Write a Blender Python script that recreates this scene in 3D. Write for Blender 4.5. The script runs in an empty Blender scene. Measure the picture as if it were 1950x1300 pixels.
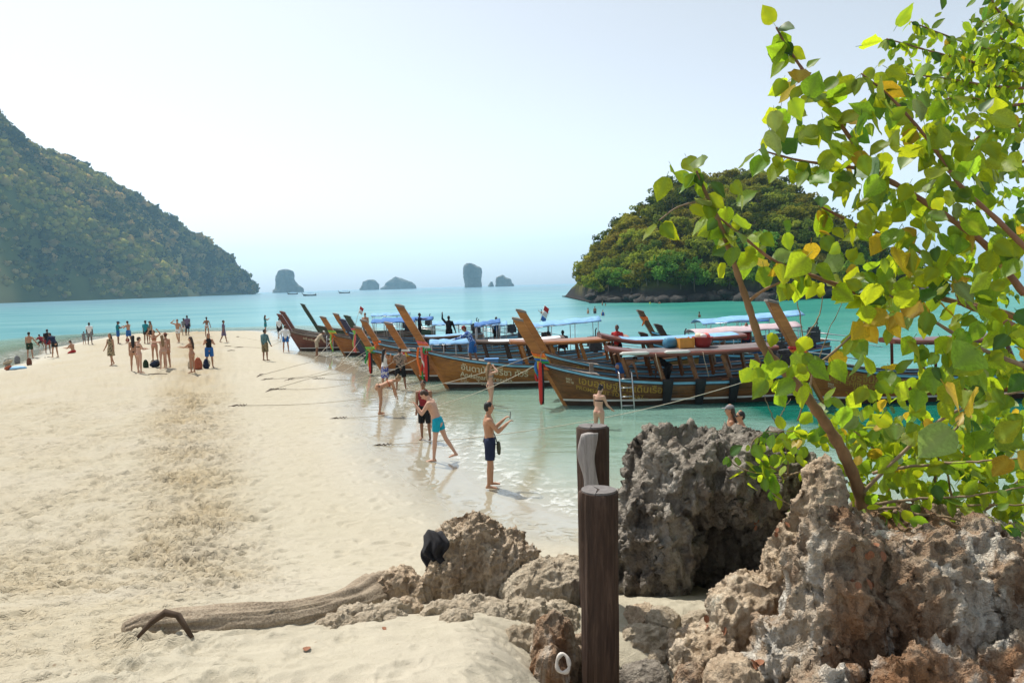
import bpy, bmesh, math, random
import numpy as np
from mathutils import Vector, Matrix

R = math.radians
scene = bpy.context.scene
COL = scene.collection

# ------------------------------------------------------------------ camera
CAM_H, FPX, PITCH, ROLL = 4.2, 1408.0, math.atan(108 / 1408.0), math.atan(0.0279)
_f = Vector((0, math.cos(PITCH), -math.sin(PITCH)))
_u0 = Vector((0, math.sin(PITCH), math.cos(PITCH)))
_r0 = Vector((1, 0, 0))
_r = _r0 * math.cos(ROLL) - _u0 * math.sin(ROLL)
_u = _r0 * math.sin(ROLL) + _u0 * math.cos(ROLL)
cam_data = bpy.data.cameras.new('camera')
cam = bpy.data.objects.new('camera', cam_data)
COL.objects.link(cam)
M = Matrix((_r, _u, -_f)).transposed().to_4x4()
M.translation = Vector((0, 0, CAM_H))
cam.matrix_world = M
cam_data.sensor_width = 36.0
cam_data.lens = 36.0 * FPX / 1950.0
cam_data.clip_start = 0.05
cam_data.clip_end = 20000
scene.camera = cam

# ------------------------------------------------------------------ light and sky
SUN_ELEV, SUN_AZ = R(60), R(-41)          # azimuth measured from +Y towards +X: the sun stands ahead, to the left
sun_dir = Vector((math.sin(SUN_AZ) * math.cos(SUN_ELEV), math.cos(SUN_AZ) * math.cos(SUN_ELEV), math.sin(SUN_ELEV)))
world = bpy.data.worlds.new('World')
scene.world = world
world.use_nodes = True
wn = world.node_tree
wn.nodes.clear()
sky = wn.nodes.new('ShaderNodeTexSky')
sky.sky_type = 'NISHITA'
sky.sun_disc = False
sky.sun_elevation = SUN_ELEV
sky.sun_rotation = SUN_AZ
sky.altitude = 0
sky.air_density = 0.6
sky.dust_density = 1.5
sky.ozone_density = 1.3
bg = wn.nodes.new('ShaderNodeBackground')
bg.inputs['Strength'].default_value = 0.146
wo = wn.nodes.new('ShaderNodeOutputWorld')
pale = wn.nodes.new('ShaderNodeHueSaturation')           # thin white overcast haze takes the blue out of the sky
pale.inputs['Hue'].default_value = 0.486
pale.inputs['Saturation'].default_value = 0.32
wn.links.new(sky.outputs[0], pale.inputs['Color'])
wn.links.new(pale.outputs[0], bg.inputs['Color'])
wn.links.new(bg.outputs[0], wo.inputs['Surface'])
sun_data = bpy.data.lights.new('sun', 'SUN')
sun_data.energy = 3.4
sun_data.angle = R(0.6)
sun_data.color = (1.0, 0.945, 0.845)
sun = bpy.data.objects.new('sun', sun_data)
sun.rotation_euler = sun_dir.to_track_quat('Z', 'Y').to_euler()
sun.location = (-20, 25, 40)
COL.objects.link(sun)
scene.view_settings.view_transform = 'Standard'
scene.view_settings.look = 'None'
scene.view_settings.exposure = 0.53
scene.view_settings.gamma = 1.0
scene.view_settings.use_curve_mapping = False
scene.render.engine = 'CYCLES'
cy = scene.cycles
cy.use_denoising = True
cy.max_bounces = 6
cy.diffuse_bounces = 2
cy.glossy_bounces = 3
cy.transmission_bounces = 4
cy.transparent_max_bounces = 8
cy.volume_bounces = 1
cy.caustics_reflective = False
cy.caustics_refractive = False
cy.sample_clamp_indirect = 6.0

# ------------------------------------------------------------------ small maths
def ray(u, v):
    return (_f + _r * ((u - 975) / FPX) + _u * ((650 - v) / FPX))

def at_z(u, v, z=0.0):
    d = ray(u, v)
    t = (z - CAM_H) / d.z
    return Vector((d.x * t, d.y * t, z))

def at_y(u, v, y):
    d = ray(u, v)
    t = y / d.y
    return Vector((d.x * t, y, CAM_H + d.z * t))

def sstep(a, b, x):
    t = np.clip((x - a) / (b - a), 0, 1)
    return t * t * (3 - 2 * t)

def _hash(ix, iy, iz, seed):
    h = (ix.astype(np.int64) * 374761393 + iy.astype(np.int64) * 668265263 + iz.astype(np.int64) * 2147483647 + seed * 974711) & 0xFFFFFFFF
    h = ((h ^ (h >> 13)) * 1274126177) & 0xFFFFFFFF
    h = ((h ^ (h >> 16)) * 2246822519) & 0xFFFFFFFF
    return (h ^ (h >> 15)) & 0xFFFFFFFF

def hash01(ix, iy, iz, seed=0):
    return _hash(ix, iy, iz, seed) / 4294967295.0

def vnoise(x, y, z, seed=0):
    """value noise, -1..1"""
    x = np.asarray(x, float); y = np.asarray(y, float); z = np.asarray(z, float) + np.zeros_like(x)
    ix, iy, iz = np.floor(x), np.floor(y), np.floor(z)
    fx, fy, fz = x - ix, y - iy, z - iz
    sx, sy, sz = (a * a * a * (a * (a * 6 - 15) + 10) for a in (fx, fy, fz))
    out = 0
    for dx in (0, 1):
        for dy in (0, 1):
            for dz in (0, 1):
                w = (sx if dx else 1 - sx) * (sy if dy else 1 - sy) * (sz if dz else 1 - sz)
                out = out + w * hash01(ix + dx, iy + dy, iz + dz, seed)
    return out * 2 - 1

def fbm(x, y, z=0.0, seed=0, octaves=4, lac=2.03, gain=0.5, ridged=False):
    a, s, n = 1.0, 0.0, 0.0
    x = np.asarray(x, float)
    for o in range(octaves):
        v = vnoise(x * lac ** o + 17.3 * o, np.asarray(y) * lac ** o + 9.1 * o, np.asarray(z) * lac ** o + 3.7 * o, seed + o)
        if ridged:
            v = 1 - 2 * np.abs(v)
        s = s + a * v
        n += a
        a *= gain
    return s / n

def worley2(x, y, seed=0):
    """nearest feature point of a jittered 2D grid: offset to it and its random id"""
    x = np.asarray(x, float); y = np.asarray(y, float)
    ix, iy = np.floor(x), np.floor(y)
    best = np.full(x.shape, 1e9); bx = np.zeros_like(x); by = np.zeros_like(x); bid = np.zeros_like(x)
    z = np.zeros_like(x)
    for dx in (-1, 0, 1):
        for dy in (-1, 0, 1):
            cx, cy_ = ix + dx, iy + dy
            px = cx + hash01(cx, cy_, z, seed); py = cy_ + hash01(cx, cy_, z, seed + 1)
            ox, oy = x - px, y - py
            d = ox * ox + oy * oy
            m = d < best
            best = np.where(m, d, best); bx = np.where(m, ox, bx); by = np.where(m, oy, by)
            bid = np.where(m, hash01(cx, cy_, z, seed + 2), bid)
    return bx, by, bid

def worley3(x, y, z, seed=0):
    ix, iy, iz = np.floor(x), np.floor(y), np.floor(z)
    f1 = np.full(x.shape, 1e9); f2 = np.full(x.shape, 1e9)
    for dx in (-1, 0, 1):
        for dy in (-1, 0, 1):
            for dz in (-1, 0, 1):
                cx, cy_, cz = ix + dx, iy + dy, iz + dz
                d = (x - cx - hash01(cx, cy_, cz, seed)) ** 2 + (y - cy_ - hash01(cx, cy_, cz, seed + 1)) ** 2 + (z - cz - hash01(cx, cy_, cz, seed + 2)) ** 2
                f2 = np.where(d < f1, f1, np.minimum(f2, d))
                f1 = np.minimum(f1, d)
    return np.sqrt(f1), np.sqrt(f2)

# ------------------------------------------------------------------ objects
def tag(o, label=None, cat=None, group=None, kind=None):
    if label: o['label'] = label
    if cat: o['category'] = cat
    if group: o['group'] = group
    if kind: o['kind'] = kind
    return o

def link(name, me, mat=None, parent=None, loc=None, rot=None, scale=None):
    o = bpy.data.objects.new(name, me)
    COL.objects.link(o)
    if mat is not None and me is not None and not me.materials:
        me.materials.append(mat)
    if parent is not None: o.parent = parent
    if loc is not None: o.location = loc
    if rot is not None: o.rotation_euler = rot
    if scale is not None: o.scale = scale if hasattr(scale, '__len__') else (scale,) * 3
    return o

def empty(name, loc=(0, 0, 0), rotz=0.0, scale=1.0):
    o = link(name, None, loc=loc, rot=(0, 0, rotz), scale=scale)
    o.empty_display_size = 0.2
    return o

def mesh(name, verts, faces, smooth=False):
    me = bpy.data.meshes.new(name)
    me.from_pydata([tuple(map(float, v)) for v in verts], [], faces)
    if smooth:
        me.polygons.foreach_set('use_smooth', np.ones(len(me.polygons), bool))
    me.update()
    return me

def grid_mesh(name, P, smooth=True, wrap=False):
    """P: (rows, cols, 3) array -> quad mesh"""
    n, m = P.shape[:2]
    idx = np.arange(n * m).reshape(n, m)
    if wrap:
        idx = np.concatenate([idx, idx[:, :1]], 1)
    q = np.stack([idx[:-1, :-1], idx[:-1, 1:], idx[1:, 1:], idx[1:, :-1]], -1).reshape(-1, 4)
    me = bpy.data.meshes.new(name)
    me.vertices.add(n * m)
    me.vertices.foreach_set('co', np.ascontiguousarray(P, np.float32).ravel())
    k = len(q)
    me.loops.add(k * 4); me.polygons.add(k)
    me.loops.foreach_set('vertex_index', q.ravel().astype(np.int32))
    me.polygons.foreach_set('loop_start', (np.arange(k) * 4).astype(np.int32))
    me.polygons.foreach_set('loop_total', np.full(k, 4, np.int32))
    me.polygons.foreach_set('use_smooth', np.full(k, smooth))
    me.update(); me.validate()
    return me

def tri_mesh(name, V, F, smooth=False):
    V = np.asarray(V, np.float32); F = np.asarray(F, np.int32)
    k, s = F.shape
    me = bpy.data.meshes.new(name)
    me.vertices.add(len(V)); me.vertices.foreach_set('co', V.ravel())
    me.loops.add(k * s); me.polygons.add(k)
    me.loops.foreach_set('vertex_index', F.ravel())
    me.polygons.foreach_set('loop_start', (np.arange(k) * s).astype(np.int32))
    me.polygons.foreach_set('loop_total', np.full(k, s, np.int32))
    me.polygons.foreach_set('use_smooth', np.full(k, smooth))
    me.update(); me.validate()
    return me

def fattr(me, name, vals):
    a = me.attributes.new(name, 'FLOAT', 'POINT')
    a.data.foreach_set('value', np.asarray(vals, np.float32).ravel())

class MB:
    """collects simple solids; build() makes ONE mesh object"""
    def __init__(s): s.v = []; s.f = []
    def add(s, verts, faces):
        b = len(s.v); s.v += [tuple(v) for v in verts]; s.f += [tuple(i + b for i in f) for f in faces]; return s
    def box(s, c, d, rot=None):
        c = Vector(c); hx, hy, hz = d[0] / 2, d[1] / 2, d[2] / 2
        vs = [Vector((x, y, z)) for x in (-hx, hx) for y in (-hy, hy) for z in (-hz, hz)]
        if rot is not None:
            vs = [rot @ v for v in vs]
        return s.add([c + v for v in vs], [(0, 1, 3, 2), (4, 6, 7, 5), (0, 4, 5, 1), (2, 3, 7, 6), (0, 2, 6, 4), (1, 5, 7, 3)])
    def beam(s, a, b, w, h, up=(0, 0, 1)):
        a, b = Vector(a), Vector(b); d = (b - a).normalized(); side = d.cross(Vector(up))
        if side.length < 1e-4: side = d.cross(Vector((1, 0, 0)))
        side.normalize(); n = side.cross(d)
        vs = [p + side * sx * w / 2 + n * sz * h / 2 for p in (a, b) for sx in (-1, 1) for sz in (-1, 1)]
        return s.add(vs, [(0, 1, 3, 2), (4, 6, 7, 5), (0, 4, 5, 1), (2, 3, 7, 6), (0, 2, 6, 4), (1, 5, 7, 3)])
    def tube(s, pts, rad, n=8, cap=True, flat=None):
        pts = [Vector(p) for p in pts]
        rads = rad if hasattr(rad, '__len__') else [rad] * len(pts)
        base = len(s.v); ref = None
        for i, p in enumerate(pts):
            d = (pts[min(i + 1, len(pts) - 1)] - pts[max(i - 1, 0)]).normalized()
            if ref is None:
                ref = d.cross(Vector((0, 0, 1)))
                if ref.length < 1e-3: ref = d.cross(Vector((1, 0, 0)))
                ref.normalize()
            ref = (ref - d * ref.dot(d)).normalized()
            b = d.cross(ref)
            for k in range(n):
                a = 2 * math.pi * k / n
                s.v.append(tuple(p + (ref * math.cos(a) + b * math.sin(a)) * rads[i]))
        for i in range(len(pts) - 1):
            for k in range(n):
                a0 = base + i * n + k; a1 = base + i * n + (k + 1) % n
                s.f.append((a0, a1, a1 + n, a0 + n))
        if cap:
            s.f.append(tuple(base + k for k in reversed(range(n))))
            e = base + (len(pts) - 1) * n
            s.f.append(tuple(e + k for k in range(n)))
        return s
    def lathe(s, prof, c=(0, 0, 0), n=16, sx=1.0, sy=1.0):
        """prof: [(r, z)]"""
        base = len(s.v); c = Vector(c)
        for r_, z in prof:
            for k in range(n):
                a = 2 * math.pi * k / n
                s.v.append((c.x + r_ * math.cos(a) * sx, c.y + r_ * math.sin(a) * sy, c.z + z))
        for i in range(len(prof) - 1):
            for k in range(n):
                a0 = base + i * n + k; a1 = base + i * n + (k + 1) % n
                s.f.append((a0, a1, a1 + n, a0 + n))
        s.f.append(tuple(base + k for k in reversed(range(n))))
        e = base + (len(prof) - 1) * n
        s.f.append(tuple(e + k for k in range(n)))
        return s
    def mesh(s, name, smooth=False): return mesh(name, s.v, s.f, smooth)
    def build(s, name, mat, parent=None, smooth=False, **k):
        return link(name, s.mesh(name, smooth), mat, parent, **k)

# ------------------------------------------------------------------ materials
MATS = {}
def nodes(name):
    m = bpy.data.materials.new(name); m.use_nodes = True
    nt = m.node_tree; nt.nodes.clear()
    out = nt.nodes.new('ShaderNodeOutputMaterial')
    return m, nt, out

def N(nt, typ, **kw):
    n = nt.nodes.new(typ)
    for k, v in kw.items():
        if k.startswith('i_'):
            n.inputs[k[2:].replace('_', ' ')].default_value = v
        else:
            setattr(n, k, v)
    return n

def ramp(nt, fac, stops, interp='LINEAR'):
    r_ = nt.nodes.new('ShaderNodeValToRGB')
    r_.color_ramp.interpolation = interp
    el = r_.color_ramp.elements
    while len(el) < len(stops): el.new(0.5)
    for e, (p, c) in zip(el, stops):
        e.position = p
        e.color = (*c, 1) if len(c) == 3 else c
    nt.links.new(fac, r_.inputs[0])
    return r_.outputs[0]

def mix(nt, a, b, fac, mode='MIX'):
    m = nt.nodes.new('ShaderNodeMix'); m.data_type = 'RGBA'; m.blend_type = mode
    for sock, val in ((m.inputs[0], fac), (m.inputs[6], a), (m.inputs[7], b)):
        if hasattr(val, 'links'): nt.links.new(val, sock)
        elif hasattr(val, '__len__'): sock.default_value = (*val, 1) if len(val) == 3 else val
        else: sock.default_value = val
    return m.outputs[2]

def math_(nt, op, a, b=0.0, c=None):
    m = nt.nodes.new('ShaderNodeMath'); m.operation = op
    for i, val in enumerate((a, b) if c is None else (a, b, c)):
        if hasattr(val, 'links'): nt.links.new(val, m.inputs[i])
        else: m.inputs[i].default_value = val
    return m.outputs[0]

def coords(nt, kind='Object', scale=(1, 1, 1), rot=(0, 0, 0)):
    t = nt.nodes.new('ShaderNodeTexCoord'); mp = nt.nodes.new('ShaderNodeMapping')
    mp.inputs['Scale'].default_value = scale; mp.inputs['Rotation'].default_value = rot
    nt.links.new(t.outputs[kind], mp.inputs[0])
    return mp.outputs[0]

def noise(nt, vec, scale, detail=3, rough=0.55, dist=0.0):
    n = N(nt, 'ShaderNodeTexNoise'); n.inputs['Scale'].default_value = scale
    n.inputs['Detail'].default_value = detail; n.inputs['Roughness'].default_value = rough
    n.inputs['Distortion'].default_value = dist
    nt.links.new(vec, n.inputs['Vector'])
    return n.outputs['Fac']

def bump(nt, h, strength, dist=0.02, normal=None):
    b = nt.nodes.new('ShaderNodeBump'); b.inputs['Strength'].default_value = strength; b.inputs['Distance'].default_value = dist
    nt.links.new(h, b.inputs['Height'])
    if normal is not None: nt.links.new(normal, b.inputs['Normal'])
    return b.outputs[0]

def plain(name, col, rough=0.6, var=0.15, scale=6.0, stretch=(1, 1, 1), bmp=0.0, spec=0.4, metal=0.0, rand=0.0):
    """principled with a noise-driven tone variation"""
    if name in MATS: return MATS[name]
    m, nt, out = nodes(name)
    p = N(nt, 'ShaderNodeBsdfPrincipled')
    v = coords(nt, 'Object', stretch)
    n = noise(nt, v, scale, 4, 0.6)
    lo = tuple(max(0, c * (1 - var)) for c in col); hi = tuple(min(1, c * (1 + var)) for c in col)
    c = ramp(nt, n, [(0.3, lo), (0.7, hi)])
    if rand:
        oi = N(nt, 'ShaderNodeObjectInfo')
        hs = N(nt, 'ShaderNodeHueSaturation')
        nt.links.new(c, hs.inputs['Color'])
        nt.links.new(math_(nt, 'MULTIPLY_ADD', oi.outputs['Random'], 2 * rand, 1 - rand), hs.inputs['Value'])
        c = hs.outputs[0]
    nt.links.new(c, p.inputs['Base Color'])
    p.inputs['Roughness'].default_value = rough
    p.inputs['Specular IOR Level'].default_value = spec
    p.inputs['Metallic'].default_value = metal
    if bmp:
        nt.links.new(bump(nt, n, bmp, 0.01), p.inputs['Normal'])
    nt.links.new(p.outputs[0], out.inputs[0])
    MATS[name] = m
    return m

# remeshed bodies are collected here and baked in one pass
REMESH = []
def remesh_later(o, voxel, smooth_iter=2, post=None):
    md = o.modifiers.new('remesh', 'REMESH'); md.mode = 'VOXEL'; md.voxel_size = voxel; md.use_smooth_shade = True
    if smooth_iter:
        sm = o.modifiers.new('smooth', 'SMOOTH'); sm.factor = 0.5; sm.iterations = smooth_iter
    REMESH.append((o, post))

def bake_remesh():
    dg = bpy.context.evaluated_depsgraph_get()
    dg.update()
    done = []
    for o, post in REMESH:
        me = bpy.data.meshes.new_from_object(o.evaluated_get(dg))
        done.append((o, me, post))
    for o, me, post in done:
        mats = [m for m in o.data.materials]
        o.modifiers.clear()
        old = o.data; nm = old.name
        o.data = me
        bpy.data.meshes.remove(old)
        me.name = nm
        if not me.materials:
            for m in mats: me.materials.append(m)
        if post: post(o)
    REMESH.clear()

def get_co(me):
    a = np.empty(len(me.vertices) * 3, np.float32); me.vertices.foreach_get('co', a); return a.reshape(-1, 3).astype(float)
def get_no(me):
    a = np.empty(len(me.vertices) * 3, np.float32); me.vertex_normals.foreach_get('vector', a); return a.reshape(-1, 3).astype(float)
def set_co(me, P):
    me.vertices.foreach_set('co', np.ascontiguousarray(P, np.float32).ravel()); me.update()
# ================================================================== SETTING: sand, water, islands
SHORE_PX = [(-420, 790), (-200, 738), (0, 697), (60, 668), (130, 653), (200, 641), (300, 635), (430, 631.5), (500, 630), (540, 633),
            (560, 646), (588, 668), (640, 688), (700, 712), (722, 737), (742, 768), (768, 803), (800, 832), (840, 868), (885, 908),
            (940, 940), (1010, 962), (1090, 985)]
SHORE = [tuple(at_z(u, v)[:2]) for u, v in SHORE_PX] + [(2.6, 12.6), (5, 11.6), (9, 10.4), (16, 9.5), (40, 6), (80, -60), (-120, -60), (-70, 10)]
SHORE = np.array(SHORE)

def shore_dist(x, y):
    """signed distance to the shoreline, positive on land"""
    x = np.asarray(x, float); y = np.asarray(y, float)
    best = np.full(x.shape, 1e18); inside = np.zeros(x.shape, bool)
    n = len(SHORE)
    for i in range(n):
        ax, ay = SHORE[i]; bx, by = SHORE[(i + 1) % n]
        dx, dy = bx - ax, by - ay
        t = np.clip(((x - ax) * dx + (y - ay) * dy) / (dx * dx + dy * dy), 0, 1)
        best = np.minimum(best, (x - ax - t * dx) ** 2 + (y - ay - t * dy) ** 2)
        if dy != 0:
            c = ((ay > y) != (by > y)) & (x < dx * (y - ay) / dy + ax)
            inside ^= c
    d = np.sqrt(best)
    return np.where(inside, d, -d)

def base_h(x, y):
    """large shape of the beach; also gives the seabed"""
    x = np.asarray(x, float); y = np.asarray(y, float)
    d = shore_dist(x, y) + 0.25 * vnoise(x * 0.35, y * 0.35, 0, 5) * sstep(60, 10, np.abs(y))
    land = 0.80 * (1 - np.exp(-np.maximum(d, 0) / 8.0)) 
    sea = -0.038 * np.maximum(-d, 0) - 0.85 * sstep(7.5, 13, -d + 1.2 * vnoise(x * 0.3, y * 0.5, 0, 6))
    h = np.where(d > 0, land, np.maximum(sea, -4))
    hill = 1.72 * sstep(11.5, 2.2, y) * sstep(0.0, 3.0, d)
    dip = 0.50 * sstep(5.8, 4.6, y) * sstep(-0.35, 0.45, x)       # the ground falls away between the rocks
    return h + hill - dip

def trample(x, y):
    """how much the dry sand is churned by feet"""
    xc = -3.6 - 0.43 * (y - 7.6)
    w = 0.80 + 0.034 * y
    n = 0.85 + 0.40 * fbm(x * 1.3, y * 0.8, 0, 8, 3)
    band = np.exp(-((x - xc) / w) ** 2)
    left = sstep(0.6, -1.2, (x - xc) / w) * (0.36 + 0.3 * sstep(14, 7, y))
    near = sstep(6.8, 5.2, y) * 0.34
    wet = sstep(2.2, 5.0, shore_dist(x, y))
    return np.clip(np.maximum(np.maximum(band * 0.85, left), near) * n, 0.05, 1.0) * wet

def fine_h(x, y, r):
    t = trample(x, y)
    land = sstep(0.0, 1.5, shore_dist(x, y))
    h = 0.020 * fbm(x * 0.9, y * 0.9, 0, 21, 3) * (0.2 + t) 
    # footprints: soft elongated dents with raised rims, at two sizes
    for sc, seed, amp in ((2.7, 31, 0.100), (4.4, 41, 0.080), (7.2, 51, 0.045)):
        wx = x + 0.10 * vnoise(x * 2.2, y * 2.2, 0, seed + 7); wy = y + 0.10 * vnoise(x * 2.2, y * 2.2, 0, seed + 8)
        bx, by, bid = worley2(wx * sc, wy * sc, seed)
        a = bid * 6.283
        ex = bx * np.cos(a) + by * np.sin(a); ey = -bx * np.sin(a) + by * np.cos(a)
        q = np.sqrt((ex / 0.50) ** 2 + (ey / 0.27) ** 2)
        dent = -np.exp(-q ** 3) + 0.55 * np.exp(-((q - 1.40) / 0.38) ** 2)
        on = (bid * 7.7) % 1.0 < (0.22 + 0.75 * t)
        h = h + amp * dent * on * (0.20 + 0.80 * t) * (0.5 + bid) * (0.38 + 0.62 * sstep(5.5, 9.5, y))
    near = sstep(6.4, 5.3, y)
    h = h + near * 0.030 * fbm(x * 2.4, y * 3.8, 0, 61, 3)
    h = h + 0.006 * fbm(x * 9, y * 9, 0, 71, 2) * t
    return h * land

_gx, _gy = np.arange(-75, 75.01, 0.25), np.arange(-1, 110.01, 0.25)
_GX, _GY = np.meshgrid(_gx, _gy, indexing='ij')
_GH = base_h(_GX, _GY).tolist()
def ground(x, y):
    a = min(max((x + 75) * 4, 0), 598.9); b = min(max((y + 1) * 4, 0), 442.9)
    i, j = int(a), int(b); fa, fb = a - i, b - j
    return (_GH[i][j] * (1 - fa) + _GH[i + 1][j] * fa) * (1 - fb) + (_GH[i][j + 1] * (1 - fa) + _GH[i + 1][j + 1] * fa) * fb

def on_ground(u, v):
    """walk the ray through a pixel to the sand (or to the water's surface)"""
    d = ray(u, v); t = 2.0
    while t < 400:
        p = Vector((0, 0, CAM_H)) + d * t
        if p.z <= max(ground(p.x, p.y), 0.0): return p
        t += 0.02 + t * 0.002
    return at_z(u, v)

# ---- sand sheet (polar grid: fine near the viewer, coarse far off)
def polar(r0, r1, nr, a_edges):
    rr = r0 * (r1 / r0) ** np.linspace(0, 1, nr)
    A, RR = np.meshgrid(a_edges, rr)
    return np.sin(A) * RR, np.cos(A) * RR, RR

ang = np.concatenate([np.linspace(R(-85), R(-42), 40)[:-1], np.linspace(R(-42), R(42), 560), np.linspace(R(42), R(85), 40)[1:]])
X, Y, RR = polar(1.6, 30, 690, ang)
X2, Y2, RR2 = polar(30.2, 260, 70, ang)
X, Y, RR = np.concatenate([X, X2]), np.concatenate([Y, Y2]), np.concatenate([RR, RR2])
H = base_h(X, Y)
H = H + fine_h(X, Y, RR)
sand_me = grid_mesh('sand', np.stack([X, Y, H], -1))
fattr(sand_me, 'trample', trample(X, Y)); fattr(sand_me, 'churn', trample(X, Y) * np.maximum(sstep(5.6, 7.5, Y), 0.8 * sstep(-1.6, -3.2, X)))
fattr(sand_me, 'shore', shore_dist(X, Y) + 0.5 * fbm(X * 0.5, Y * 0.5, 0, 91, 3))

def sand_material():
    m, nt, out = nodes('sand')
    p = N(nt, 'ShaderNodeBsdfPrincipled')
    v = coords(nt, 'Object')
    big = noise(nt, v, 0.35, 4, 0.6); mid = noise(nt, v, 4.0, 5, 0.65); grain = noise(nt, v, 160, 2, 0.6)
    tr = N(nt, 'ShaderNodeAttribute', attribute_name='trample').outputs['Fac']
    sh = N(nt, 'ShaderNodeAttribute', attribute_name='shore').outputs['Fac']
    ch = N(nt, 'ShaderNodeAttribute', attribute_name='churn').outputs['Fac']
    packed = (0.490, 0.446, 0.345); churned = (0.450, 0.362, 0.225)
    c = mix(nt, packed, churned, ramp(nt, math_(nt, 'MULTIPLY', ch, math_(nt, 'ADD', mid, 0.35)), [(0.15, (0, 0, 0)), (0.80, (1, 1, 1))]))
    c = mix(nt, c, (0.505, 0.458, 0.372), ramp(nt, big, [(0.45, (0, 0, 0)), (0.72, (0.7, 0.7, 0.7))]))
    c = mix(nt, c, ramp(nt, mid, [(0.3, (0.80, 0.79, 0.77)), (0.7, (1.0, 1.0, 1.0))]), 0.6, 'MULTIPLY')
    c = mix(nt, c, ramp(nt, grain, [(0.3, (0.80, 0.79, 0.76)), (0.65, (1, 1, 1))]), 0.7, 'MULTIPLY')
    # bits of shell and dark debris
    vo = N(nt, 'ShaderNodeTexVoronoi', feature='F1'); vo.inputs['Scale'].default_value = 5.5; vo.inputs['Randomness'].default_value = 1.0
    nt.links.new(v, vo.inputs['Vector'])
    speck = ramp(nt, vo.outputs['Distance'], [(0.035, (1, 1, 1)), (0.075, (0, 0, 0))])
    c = mix(nt, c, (0.20, 0.14, 0.09), math_(nt, 'MULTIPLY', speck, 0.75))
    # wet rim by the water
    wet = ramp(nt, math_(nt, 'ADD', sh, math_(nt, 'MULTIPLY', big, 1.2)), [(0.0, (1, 1, 1)), (0.28, (1, 1, 1)), (0.62, (0, 0, 0))])
    wetn = nt.nodes[-1]
    sc = N(nt, 'ShaderNodeMapRange'); sc.inputs['From Min'].default_value = 1.3; sc.inputs['From Max'].default_value = 3.4
    sc.inputs['To Min'].default_value = 1.0; sc.inputs['To Max'].default_value = 0.0
    nt.links.new(math_(nt, 'ADD', sh, math_(nt, 'MULTIPLY', big, 0.6)), sc.inputs['Value'])
    wet = sc.outputs[0]
    c = mix(nt, c, mix(nt, c, (0.78, 0.79, 0.77), 1.0, 'MULTIPLY'), wet)
    nt.links.new(c, p.inputs['Base Color'])
    rg = N(nt, 'ShaderNodeMapRange'); rg.inputs['To Min'].default_value = 0.92; rg.inputs['To Max'].default_value = 0.09
    nt.links.new(wet, rg.inputs['Value'])
    nt.links.new(rg.outputs[0], p.inputs['Roughness'])
    sp_ = N(nt, 'ShaderNodeMapRange'); sp_.inputs['To Min'].default_value = 0.3; sp_.inputs['To Max'].default_value = 0.75
    nt.links.new(wet, sp_.inputs['Value']); nt.links.new(sp_.outputs[0], p.inputs['Specular IOR Level'])
    dent = noise(nt, v, 8.5, 3, 0.75, 0.8)
    dent = math_(nt, 'MULTIPLY', ramp(nt, dent, [(0.34, (0, 0, 0)), (0.52, (1, 1, 1))]), math_(nt, 'MULTIPLY_ADD', ch, 1.25, 0.14))
    hb = math_(nt, 'ADD', math_(nt, 'ADD', math_(nt, 'MULTIPLY', grain, 0.25), mid), dent)
    b = nt.nodes.new('ShaderNodeBump'); b.inputs['Distance'].default_value = 0.03
    nt.links.new(hb, b.inputs['Height'])
    st = N(nt, 'ShaderNodeMapRange'); st.inputs['To Min'].default_value = 0.8; st.inputs['To Max'].default_value = 0.03
    nt.links.new(wet, st.inputs['Value'])
    nt.links.new(st.outputs[0], b.inputs['Strength'])
    nt.links.new(b.outputs[0], p.inputs['Normal'])
    nt.links.new(p.outputs[0], out.inputs[0])
    return m
sand = link('sand', sand_me, sand_material())
tag(sand, 'pale trampled sand of the beach spit and shallow seabed', kind='structure')

# ---- water
aw = np.concatenate([np.linspace(R(-88), R(-42), 40)[:-1], np.linspace(R(-42), R(42), 420), np.linspace(R(42), R(88), 40)[1:]])
X, Y, RR = polar(7.0, 4500, 420, aw)
D = -shore_dist(X, Y)
depth = -base_h(X, Y)
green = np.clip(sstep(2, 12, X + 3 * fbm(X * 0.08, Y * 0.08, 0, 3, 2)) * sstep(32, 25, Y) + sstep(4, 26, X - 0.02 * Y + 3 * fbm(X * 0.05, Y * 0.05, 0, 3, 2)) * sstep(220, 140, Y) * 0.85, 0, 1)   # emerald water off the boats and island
wave = 0.022 * vnoise(X * 0.55 + Y * 0.2, Y * 1.5, 0, 111) * sstep(0.02, 0.5, depth) * sstep(160, 40, RR)
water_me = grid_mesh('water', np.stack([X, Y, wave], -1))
fattr(water_me, 'depth', depth); fattr(water_me, 'deep', sstep(1, 7, X) * sstep(34, 29, Y)); fattr(water_me, 'green', green); fattr(water_me, 'far', sstep(60, 700, RR))  # deep masks the boats' shadow and reflection painted into the water, not depth

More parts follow.
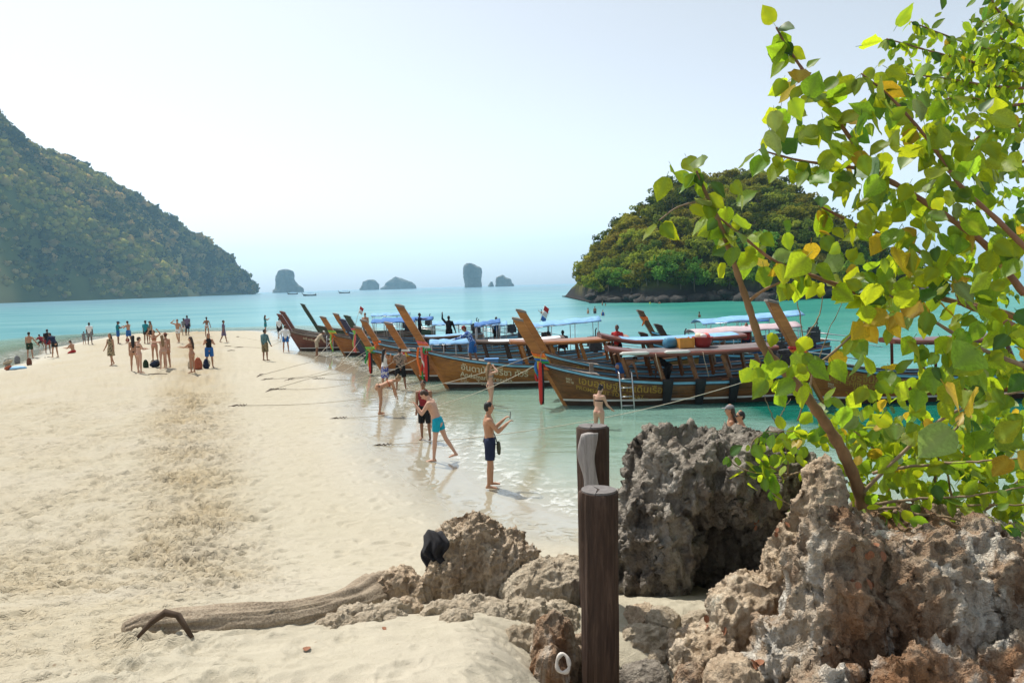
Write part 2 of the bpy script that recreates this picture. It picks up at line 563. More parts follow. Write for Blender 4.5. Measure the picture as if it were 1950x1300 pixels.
def water_material():
    m, nt, out = nodes('sea_water')
    A = lambda n: N(nt, 'ShaderNodeAttribute', attribute_name=n).outputs['Fac']
    dep, gr, far = A('depth'), A('green'), A('far')
    v = coords(nt, 'Object', (1, 1, 1)); vs = coords(nt, 'Object', (0.35, 1.0, 1.0), (0, 0, R(8)))
    n1 = noise(nt, vs, 2.6, 3, 0.55, 0.4); n2 = noise(nt, vs, 0.55, 3, 0.55, 0.3); n3 = noise(nt, vs, 0.12, 4, 0.6)
    patch = noise(nt, coords(nt, 'Object', (0.5, 1.3, 1)), 0.05, 4, 0.6, 0.5)
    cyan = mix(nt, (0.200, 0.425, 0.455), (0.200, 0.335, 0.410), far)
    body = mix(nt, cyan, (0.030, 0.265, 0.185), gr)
    body = mix(nt, body, (0.006, 0.135, 0.095), A('deep'))  # painted shade: darker green stands in for the hulls' shadow and reflection
    body = mix(nt, body, (0.40, 0.60, 0.47), ramp(nt, dep, [(0.18, (1, 1, 1)), (0.85, (0, 0, 0))]))
    body = mix(nt, body, mix(nt, body, (0.62, 0.80, 0.86), 1.0, 'MULTIPLY'), ramp(nt, patch, [(0.38, (0, 0, 0)), (0.62, (1, 1, 1))]))
    ripple = math_(nt, 'ADD', math_(nt, 'MULTIPLY', n1, 0.35), math_(nt, 'ADD', math_(nt, 'MULTIPLY', n2, 0.9), n3))
    nrm_ = bump(nt, math_(nt, 'MULTIPLY', ripple, ramp(nt, dep, [(0.0, (.05, .05, .05)), (0.16, (.5, .5, .5)), (0.5, (1, 1, 1))])), 0.85, 0.22)
    dif = N(nt, 'ShaderNodeBsdfDiffuse'); nt.links.new(body, dif.inputs['Color']); nt.links.new(nrm_, dif.inputs['Normal'])
    tra = N(nt, 'ShaderNodeBsdfTransparent'); nt.links.new(ramp(nt, dep, [(0.0, (1, 1, 1)), (0.05, (0.97, 0.99, 0.97)), (0.4, (0.80, 0.95, 0.89))]), tra.inputs['Color'])
    op = ramp(nt, dep, [(0.0, (0, 0, 0)), (0.04, (0.03, 0.03, 0.03)), (0.18, (0.40, 0.40, 0.40)), (0.8, (0.90, 0.90, 0.90)), (1.0, (0.97, 0.97, 0.97))])
    m1 = N(nt, 'ShaderNodeMixShader'); nt.links.new(op, m1.inputs[0]); nt.links.new(tra.outputs[0], m1.inputs[1]); nt.links.new(dif.outputs[0], m1.inputs[2])
    glo = N(nt, 'ShaderNodeBsdfGlossy'); glo.inputs['Roughness'].default_value = 0.09; nt.links.new(nrm_, glo.inputs['Normal'])
    fr = N(nt, 'ShaderNodeFresnel'); fr.inputs['IOR'].default_value = 1.33; nt.links.new(nrm_, fr.inputs['Normal'])
    fac = math_(nt, 'MULTIPLY', math_(nt, 'MINIMUM', math_(nt, 'MULTIPLY', fr.outputs[0], 0.75), 0.34), ramp(nt, dep, [(0.0, (.35, .35, .35)), (0.14, (1, 1, 1))]))
    m2 = N(nt, 'ShaderNodeMixShader'); nt.links.new(fac, m2.inputs[0]); nt.links.new(m1.outputs[0], m2.inputs[1]); nt.links.new(glo.outputs[0], m2.inputs[2])
    # thin broken foam where the wavelets run out on the sand
    fo = N(nt, 'ShaderNodeBsdfDiffuse'); fo.inputs['Color'].default_value = (0.85, 0.87, 0.85, 1)
    edge = ramp(nt, dep, [(0.0, (0, 0, 0)), (0.012, (1, 1, 1)), (0.035, (1, 1, 1)), (0.085, (0, 0, 0))])
    lace = ramp(nt, noise(nt, v, 3.4, 5, 0.7, 0.6), [(0.50, (0, 0, 0)), (0.60, (1, 1, 1))])
    m3 = N(nt, 'ShaderNodeMixShader'); nt.links.new(math_(nt, 'MULTIPLY', math_(nt, 'MULTIPLY', edge, lace), 0.38), m3.inputs[0])
    nt.links.new(m2.outputs[0], m3.inputs[1]); nt.links.new(fo.outputs[0], m3.inputs[2])
    nt.links.new(m3.outputs[0], out.inputs[0])
    return m
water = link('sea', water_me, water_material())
tag(water, 'turquoise sea, shallow by the sand and blue towards the horizon', kind='structure')
# ================================================================== ISLANDS AND ROCK STACKS
def foliage_material(name, dark, light, scale=1.0, trans=0.25, use_rand=True, dry=None, rocky=None):
    """leaf-mass material; 'tone' attribute tells the clumps apart"""
    m, nt, out = nodes(name)
    v = coords(nt, 'Object')
    n = noise(nt, v, scale, 3, 0.6)
    t = N(nt, 'ShaderNodeAttribute', attribute_name='tone').outputs['Fac']
    f = math_(nt, 'ADD', math_(nt, 'MULTIPLY', n, 0.5), math_(nt, 'MULTIPLY', t, 0.6))
    c = ramp(nt, f, [(0.2, dark), (0.85, light)])
    if dry is not None:
        d = N(nt, 'ShaderNodeAttribute', attribute_name='dry').outputs['Fac']
        c = mix(nt, c, dry, d)
    if rocky is not None:
        c = mix(nt, c, rocky, N(nt, 'ShaderNodeAttribute', attribute_name='rocky').outputs['Fac'])
    if use_rand:
        oi = N(nt, 'ShaderNodeObjectInfo'); hs = N(nt, 'ShaderNodeHueSaturation')
        nt.links.new(c, hs.inputs['Color'])
        nt.links.new(math_(nt, 'MULTIPLY_ADD', oi.outputs['Random'], 0.6, 0.7), hs.inputs['Value'])
        nt.links.new(math_(nt, 'MULTIPLY_ADD', oi.outputs['Random'], 0.05, 0.475), hs.inputs['Hue'])
        c = hs.outputs[0]
    d_ = N(nt, 'ShaderNodeBsdfDiffuse'); nt.links.new(c, d_.inputs['Color'])
    tl = N(nt, 'ShaderNodeBsdfTranslucent'); nt.links.new(mix(nt, c, (1.0, 1.0, 0.55), 1.0, 'MULTIPLY'), tl.inputs['Color'])
    ms = N(nt, 'ShaderNodeMixShader'); ms.inputs[0].default_value = trans
    nt.links.new(d_.outputs[0], ms.inputs[1]); nt.links.new(tl.outputs[0], ms.inputs[2])
    nt.links.new(ms.outputs[0], out.inputs[0])
    return m

def rock_material(name, cols, scale=2.0, bmp=0.8, streak=True, lime=0.0):
    m, nt, out = nodes(name)
    p = N(nt, 'ShaderNodeBsdfPrincipled')
    v = coords(nt, 'Object'); vz = coords(nt, 'Object', (1, 1, 0.22))
    a = noise(nt, v, scale, 6, 0.68, 0.3); b = noise(nt, vz, scale * 2.2, 5, 0.65, 0.6); f = noise(nt, v, scale * 14, 4, 0.7)
    k = math_(nt, 'ADD', math_(nt, 'MULTIPLY', a, 0.55), math_(nt, 'MULTIPLY', b if streak else f, 0.45))
    c = ramp(nt, k, [(0.30 + 0.40 * i / (len(cols) - 1), q) for i, q in enumerate(cols)])
    c = mix(nt, c, ramp(nt, f, [(0.30, (0.62, 0.60, 0.58)), (0.66, (1, 1, 1))]), 0.75, 'MULTIPLY')
    if lime:                                                  # pale lime streaks and rusty stains run down the face
        sv = coords(nt, 'Object', (1, 1, 0.16))
        c = mix(nt, c, (0.34, 0.165, 0.075), ramp(nt, noise(nt, coords(nt, 'Object', (1, 1, 0.4), (0.3, 0, 1)), 2.1, 4, 0.6, 0.5), [(0.54, (0, 0, 0)), (0.68, (lime * .8,) * 3)]))
        c = mix(nt, c, (0.74, 0.70, 0.62), ramp(nt, noise(nt, sv, 3.2, 5, 0.65, 0.7), [(0.53, (0, 0, 0)), (0.66, (lime,) * 3)]))
    nt.links.new(c, p.inputs['Base Color'])
    p.inputs['Roughness'].default_value = 0.9; p.inputs['Specular IOR Level'].default_value = 0.2
    vo = N(nt, 'ShaderNodeTexVoronoi', feature='SMOOTH_F1'); vo.inputs['Scale'].default_value = scale * 9
    nt.links.new(v, vo.inputs['Vector'])
    h = math_(nt, 'ADD', f, math_(nt, 'MULTIPLY', vo.outputs['Distance'], 0.8))
    nt.links.new(bump(nt, h, bmp, 0.12 / scale), p.inputs['Normal'])
    nt.links.new(p.outputs[0], out.inputs[0])
    return m

def ico(sub):
    bm = bmesh.new(); bmesh.ops.create_icosphere(bm, subdivisions=sub, radius=1.0)
    V = np.array([v.co[:] for v in bm.verts]); F = np.array([[v.index for v in f.verts] for f in bm.faces]); bm.free()
    return V, F
ICO1, ICO2 = ico(1), ico(2)

def clump_mesh(name, centres, radii, tones, seed, squash=0.8, base=ICO1, dry=None):
    """many small ragged leaf masses joined into one mesh"""
    rng = np.random.default_rng(seed)
    V0, F0 = base
    n, k = len(centres), len(V0)
    jit = 1 + 0.22 * rng.standard_normal((n, k))
    jit = np.clip(jit, 0.45, 1.6)
    ang_ = rng.uniform(0, 6.283, n); ca, sa = np.cos(ang_), np.sin(ang_)
    V = np.broadcast_to(V0, (n, k, 3)) * jit[..., None]
    Vx = V[..., 0] * ca[:, None] - V[..., 1] * sa[:, None]; Vy = V[..., 0] * sa[:, None] + V[..., 1] * ca[:, None]
    V = np.stack([Vx, Vy, V[..., 2] * squash], -1) * np.asarray(radii)[:, None, None] + np.asarray(centres)[:, None, :]
    F = (F0[None] + (np.arange(n) * k)[:, None, None]).reshape(-1, 3)
    me = tri_mesh(name, V.reshape(-1, 3), F, True)
    t = np.repeat(np.asarray(tones), k) + 0.25 * rng.uniform(-1, 1, n * k)
    fattr(me, 'tone', np.clip(t, 0, 1))
    if dry is not None: fattr(me, 'dry', np.repeat(dry, k))
    return me

# ---- left headland: forested ridge falling to a point
RIDGE_PX = [(-520, 120), (-360, 90), (-200, 85), (-90, 125), (0, 188), (30, 218), (75, 272), (150, 302), (230, 350), (300, 396), (360, 437), (420, 475), (462, 520), (482, 553)]
def interp(xs, ys, x): return np.interp(x, xs, ys)
tip = at_z(484, 557 + 4.2 / 1250 * FPX)             # the point, about 1250 m off
tip = Vector((ray(484, 560).x / ray(484, 560).y * 1250, 1250, 0))
left_end = Vector((ray(-520, 560).x / ray(-520, 560).y * 620, 620, 0))
axis = (left_end - tip); AL = axis.length; axis.normalize(); perp = Vector((axis.y, -axis.x, 0))
if perp.y > 0: perp = -perp                           # towards the viewer
ns_, nt_ = 220, 90
s = np.linspace(-0.02, 1.05, ns_); t = np.linspace(-1, 1, nt_)
S, T = np.meshgrid(s, t, indexing='ij')
def ridge_height(sv):
    out = []
    for q in sv:
        p = tip + axis * (q * AL) - perp * 60 * min(1, max(q, 0) * 6)
        lo, hi = -600.0, 500.0                         # find the pixel column that looks at this point
        for _ in range(40):
            mid_ = (lo + hi) / 2
            d = ray(mid_, 560)
            if d.x / d.y < p.x / p.y: lo = mid_
            else: hi = mid_
        v = interp([a for a, b in RIDGE_PX], [b for a, b in RIDGE_PX], lo)
        out.append(max(at_y(lo, v, p.y).z - 6, 0.5) if q > 0 else 0.5)
    return np.array(out)
RH = ridge_height(s)
width = 60 + 260 * sstep(0.0, 0.35, np.maximum(s, 0)) 
near_w = np.clip(8 + 150 * sstep(0, 0.5, s), 8, 160)
C = np.array(tip)[None, None] + np.array(axis)[None, None] * (S * AL)[..., None]
off = np.where(T < 0, T * 170, T * near_w[:, None] )
ridge_off = 60 * np.minimum(1, np.maximum(s, 0) * 6)
C = C + np.array(perp)[None, None] * (off - ridge_off[:, None] + near_w[:, None] * 0)[..., None]
prof = np.where(T < 0, np.sqrt(np.clip(1 - T ** 2, 0, 1)), np.clip(1 - np.abs(T) ** 1.35, 0, 1) ** 0.85)
Z = RH[:, None] * prof
nz = fbm(C[..., 0] * 0.014, C[..., 1] * 0.014, 0, 201, 4)
Z = Z * (1 + 0.12 * nz * np.minimum(1, Z / 30) * (1 - np.abs(prof) ** 6)) - 2 * (prof < 0.02)
C[..., 2] = Z
hill_me = grid_mesh('left_headland', C)
fattr(hill_me, 'tone', 0.5 + 0.5 * nz); 
dryL = sstep(0.0, 0.5, fbm(C[..., 0] * 0.010 + 4, C[..., 1] * 0.010, 0, 221, 3) + 0.3 * (prof - 0.6))
fattr(hill_me, 'dry', dryL * 0.8)
m_hill_far = foliage_material('far_hill', (0.050, 0.075, 0.025), (0.150, 0.165, 0.045), 0.05, 0.0, False, (0.34, 0.29, 0.11))
hl = link('hill', hill_me, m_hill_far)
tag(hl, 'slope of the high wooded headland on the left', kind='structure')

rng = np.random.default_rng(5)
def sample_surface(P, n, rng, keep):
    """random points on a grid surface with bilinear interpolation; keep(z) thins them"""
    a = rng.uniform(0, P.shape[0] - 1.001, n); b = rng.uniform(0, P.shape[1] - 1.001, n)
    i, j = a.astype(int), b.astype(int); fa, fb = (a - i)[:, None], (b - j)[:, None]
    p = P[i, j] * (1 - fa) * (1 - fb) + P[i + 1, j] * fa * (1 - fb) + P[i, j + 1] * (1 - fa) * fb + P[i + 1, j + 1] * fa * fb
    return p[keep(p, a, b)]
pts = sample_surface(C, 26000, rng, lambda p, a, b: (p[:, 2] > 1.5) & (b > 28))
d = fbm(pts[:, 0] * 0.010 + 4, pts[:, 1] * 0.010, 0, 221, 3)
keep = rng.uniform(0, 1, len(pts)) < np.where(d > 0.15, 0.30, 0.9)
pts = pts[keep][:7500]
rad = rng.uniform(1.6, 6.8, len(pts)) * (1 + 0.6 * (rng.uniform(0, 1, len(pts)) < 0.2)) * np.clip(pts[:, 1] / 1000, 0.7, 1.2)
dryc = np.clip((rng.uniform(0, 1, len(pts)) < 0.22) * rng.uniform(0.3, 0.95, len(pts)), 0, 1)
pts[:, 2] += rad * 0.45
m_forest_far = foliage_material('far_forest', (0.012, 0.030, 0.018), (0.340, 0.310, 0.065), 0.10, 0.2, False, (0.44, 0.30, 0.12))
def spray_mesh(name, centres, radii, tones, dry, per, seed):
    """leafy sprays scattered over many crowns, joined into one mesh"""
    rng = np.random.default_rng(seed); n = len(centres) * per
    q = rng.standard_normal((n, 3)); q /= np.linalg.norm(q, axis=1)[:, None]; q[:, 2] = np.abs(q[:, 2]) * 0.9 - 0.1
    rad_ = np.repeat(radii, per)[:, None]
    P_ = np.repeat(centres, per, 0) + q * rad_ * rng.uniform(0.7, 1.12, (n, 1)) * np.array([1, 1, .85])
    a = rng.standard_normal((n, 3)); a /= np.linalg.norm(a, axis=1)[:, None]
    b = np.cross(a, q + 0.5 * rng.standard_normal((n, 3))); b /= np.linalg.norm(b, axis=1)[:, None]
    sz = rad_ * rng.uniform(0.20, 0.42, (n, 1)); sb = sz * rng.uniform(0.4, 0.8, (n, 1))
    V = np.stack([P_ - a * sz, P_ + b * sb, P_ + a * sz, P_ - b * sb], 1).reshape(-1, 3)
    me = tri_mesh(name, V, np.arange(n * 4).reshape(n, 4))
    fattr(me, 'tone', np.clip(np.repeat(np.repeat(tones, per) + 0.35 * rng.uniform(-1, 1, n), 4), 0, 1)); fattr(me, 'dry', np.repeat(np.repeat(dry, per), 4))
    return me
tone_f = np.clip(0.42 + 1.5 * fbm(pts[:, 0] * 0.016, pts[:, 1] * 0.016, pts[:, 2] * 0.02, 231, 3) + 0.30 * rng.uniform(-1, 1, len(pts)), 0, 1)
fo_ = link('forest_leaves', spray_mesh('forest_leaves', pts, rad, tone_f, dryc, 22, 19), m_forest_far)
fl = link('forest', clump_mesh('forest', pts, rad * 0.82, tone_f, 9, 0.85, dry=dryc), m_forest_far)
tag(fl, 'dense hazy forest covering the high headland on the left', 'forest', kind='stuff')
fo_.parent = fl; fo_['kind'] = 'stuff'

# ---- trees: trunk with limbs and a crown of leaf clumps
def tree_meshes(seed, h=6.0, spread=2.4, leaves=420, leaf=0.42, open_=0.0, low=0.25):
    rng = np.random.default_rng(seed); rr = random.Random(seed)
    mb = MB()
    pts = [Vector((0, 0, -0.6)), Vector((rr.uniform(-.1, .1), rr.uniform(-.1, .1), h * 0.25)), Vector((rr.uniform(-.4, .4), rr.uniform(-.4, .4), h * 0.55)), Vector((rr.uniform(-.5, .5), rr.uniform(-.5, .5), h * 0.85))]
    mb.tube(pts, [0.06 * h ** 0.6, 0.05 * h ** 0.6, 0.035 * h ** 0.6, 0.012 * h ** 0.6], 6)
    cents = []
    nl = rr.randint(7, 10)
    for i in range(nl):
        a = i * 2.4 + rr.uniform(-.4, .4); z0 = h * rr.uniform(low, 0.75)
        st = pts[1].lerp(pts[3], (z0 / h - 0.25) / 0.6) if z0 > h * .25 else pts[1]
        e = st + Vector((math.cos(a), math.sin(a), rr.uniform(0.15, 0.7))) * spread * rr.uniform(0.55, 1.0)
        mb.tube([st, st.lerp(e, 0.5) + Vector((0, 0, 0.1)), e], [0.02 * h ** 0.6, 0.014 * h ** 0.6, 0.006 * h ** 0.6], 5)
        cents.append((e, spread * rr.uniform(0.30, 0.55)))
        cents.append((st.lerp(e, 0.6) + Vector((0, 0, 0.3)), spread * rr.uniform(0.25, 0.45)))
    cents.append((pts[3] + Vector((0, 0, h * 0.06)), spread * 0.5))
    trunk = mb.mesh('trunk', True)
    C_, T_ = [], []
    per = leaves // len(cents)
    for c, r_ in cents:
        q = rng.standard_normal((per, 3)); q /= np.linalg.norm(q, axis=1)[:, None]
        q *= (rng.uniform(0.35, 1.0, per) ** 0.5)[:, None] * r_
        q[:, 2] *= 0.75
        C_.append(q + np.array(c)); T_.append(np.full(per, rr.uniform(0, 1)))
    P = np.concatenate(C_); T_ = np.concatenate(T_); n = len(P)
    # ragged leaf sprays: two crossed bent quads each
    V, F = [], []
    size = rng.uniform(0.6, 1.35, n) * leaf
    for k in range(2):
        a = rng.standard_normal((n, 3)); a /= np.linalg.norm(a, axis=1)[:, None]
        b = np.cross(a, rng.standard_normal((n, 3))); b /= np.linalg.norm(b, axis=1)[:, None]
        sa, sb = (a * size[:, None]), (b * size[:, None] * rng.uniform(0.4, 0.8, (n, 1)))
        quad = np.stack([P - sa, P + sb * 0.9, P + sa, P - sb], 1)
        F.append(np.arange(n * 4).reshape(n, 4) + sum(len(x) for x in V)); V.append(quad.reshape(-1, 3))
    crown = tri_mesh('crown', np.concatenate(V), np.concatenate(F))
    fattr(crown, 'tone', np.clip(np.tile(np.repeat(T_, 4), 2) + 0.3 * rng.uniform(-1, 1, n * 8), 0, 1))
    return trunk, crown

m_bark = plain('grey_bark', (0.16, 0.125, 0.09), 0.9, 0.3, 5, (1, 1, 0.3))
m_leaf_a = foliage_material('leaf_olive', (0.125, 0.145, 0.020), (0.430, 0.425, 0.070), 0.7, 0.4)
m_leaf_b = foliage_material('leaf_dark', (0.055, 0.088, 0.022), (0.230, 0.260, 0.055), 0.7, 0.35)
m_leaf_c = foliage_material('leaf_fresh', (0.075, 0.155, 0.030), (0.260, 0.400, 0.085), 0.7, 0.45)
m_leaf_d = foliage_material('leaf_dry', (0.210, 0.185, 0.028), (0.500, 0.450, 0.085), 0.7, 0.4)
def put_tree(tm, mat, loc, rotz, sc, label, group, name='tree'):
    e = empty(name, loc, rotz, sc)
    tag(e, label, 'tree', group)
    link('trunk', tm[0], m_bark, e)
    if not tm[1].materials: tm[1].materials.append(mat)
    link('crown', tm[1], None, e)
    return e

# trees standing clear on the headland's skyline
sky_tm = [tree_meshes(300 + i, 7.0, 3.2, 190, 0.75, low=0.45) for i in range(4)]
rr = random.Random(4)
for i, u in enumerate([36, 62, 92, 118, 136, 158, 176, 205, 214, 232, 252, 263, 292, 322, 352, 362, 385, 402, 416, 440, 458, 470]):
    q = 0.5; lo, hi = 0.0, 1.0
    for _ in range(40):
        mid_ = (lo + hi) / 2
        p = tip + axis * (mid_ * AL) - perp * 60 * min(1, mid_ * 6)
        d = ray(u, 560)
        if p.x / p.y > d.x / d.y: lo = mid_
        else: hi = mid_
    p = tip + axis * (lo * AL) - perp * 60 * min(1, lo * 6)
    z = float(np.interp(lo, s, RH)) - 1.0
    put_tree(sky_tm[i % 4], m_leaf_b, (p.x, p.y, z), rr.uniform(0, 6.28), rr.uniform(0.9, 1.8) * p.y / 1000,
             'small tree standing out against the sky on the left headland ridge', 'skyline trees of the left headland')

# ---- right-hand islet
IS_C = Vector((34, 190, 0))
prof_px = [(1104, 566), (1112, 520), (1140, 480), (1175, 425), (1230, 385), (1290, 350), (1340, 335), (1420, 325), (1480, 335), (1540, 375), (1580, 425), (1612, 500), (1640, 560)]
ni, nj = 150, 110
xs = np.linspace(at_y(1100, 560, 180).x, at_y(1646, 560, 180).x, ni)
ys = np.linspace(136, 236, nj)
XI, YI = np.meshgrid(xs, ys, indexing='ij')
uu = np.array([1100 + (1646 - 1100) * i / (ni - 1) for i in range(ni)])
topz = np.array([at_y(u, np.interp(u, [a for a, b in prof_px], [b for a, b in prof_px]), 180).z for u in uu]) - 2.6
front = 150 - 12 * np.sin(np.linspace(0, math.pi, ni)) + 3 * np.sin(np.linspace(0, 25, ni))
tt = (YI - front[:, None]) / (188 - front[:, None])
pr = np.where(YI < 188, np.clip(tt, 0, 1) ** 0.62, np.clip(1 - (YI - 188) / 48, 0, 1) ** 0.6)
ZI = np.maximum(topz, 0)[:, None] * pr
ZI = ZI + 1.3 * fbm(XI * 0.10, YI * 0.10, 0, 301, 4) * np.minimum(1, ZI / 5)
ZI = np.where(pr <= 0.0, -1.5, ZI + 0.2)
PI_ = np.stack([XI, YI, ZI], -1)
is_me = grid_mesh('islet', PI_)
dI = np.clip(fbm(XI * 0.06, YI * 0.06, 0, 311, 3) + 0.55 * sstep(8, 20, ZI) + 0.1, 0, 1)
fattr(is_me, 'tone', 0.5 + 0.5 * fbm(XI * 0.2, YI * 0.2, 0, 302, 3)); fattr(is_me, 'dry', dI * 0.9)
fattr(is_me, 'rocky', sstep(3.9, 2.4, ZI + 0.8 * fbm(XI * 0.3, YI * 0.3, 0, 312, 3)))
m_hill_near = foliage_material('islet_slope', (0.040, 0.055, 0.018), (0.120, 0.130, 0.035), 0.3, 0.0, False, (0.26, 0.20, 0.065), rocky=(0.045, 0.043, 0.042))
hi_ = link('islet_hill', is_me, m_hill_near)
tag(hi_, 'grassy slope of the islet behind the boats', kind='structure')
tms = {k: [tree_meshes(400 + 10 * j + i, h, sp, 900, lf * 0.72, low=lw) for i in range(3)] for j, (k, h, sp, lf, lw) in enumerate(
    [('a', 4.2, 2.0, 0.34, 0.15), ('b', 4.6, 2.2, 0.34, 0.15), ('c', 5.2, 2.7, 0.36, 0.10), ('d', 3.2, 1.8, 0.30, 0.10)])}
rng = np.random.default_rng(77)
p = sample_surface(PI_, 7000, rng, lambda p, a, b: (p[:, 2] > 1.5) & (p[:, 1] < 196))
ok = []
for q in p:                                            # keep them apart
    if all((q[0] - o[0]) ** 2 + (q[1] - o[1]) ** 2 > (2.5 if q[2] < 14 else 3.0) ** 2 for o in ok): ok.append(q)
    if len(ok)   >= 290: break
LAB = {'a': 'olive green tree', 'b': 'dark green tree', 'c': 'fresh green tree', 'd': 'dry yellowish bush'}
def place_on_islet(q):
    side = 'left flank' if q[0] < 40 else 'right flank' if q[0] > 66 else 'middle'
    if q[2] > 23: return 'near the crest of the islet'
    if q[2] < 6.5: return 'low on the %s of the islet above the dark shore rocks' % side
    return 'half way up the %s of the islet' % side
MT = {'a': m_leaf_a, 'b': m_leaf_b, 'c': m_leaf_c, 'd': m_leaf_d}
for q in ok:
    low = q[2] < 6.5
    f = fbm(np.array([q[0] * 0.05]), np.array([q[1] * 0.05]), 0, 333, 2)[0]
    k = ('c' if rr.random() < (0.25 if q[0] < 38 else 0.6) else 'a') if low else ('d' if f > -0.05 and q[0] < 54 and rr.random() < 0.6 else 'b' if (f < -0.12 or q[0] > 56) and rr.random() < 0.65 else 'a')
    put_tree(tms[k][rr.randrange(3)], MT[k], (q[0], q[1], q[2] - 0.3), rr.uniform(0, 6.28), rr.uniform(0.75, 1.25), LAB[k] + ' ' + place_on_islet(q), 'trees covering the islet')

# dark rocks along the islet's shore
def rough_rock(seed, sub=3, amp=0.35, sq=(1, 1, 0.7)):
    V, F = ico(sub)
    n = fbm(V[:, 0] * 1.3 + seed, V[:, 1] * 1.3, V[:, 2] * 1.3, seed, 3, ridged=True)
    n2 = fbm(V[:, 0] * 4 + seed, V[:, 1] * 4, V[:, 2] * 4, seed + 5, 2)
    V = V * (1 + amp * n + amp * 0.35 * n2)[:, None] * np.array(sq)
    return tri_mesh('rock', V, F, True)
m_dark_rock = rock_material('dark_shore_rock', [(0.025, 0.026, 0.028), (0.055, 0.052, 0.05), (0.12, 0.11, 0.10)], 0.9, 0.6)
rms = [rough_rock(500 + i, 3, 0.34, (1.25, 1, 0.62)) for i in range(5)]
for i in range(74):
    f = (i + rr.uniform(-.4, .4)) / 73 * (ni - 1); f = min(max(f, 0), ni - 1)
    x = float(np.interp(f, np.arange(ni), xs)); y = float(np.interp(f, np.arange(ni), front))
    row = rr.random()
    sc = rr.uniform(0.9, 2.3) * (1.0 if row < 0.6 else 0.65)
    o = link('shore_rock', rms[i % 5], m_dark_rock, None, (x, y + rr.uniform(-1.6, 1.8), rr.uniform(0.0, 1.3) if row > 0.5 else 0.1), (rr.uniform(-.2, .2), rr.uniform(-.2, .2), rr.uniform(0, 6.28)), sc)
    tag(o, 'dark wave-washed rock at the foot of the islet, ' + ('by its left tip' if x < 34 else 'by its right end' if x > 68 else 'below its middle'), 'rock', 'rocks along the islet shore')

# ---- far limestone stacks
m_stack = rock_material('far_limestone', [(0.06, 0.075, 0.06), (0.14, 0.15, 0.13), (0.26, 0.25, 0.22)], 0.02, 0.3)
def stack(rows, dist, label, seed, deep=0.7):
    """rows: (v, u_left, u_right) from top down"""
    vs_ = [r_[0] for r_ in rows]
    vv = np.linspace(vs_[0], vs_[-1], 34)
    ring = 64; P = []
    base_v = 542 - (rows[-1][1] + rows[-1][2] - 1950) / 2 * 0.0279
    for v in vv:
        l = np.interp(v, vs_, [r_[1] for r_ in rows]); r_ = np.interp(v, vs_, [q[2] for q in rows])
        z = (base_v - v) / FPX * dist + CAM_H
        xl = at_y(l, v, dist).x; xr = at_y(r_, v, dist).x
        a = np.linspace(0, 2 * math.pi, ring, endpoint=False)
        w = (xr - xl) / 2
        P.append(np.stack([(xl + xr) / 2 + w * np.cos(a), dist + (w * 0.3 + 14 * deep) * np.sin(a), np.full(ring, z)], -1))
    P = np.array(P)
    n = fbm(P[..., 0] * 0.09, P[..., 1] * 0.09, P[..., 2] * 0.05, seed, 4)
    c = P.mean(1, keepdims=True)
    n2_ = fbm(P[..., 0] * 0.25, P[..., 1] * 0.25, P[..., 2] * 0.12, seed + 9, 3, ridged=True)
    P = P + (P - c) * (0.14 * n + 0.08 * n2_)[..., None] * np.array([1, 1, 0])
    P[:6, :, 2] += 2.6 * fbm(P[:6, :, 0] * 0.13, P[:6, :, 1] * 0.13, 0, seed + 17, 2)
    P[-1, :, 2] = -3
    topc = P[0].mean(0); P = np.concatenate([np.broadcast_to(topc + np.array([0, 0, 0.5]), (1, ring, 3)), P])
    o = link('rock_stack', grid_mesh('rock_stack', P, True, True), m_stack)
    tag(o, label, 'rock stack')
stack([(513, 538, 546), (516, 530, 556), (522, 528, 559), (532, 525, 559), (543, 525.5, 566), (548, 526, 575), (553, 520, 576)], 1900, 'tall block-shaped rock stack with a low foot, leftmost on the horizon', 601)
stack([(533, 700, 710), (536, 692, 716), (542, 690, 721), (549, 686, 721)], 2300, 'low rounded rock islet left of its wider neighbour on the horizon', 602)
stack([(528, 752, 757), (533, 742, 772), (538, 735, 782), (543, 734, 789), (548, 725, 792)], 2300, 'low wide rock islet with a humped back on the horizon', 603)
stack([(502, 888, 898), (505, 884, 906), (511, 883, 916), (520, 882, 917), (530, 884, 915), (544, 886, 917)], 1900, 'tall flat-topped rock pillar alone on the horizon', 604)
stack([(537, 934, 938), (544, 929, 940)], 2000, 'tiny rock beside the tall flat-topped pillar on the horizon', 605)
stack([(524, 956, 958), (527, 946, 961), (532, 945, 972), (538, 945, 974), (542.5, 944, 979)], 2000, 'jagged twin-peaked rock stack right of the tall pillar', 606)

# ---- the hazy air
m_h, nt_h, out_h = nodes('haze_air')
pv = N(nt_h, 'ShaderNodeVolumePrincipled')
pv.inputs['Color'].default_value = (0.46, 0.77, 1.0, 1)
pv.inputs['Density'].default_value = 0.00015
pv.inputs['Anisotropy'].default_value = 0.3
nt_h.links.new(pv.outputs[0], out_h.inputs['Volume'])
hz = MB().box((0, 0, 140), (9800, 9800, 292)).build('haze', m_h)
tag(hz, 'pale sea haze in the air', kind='stuff')
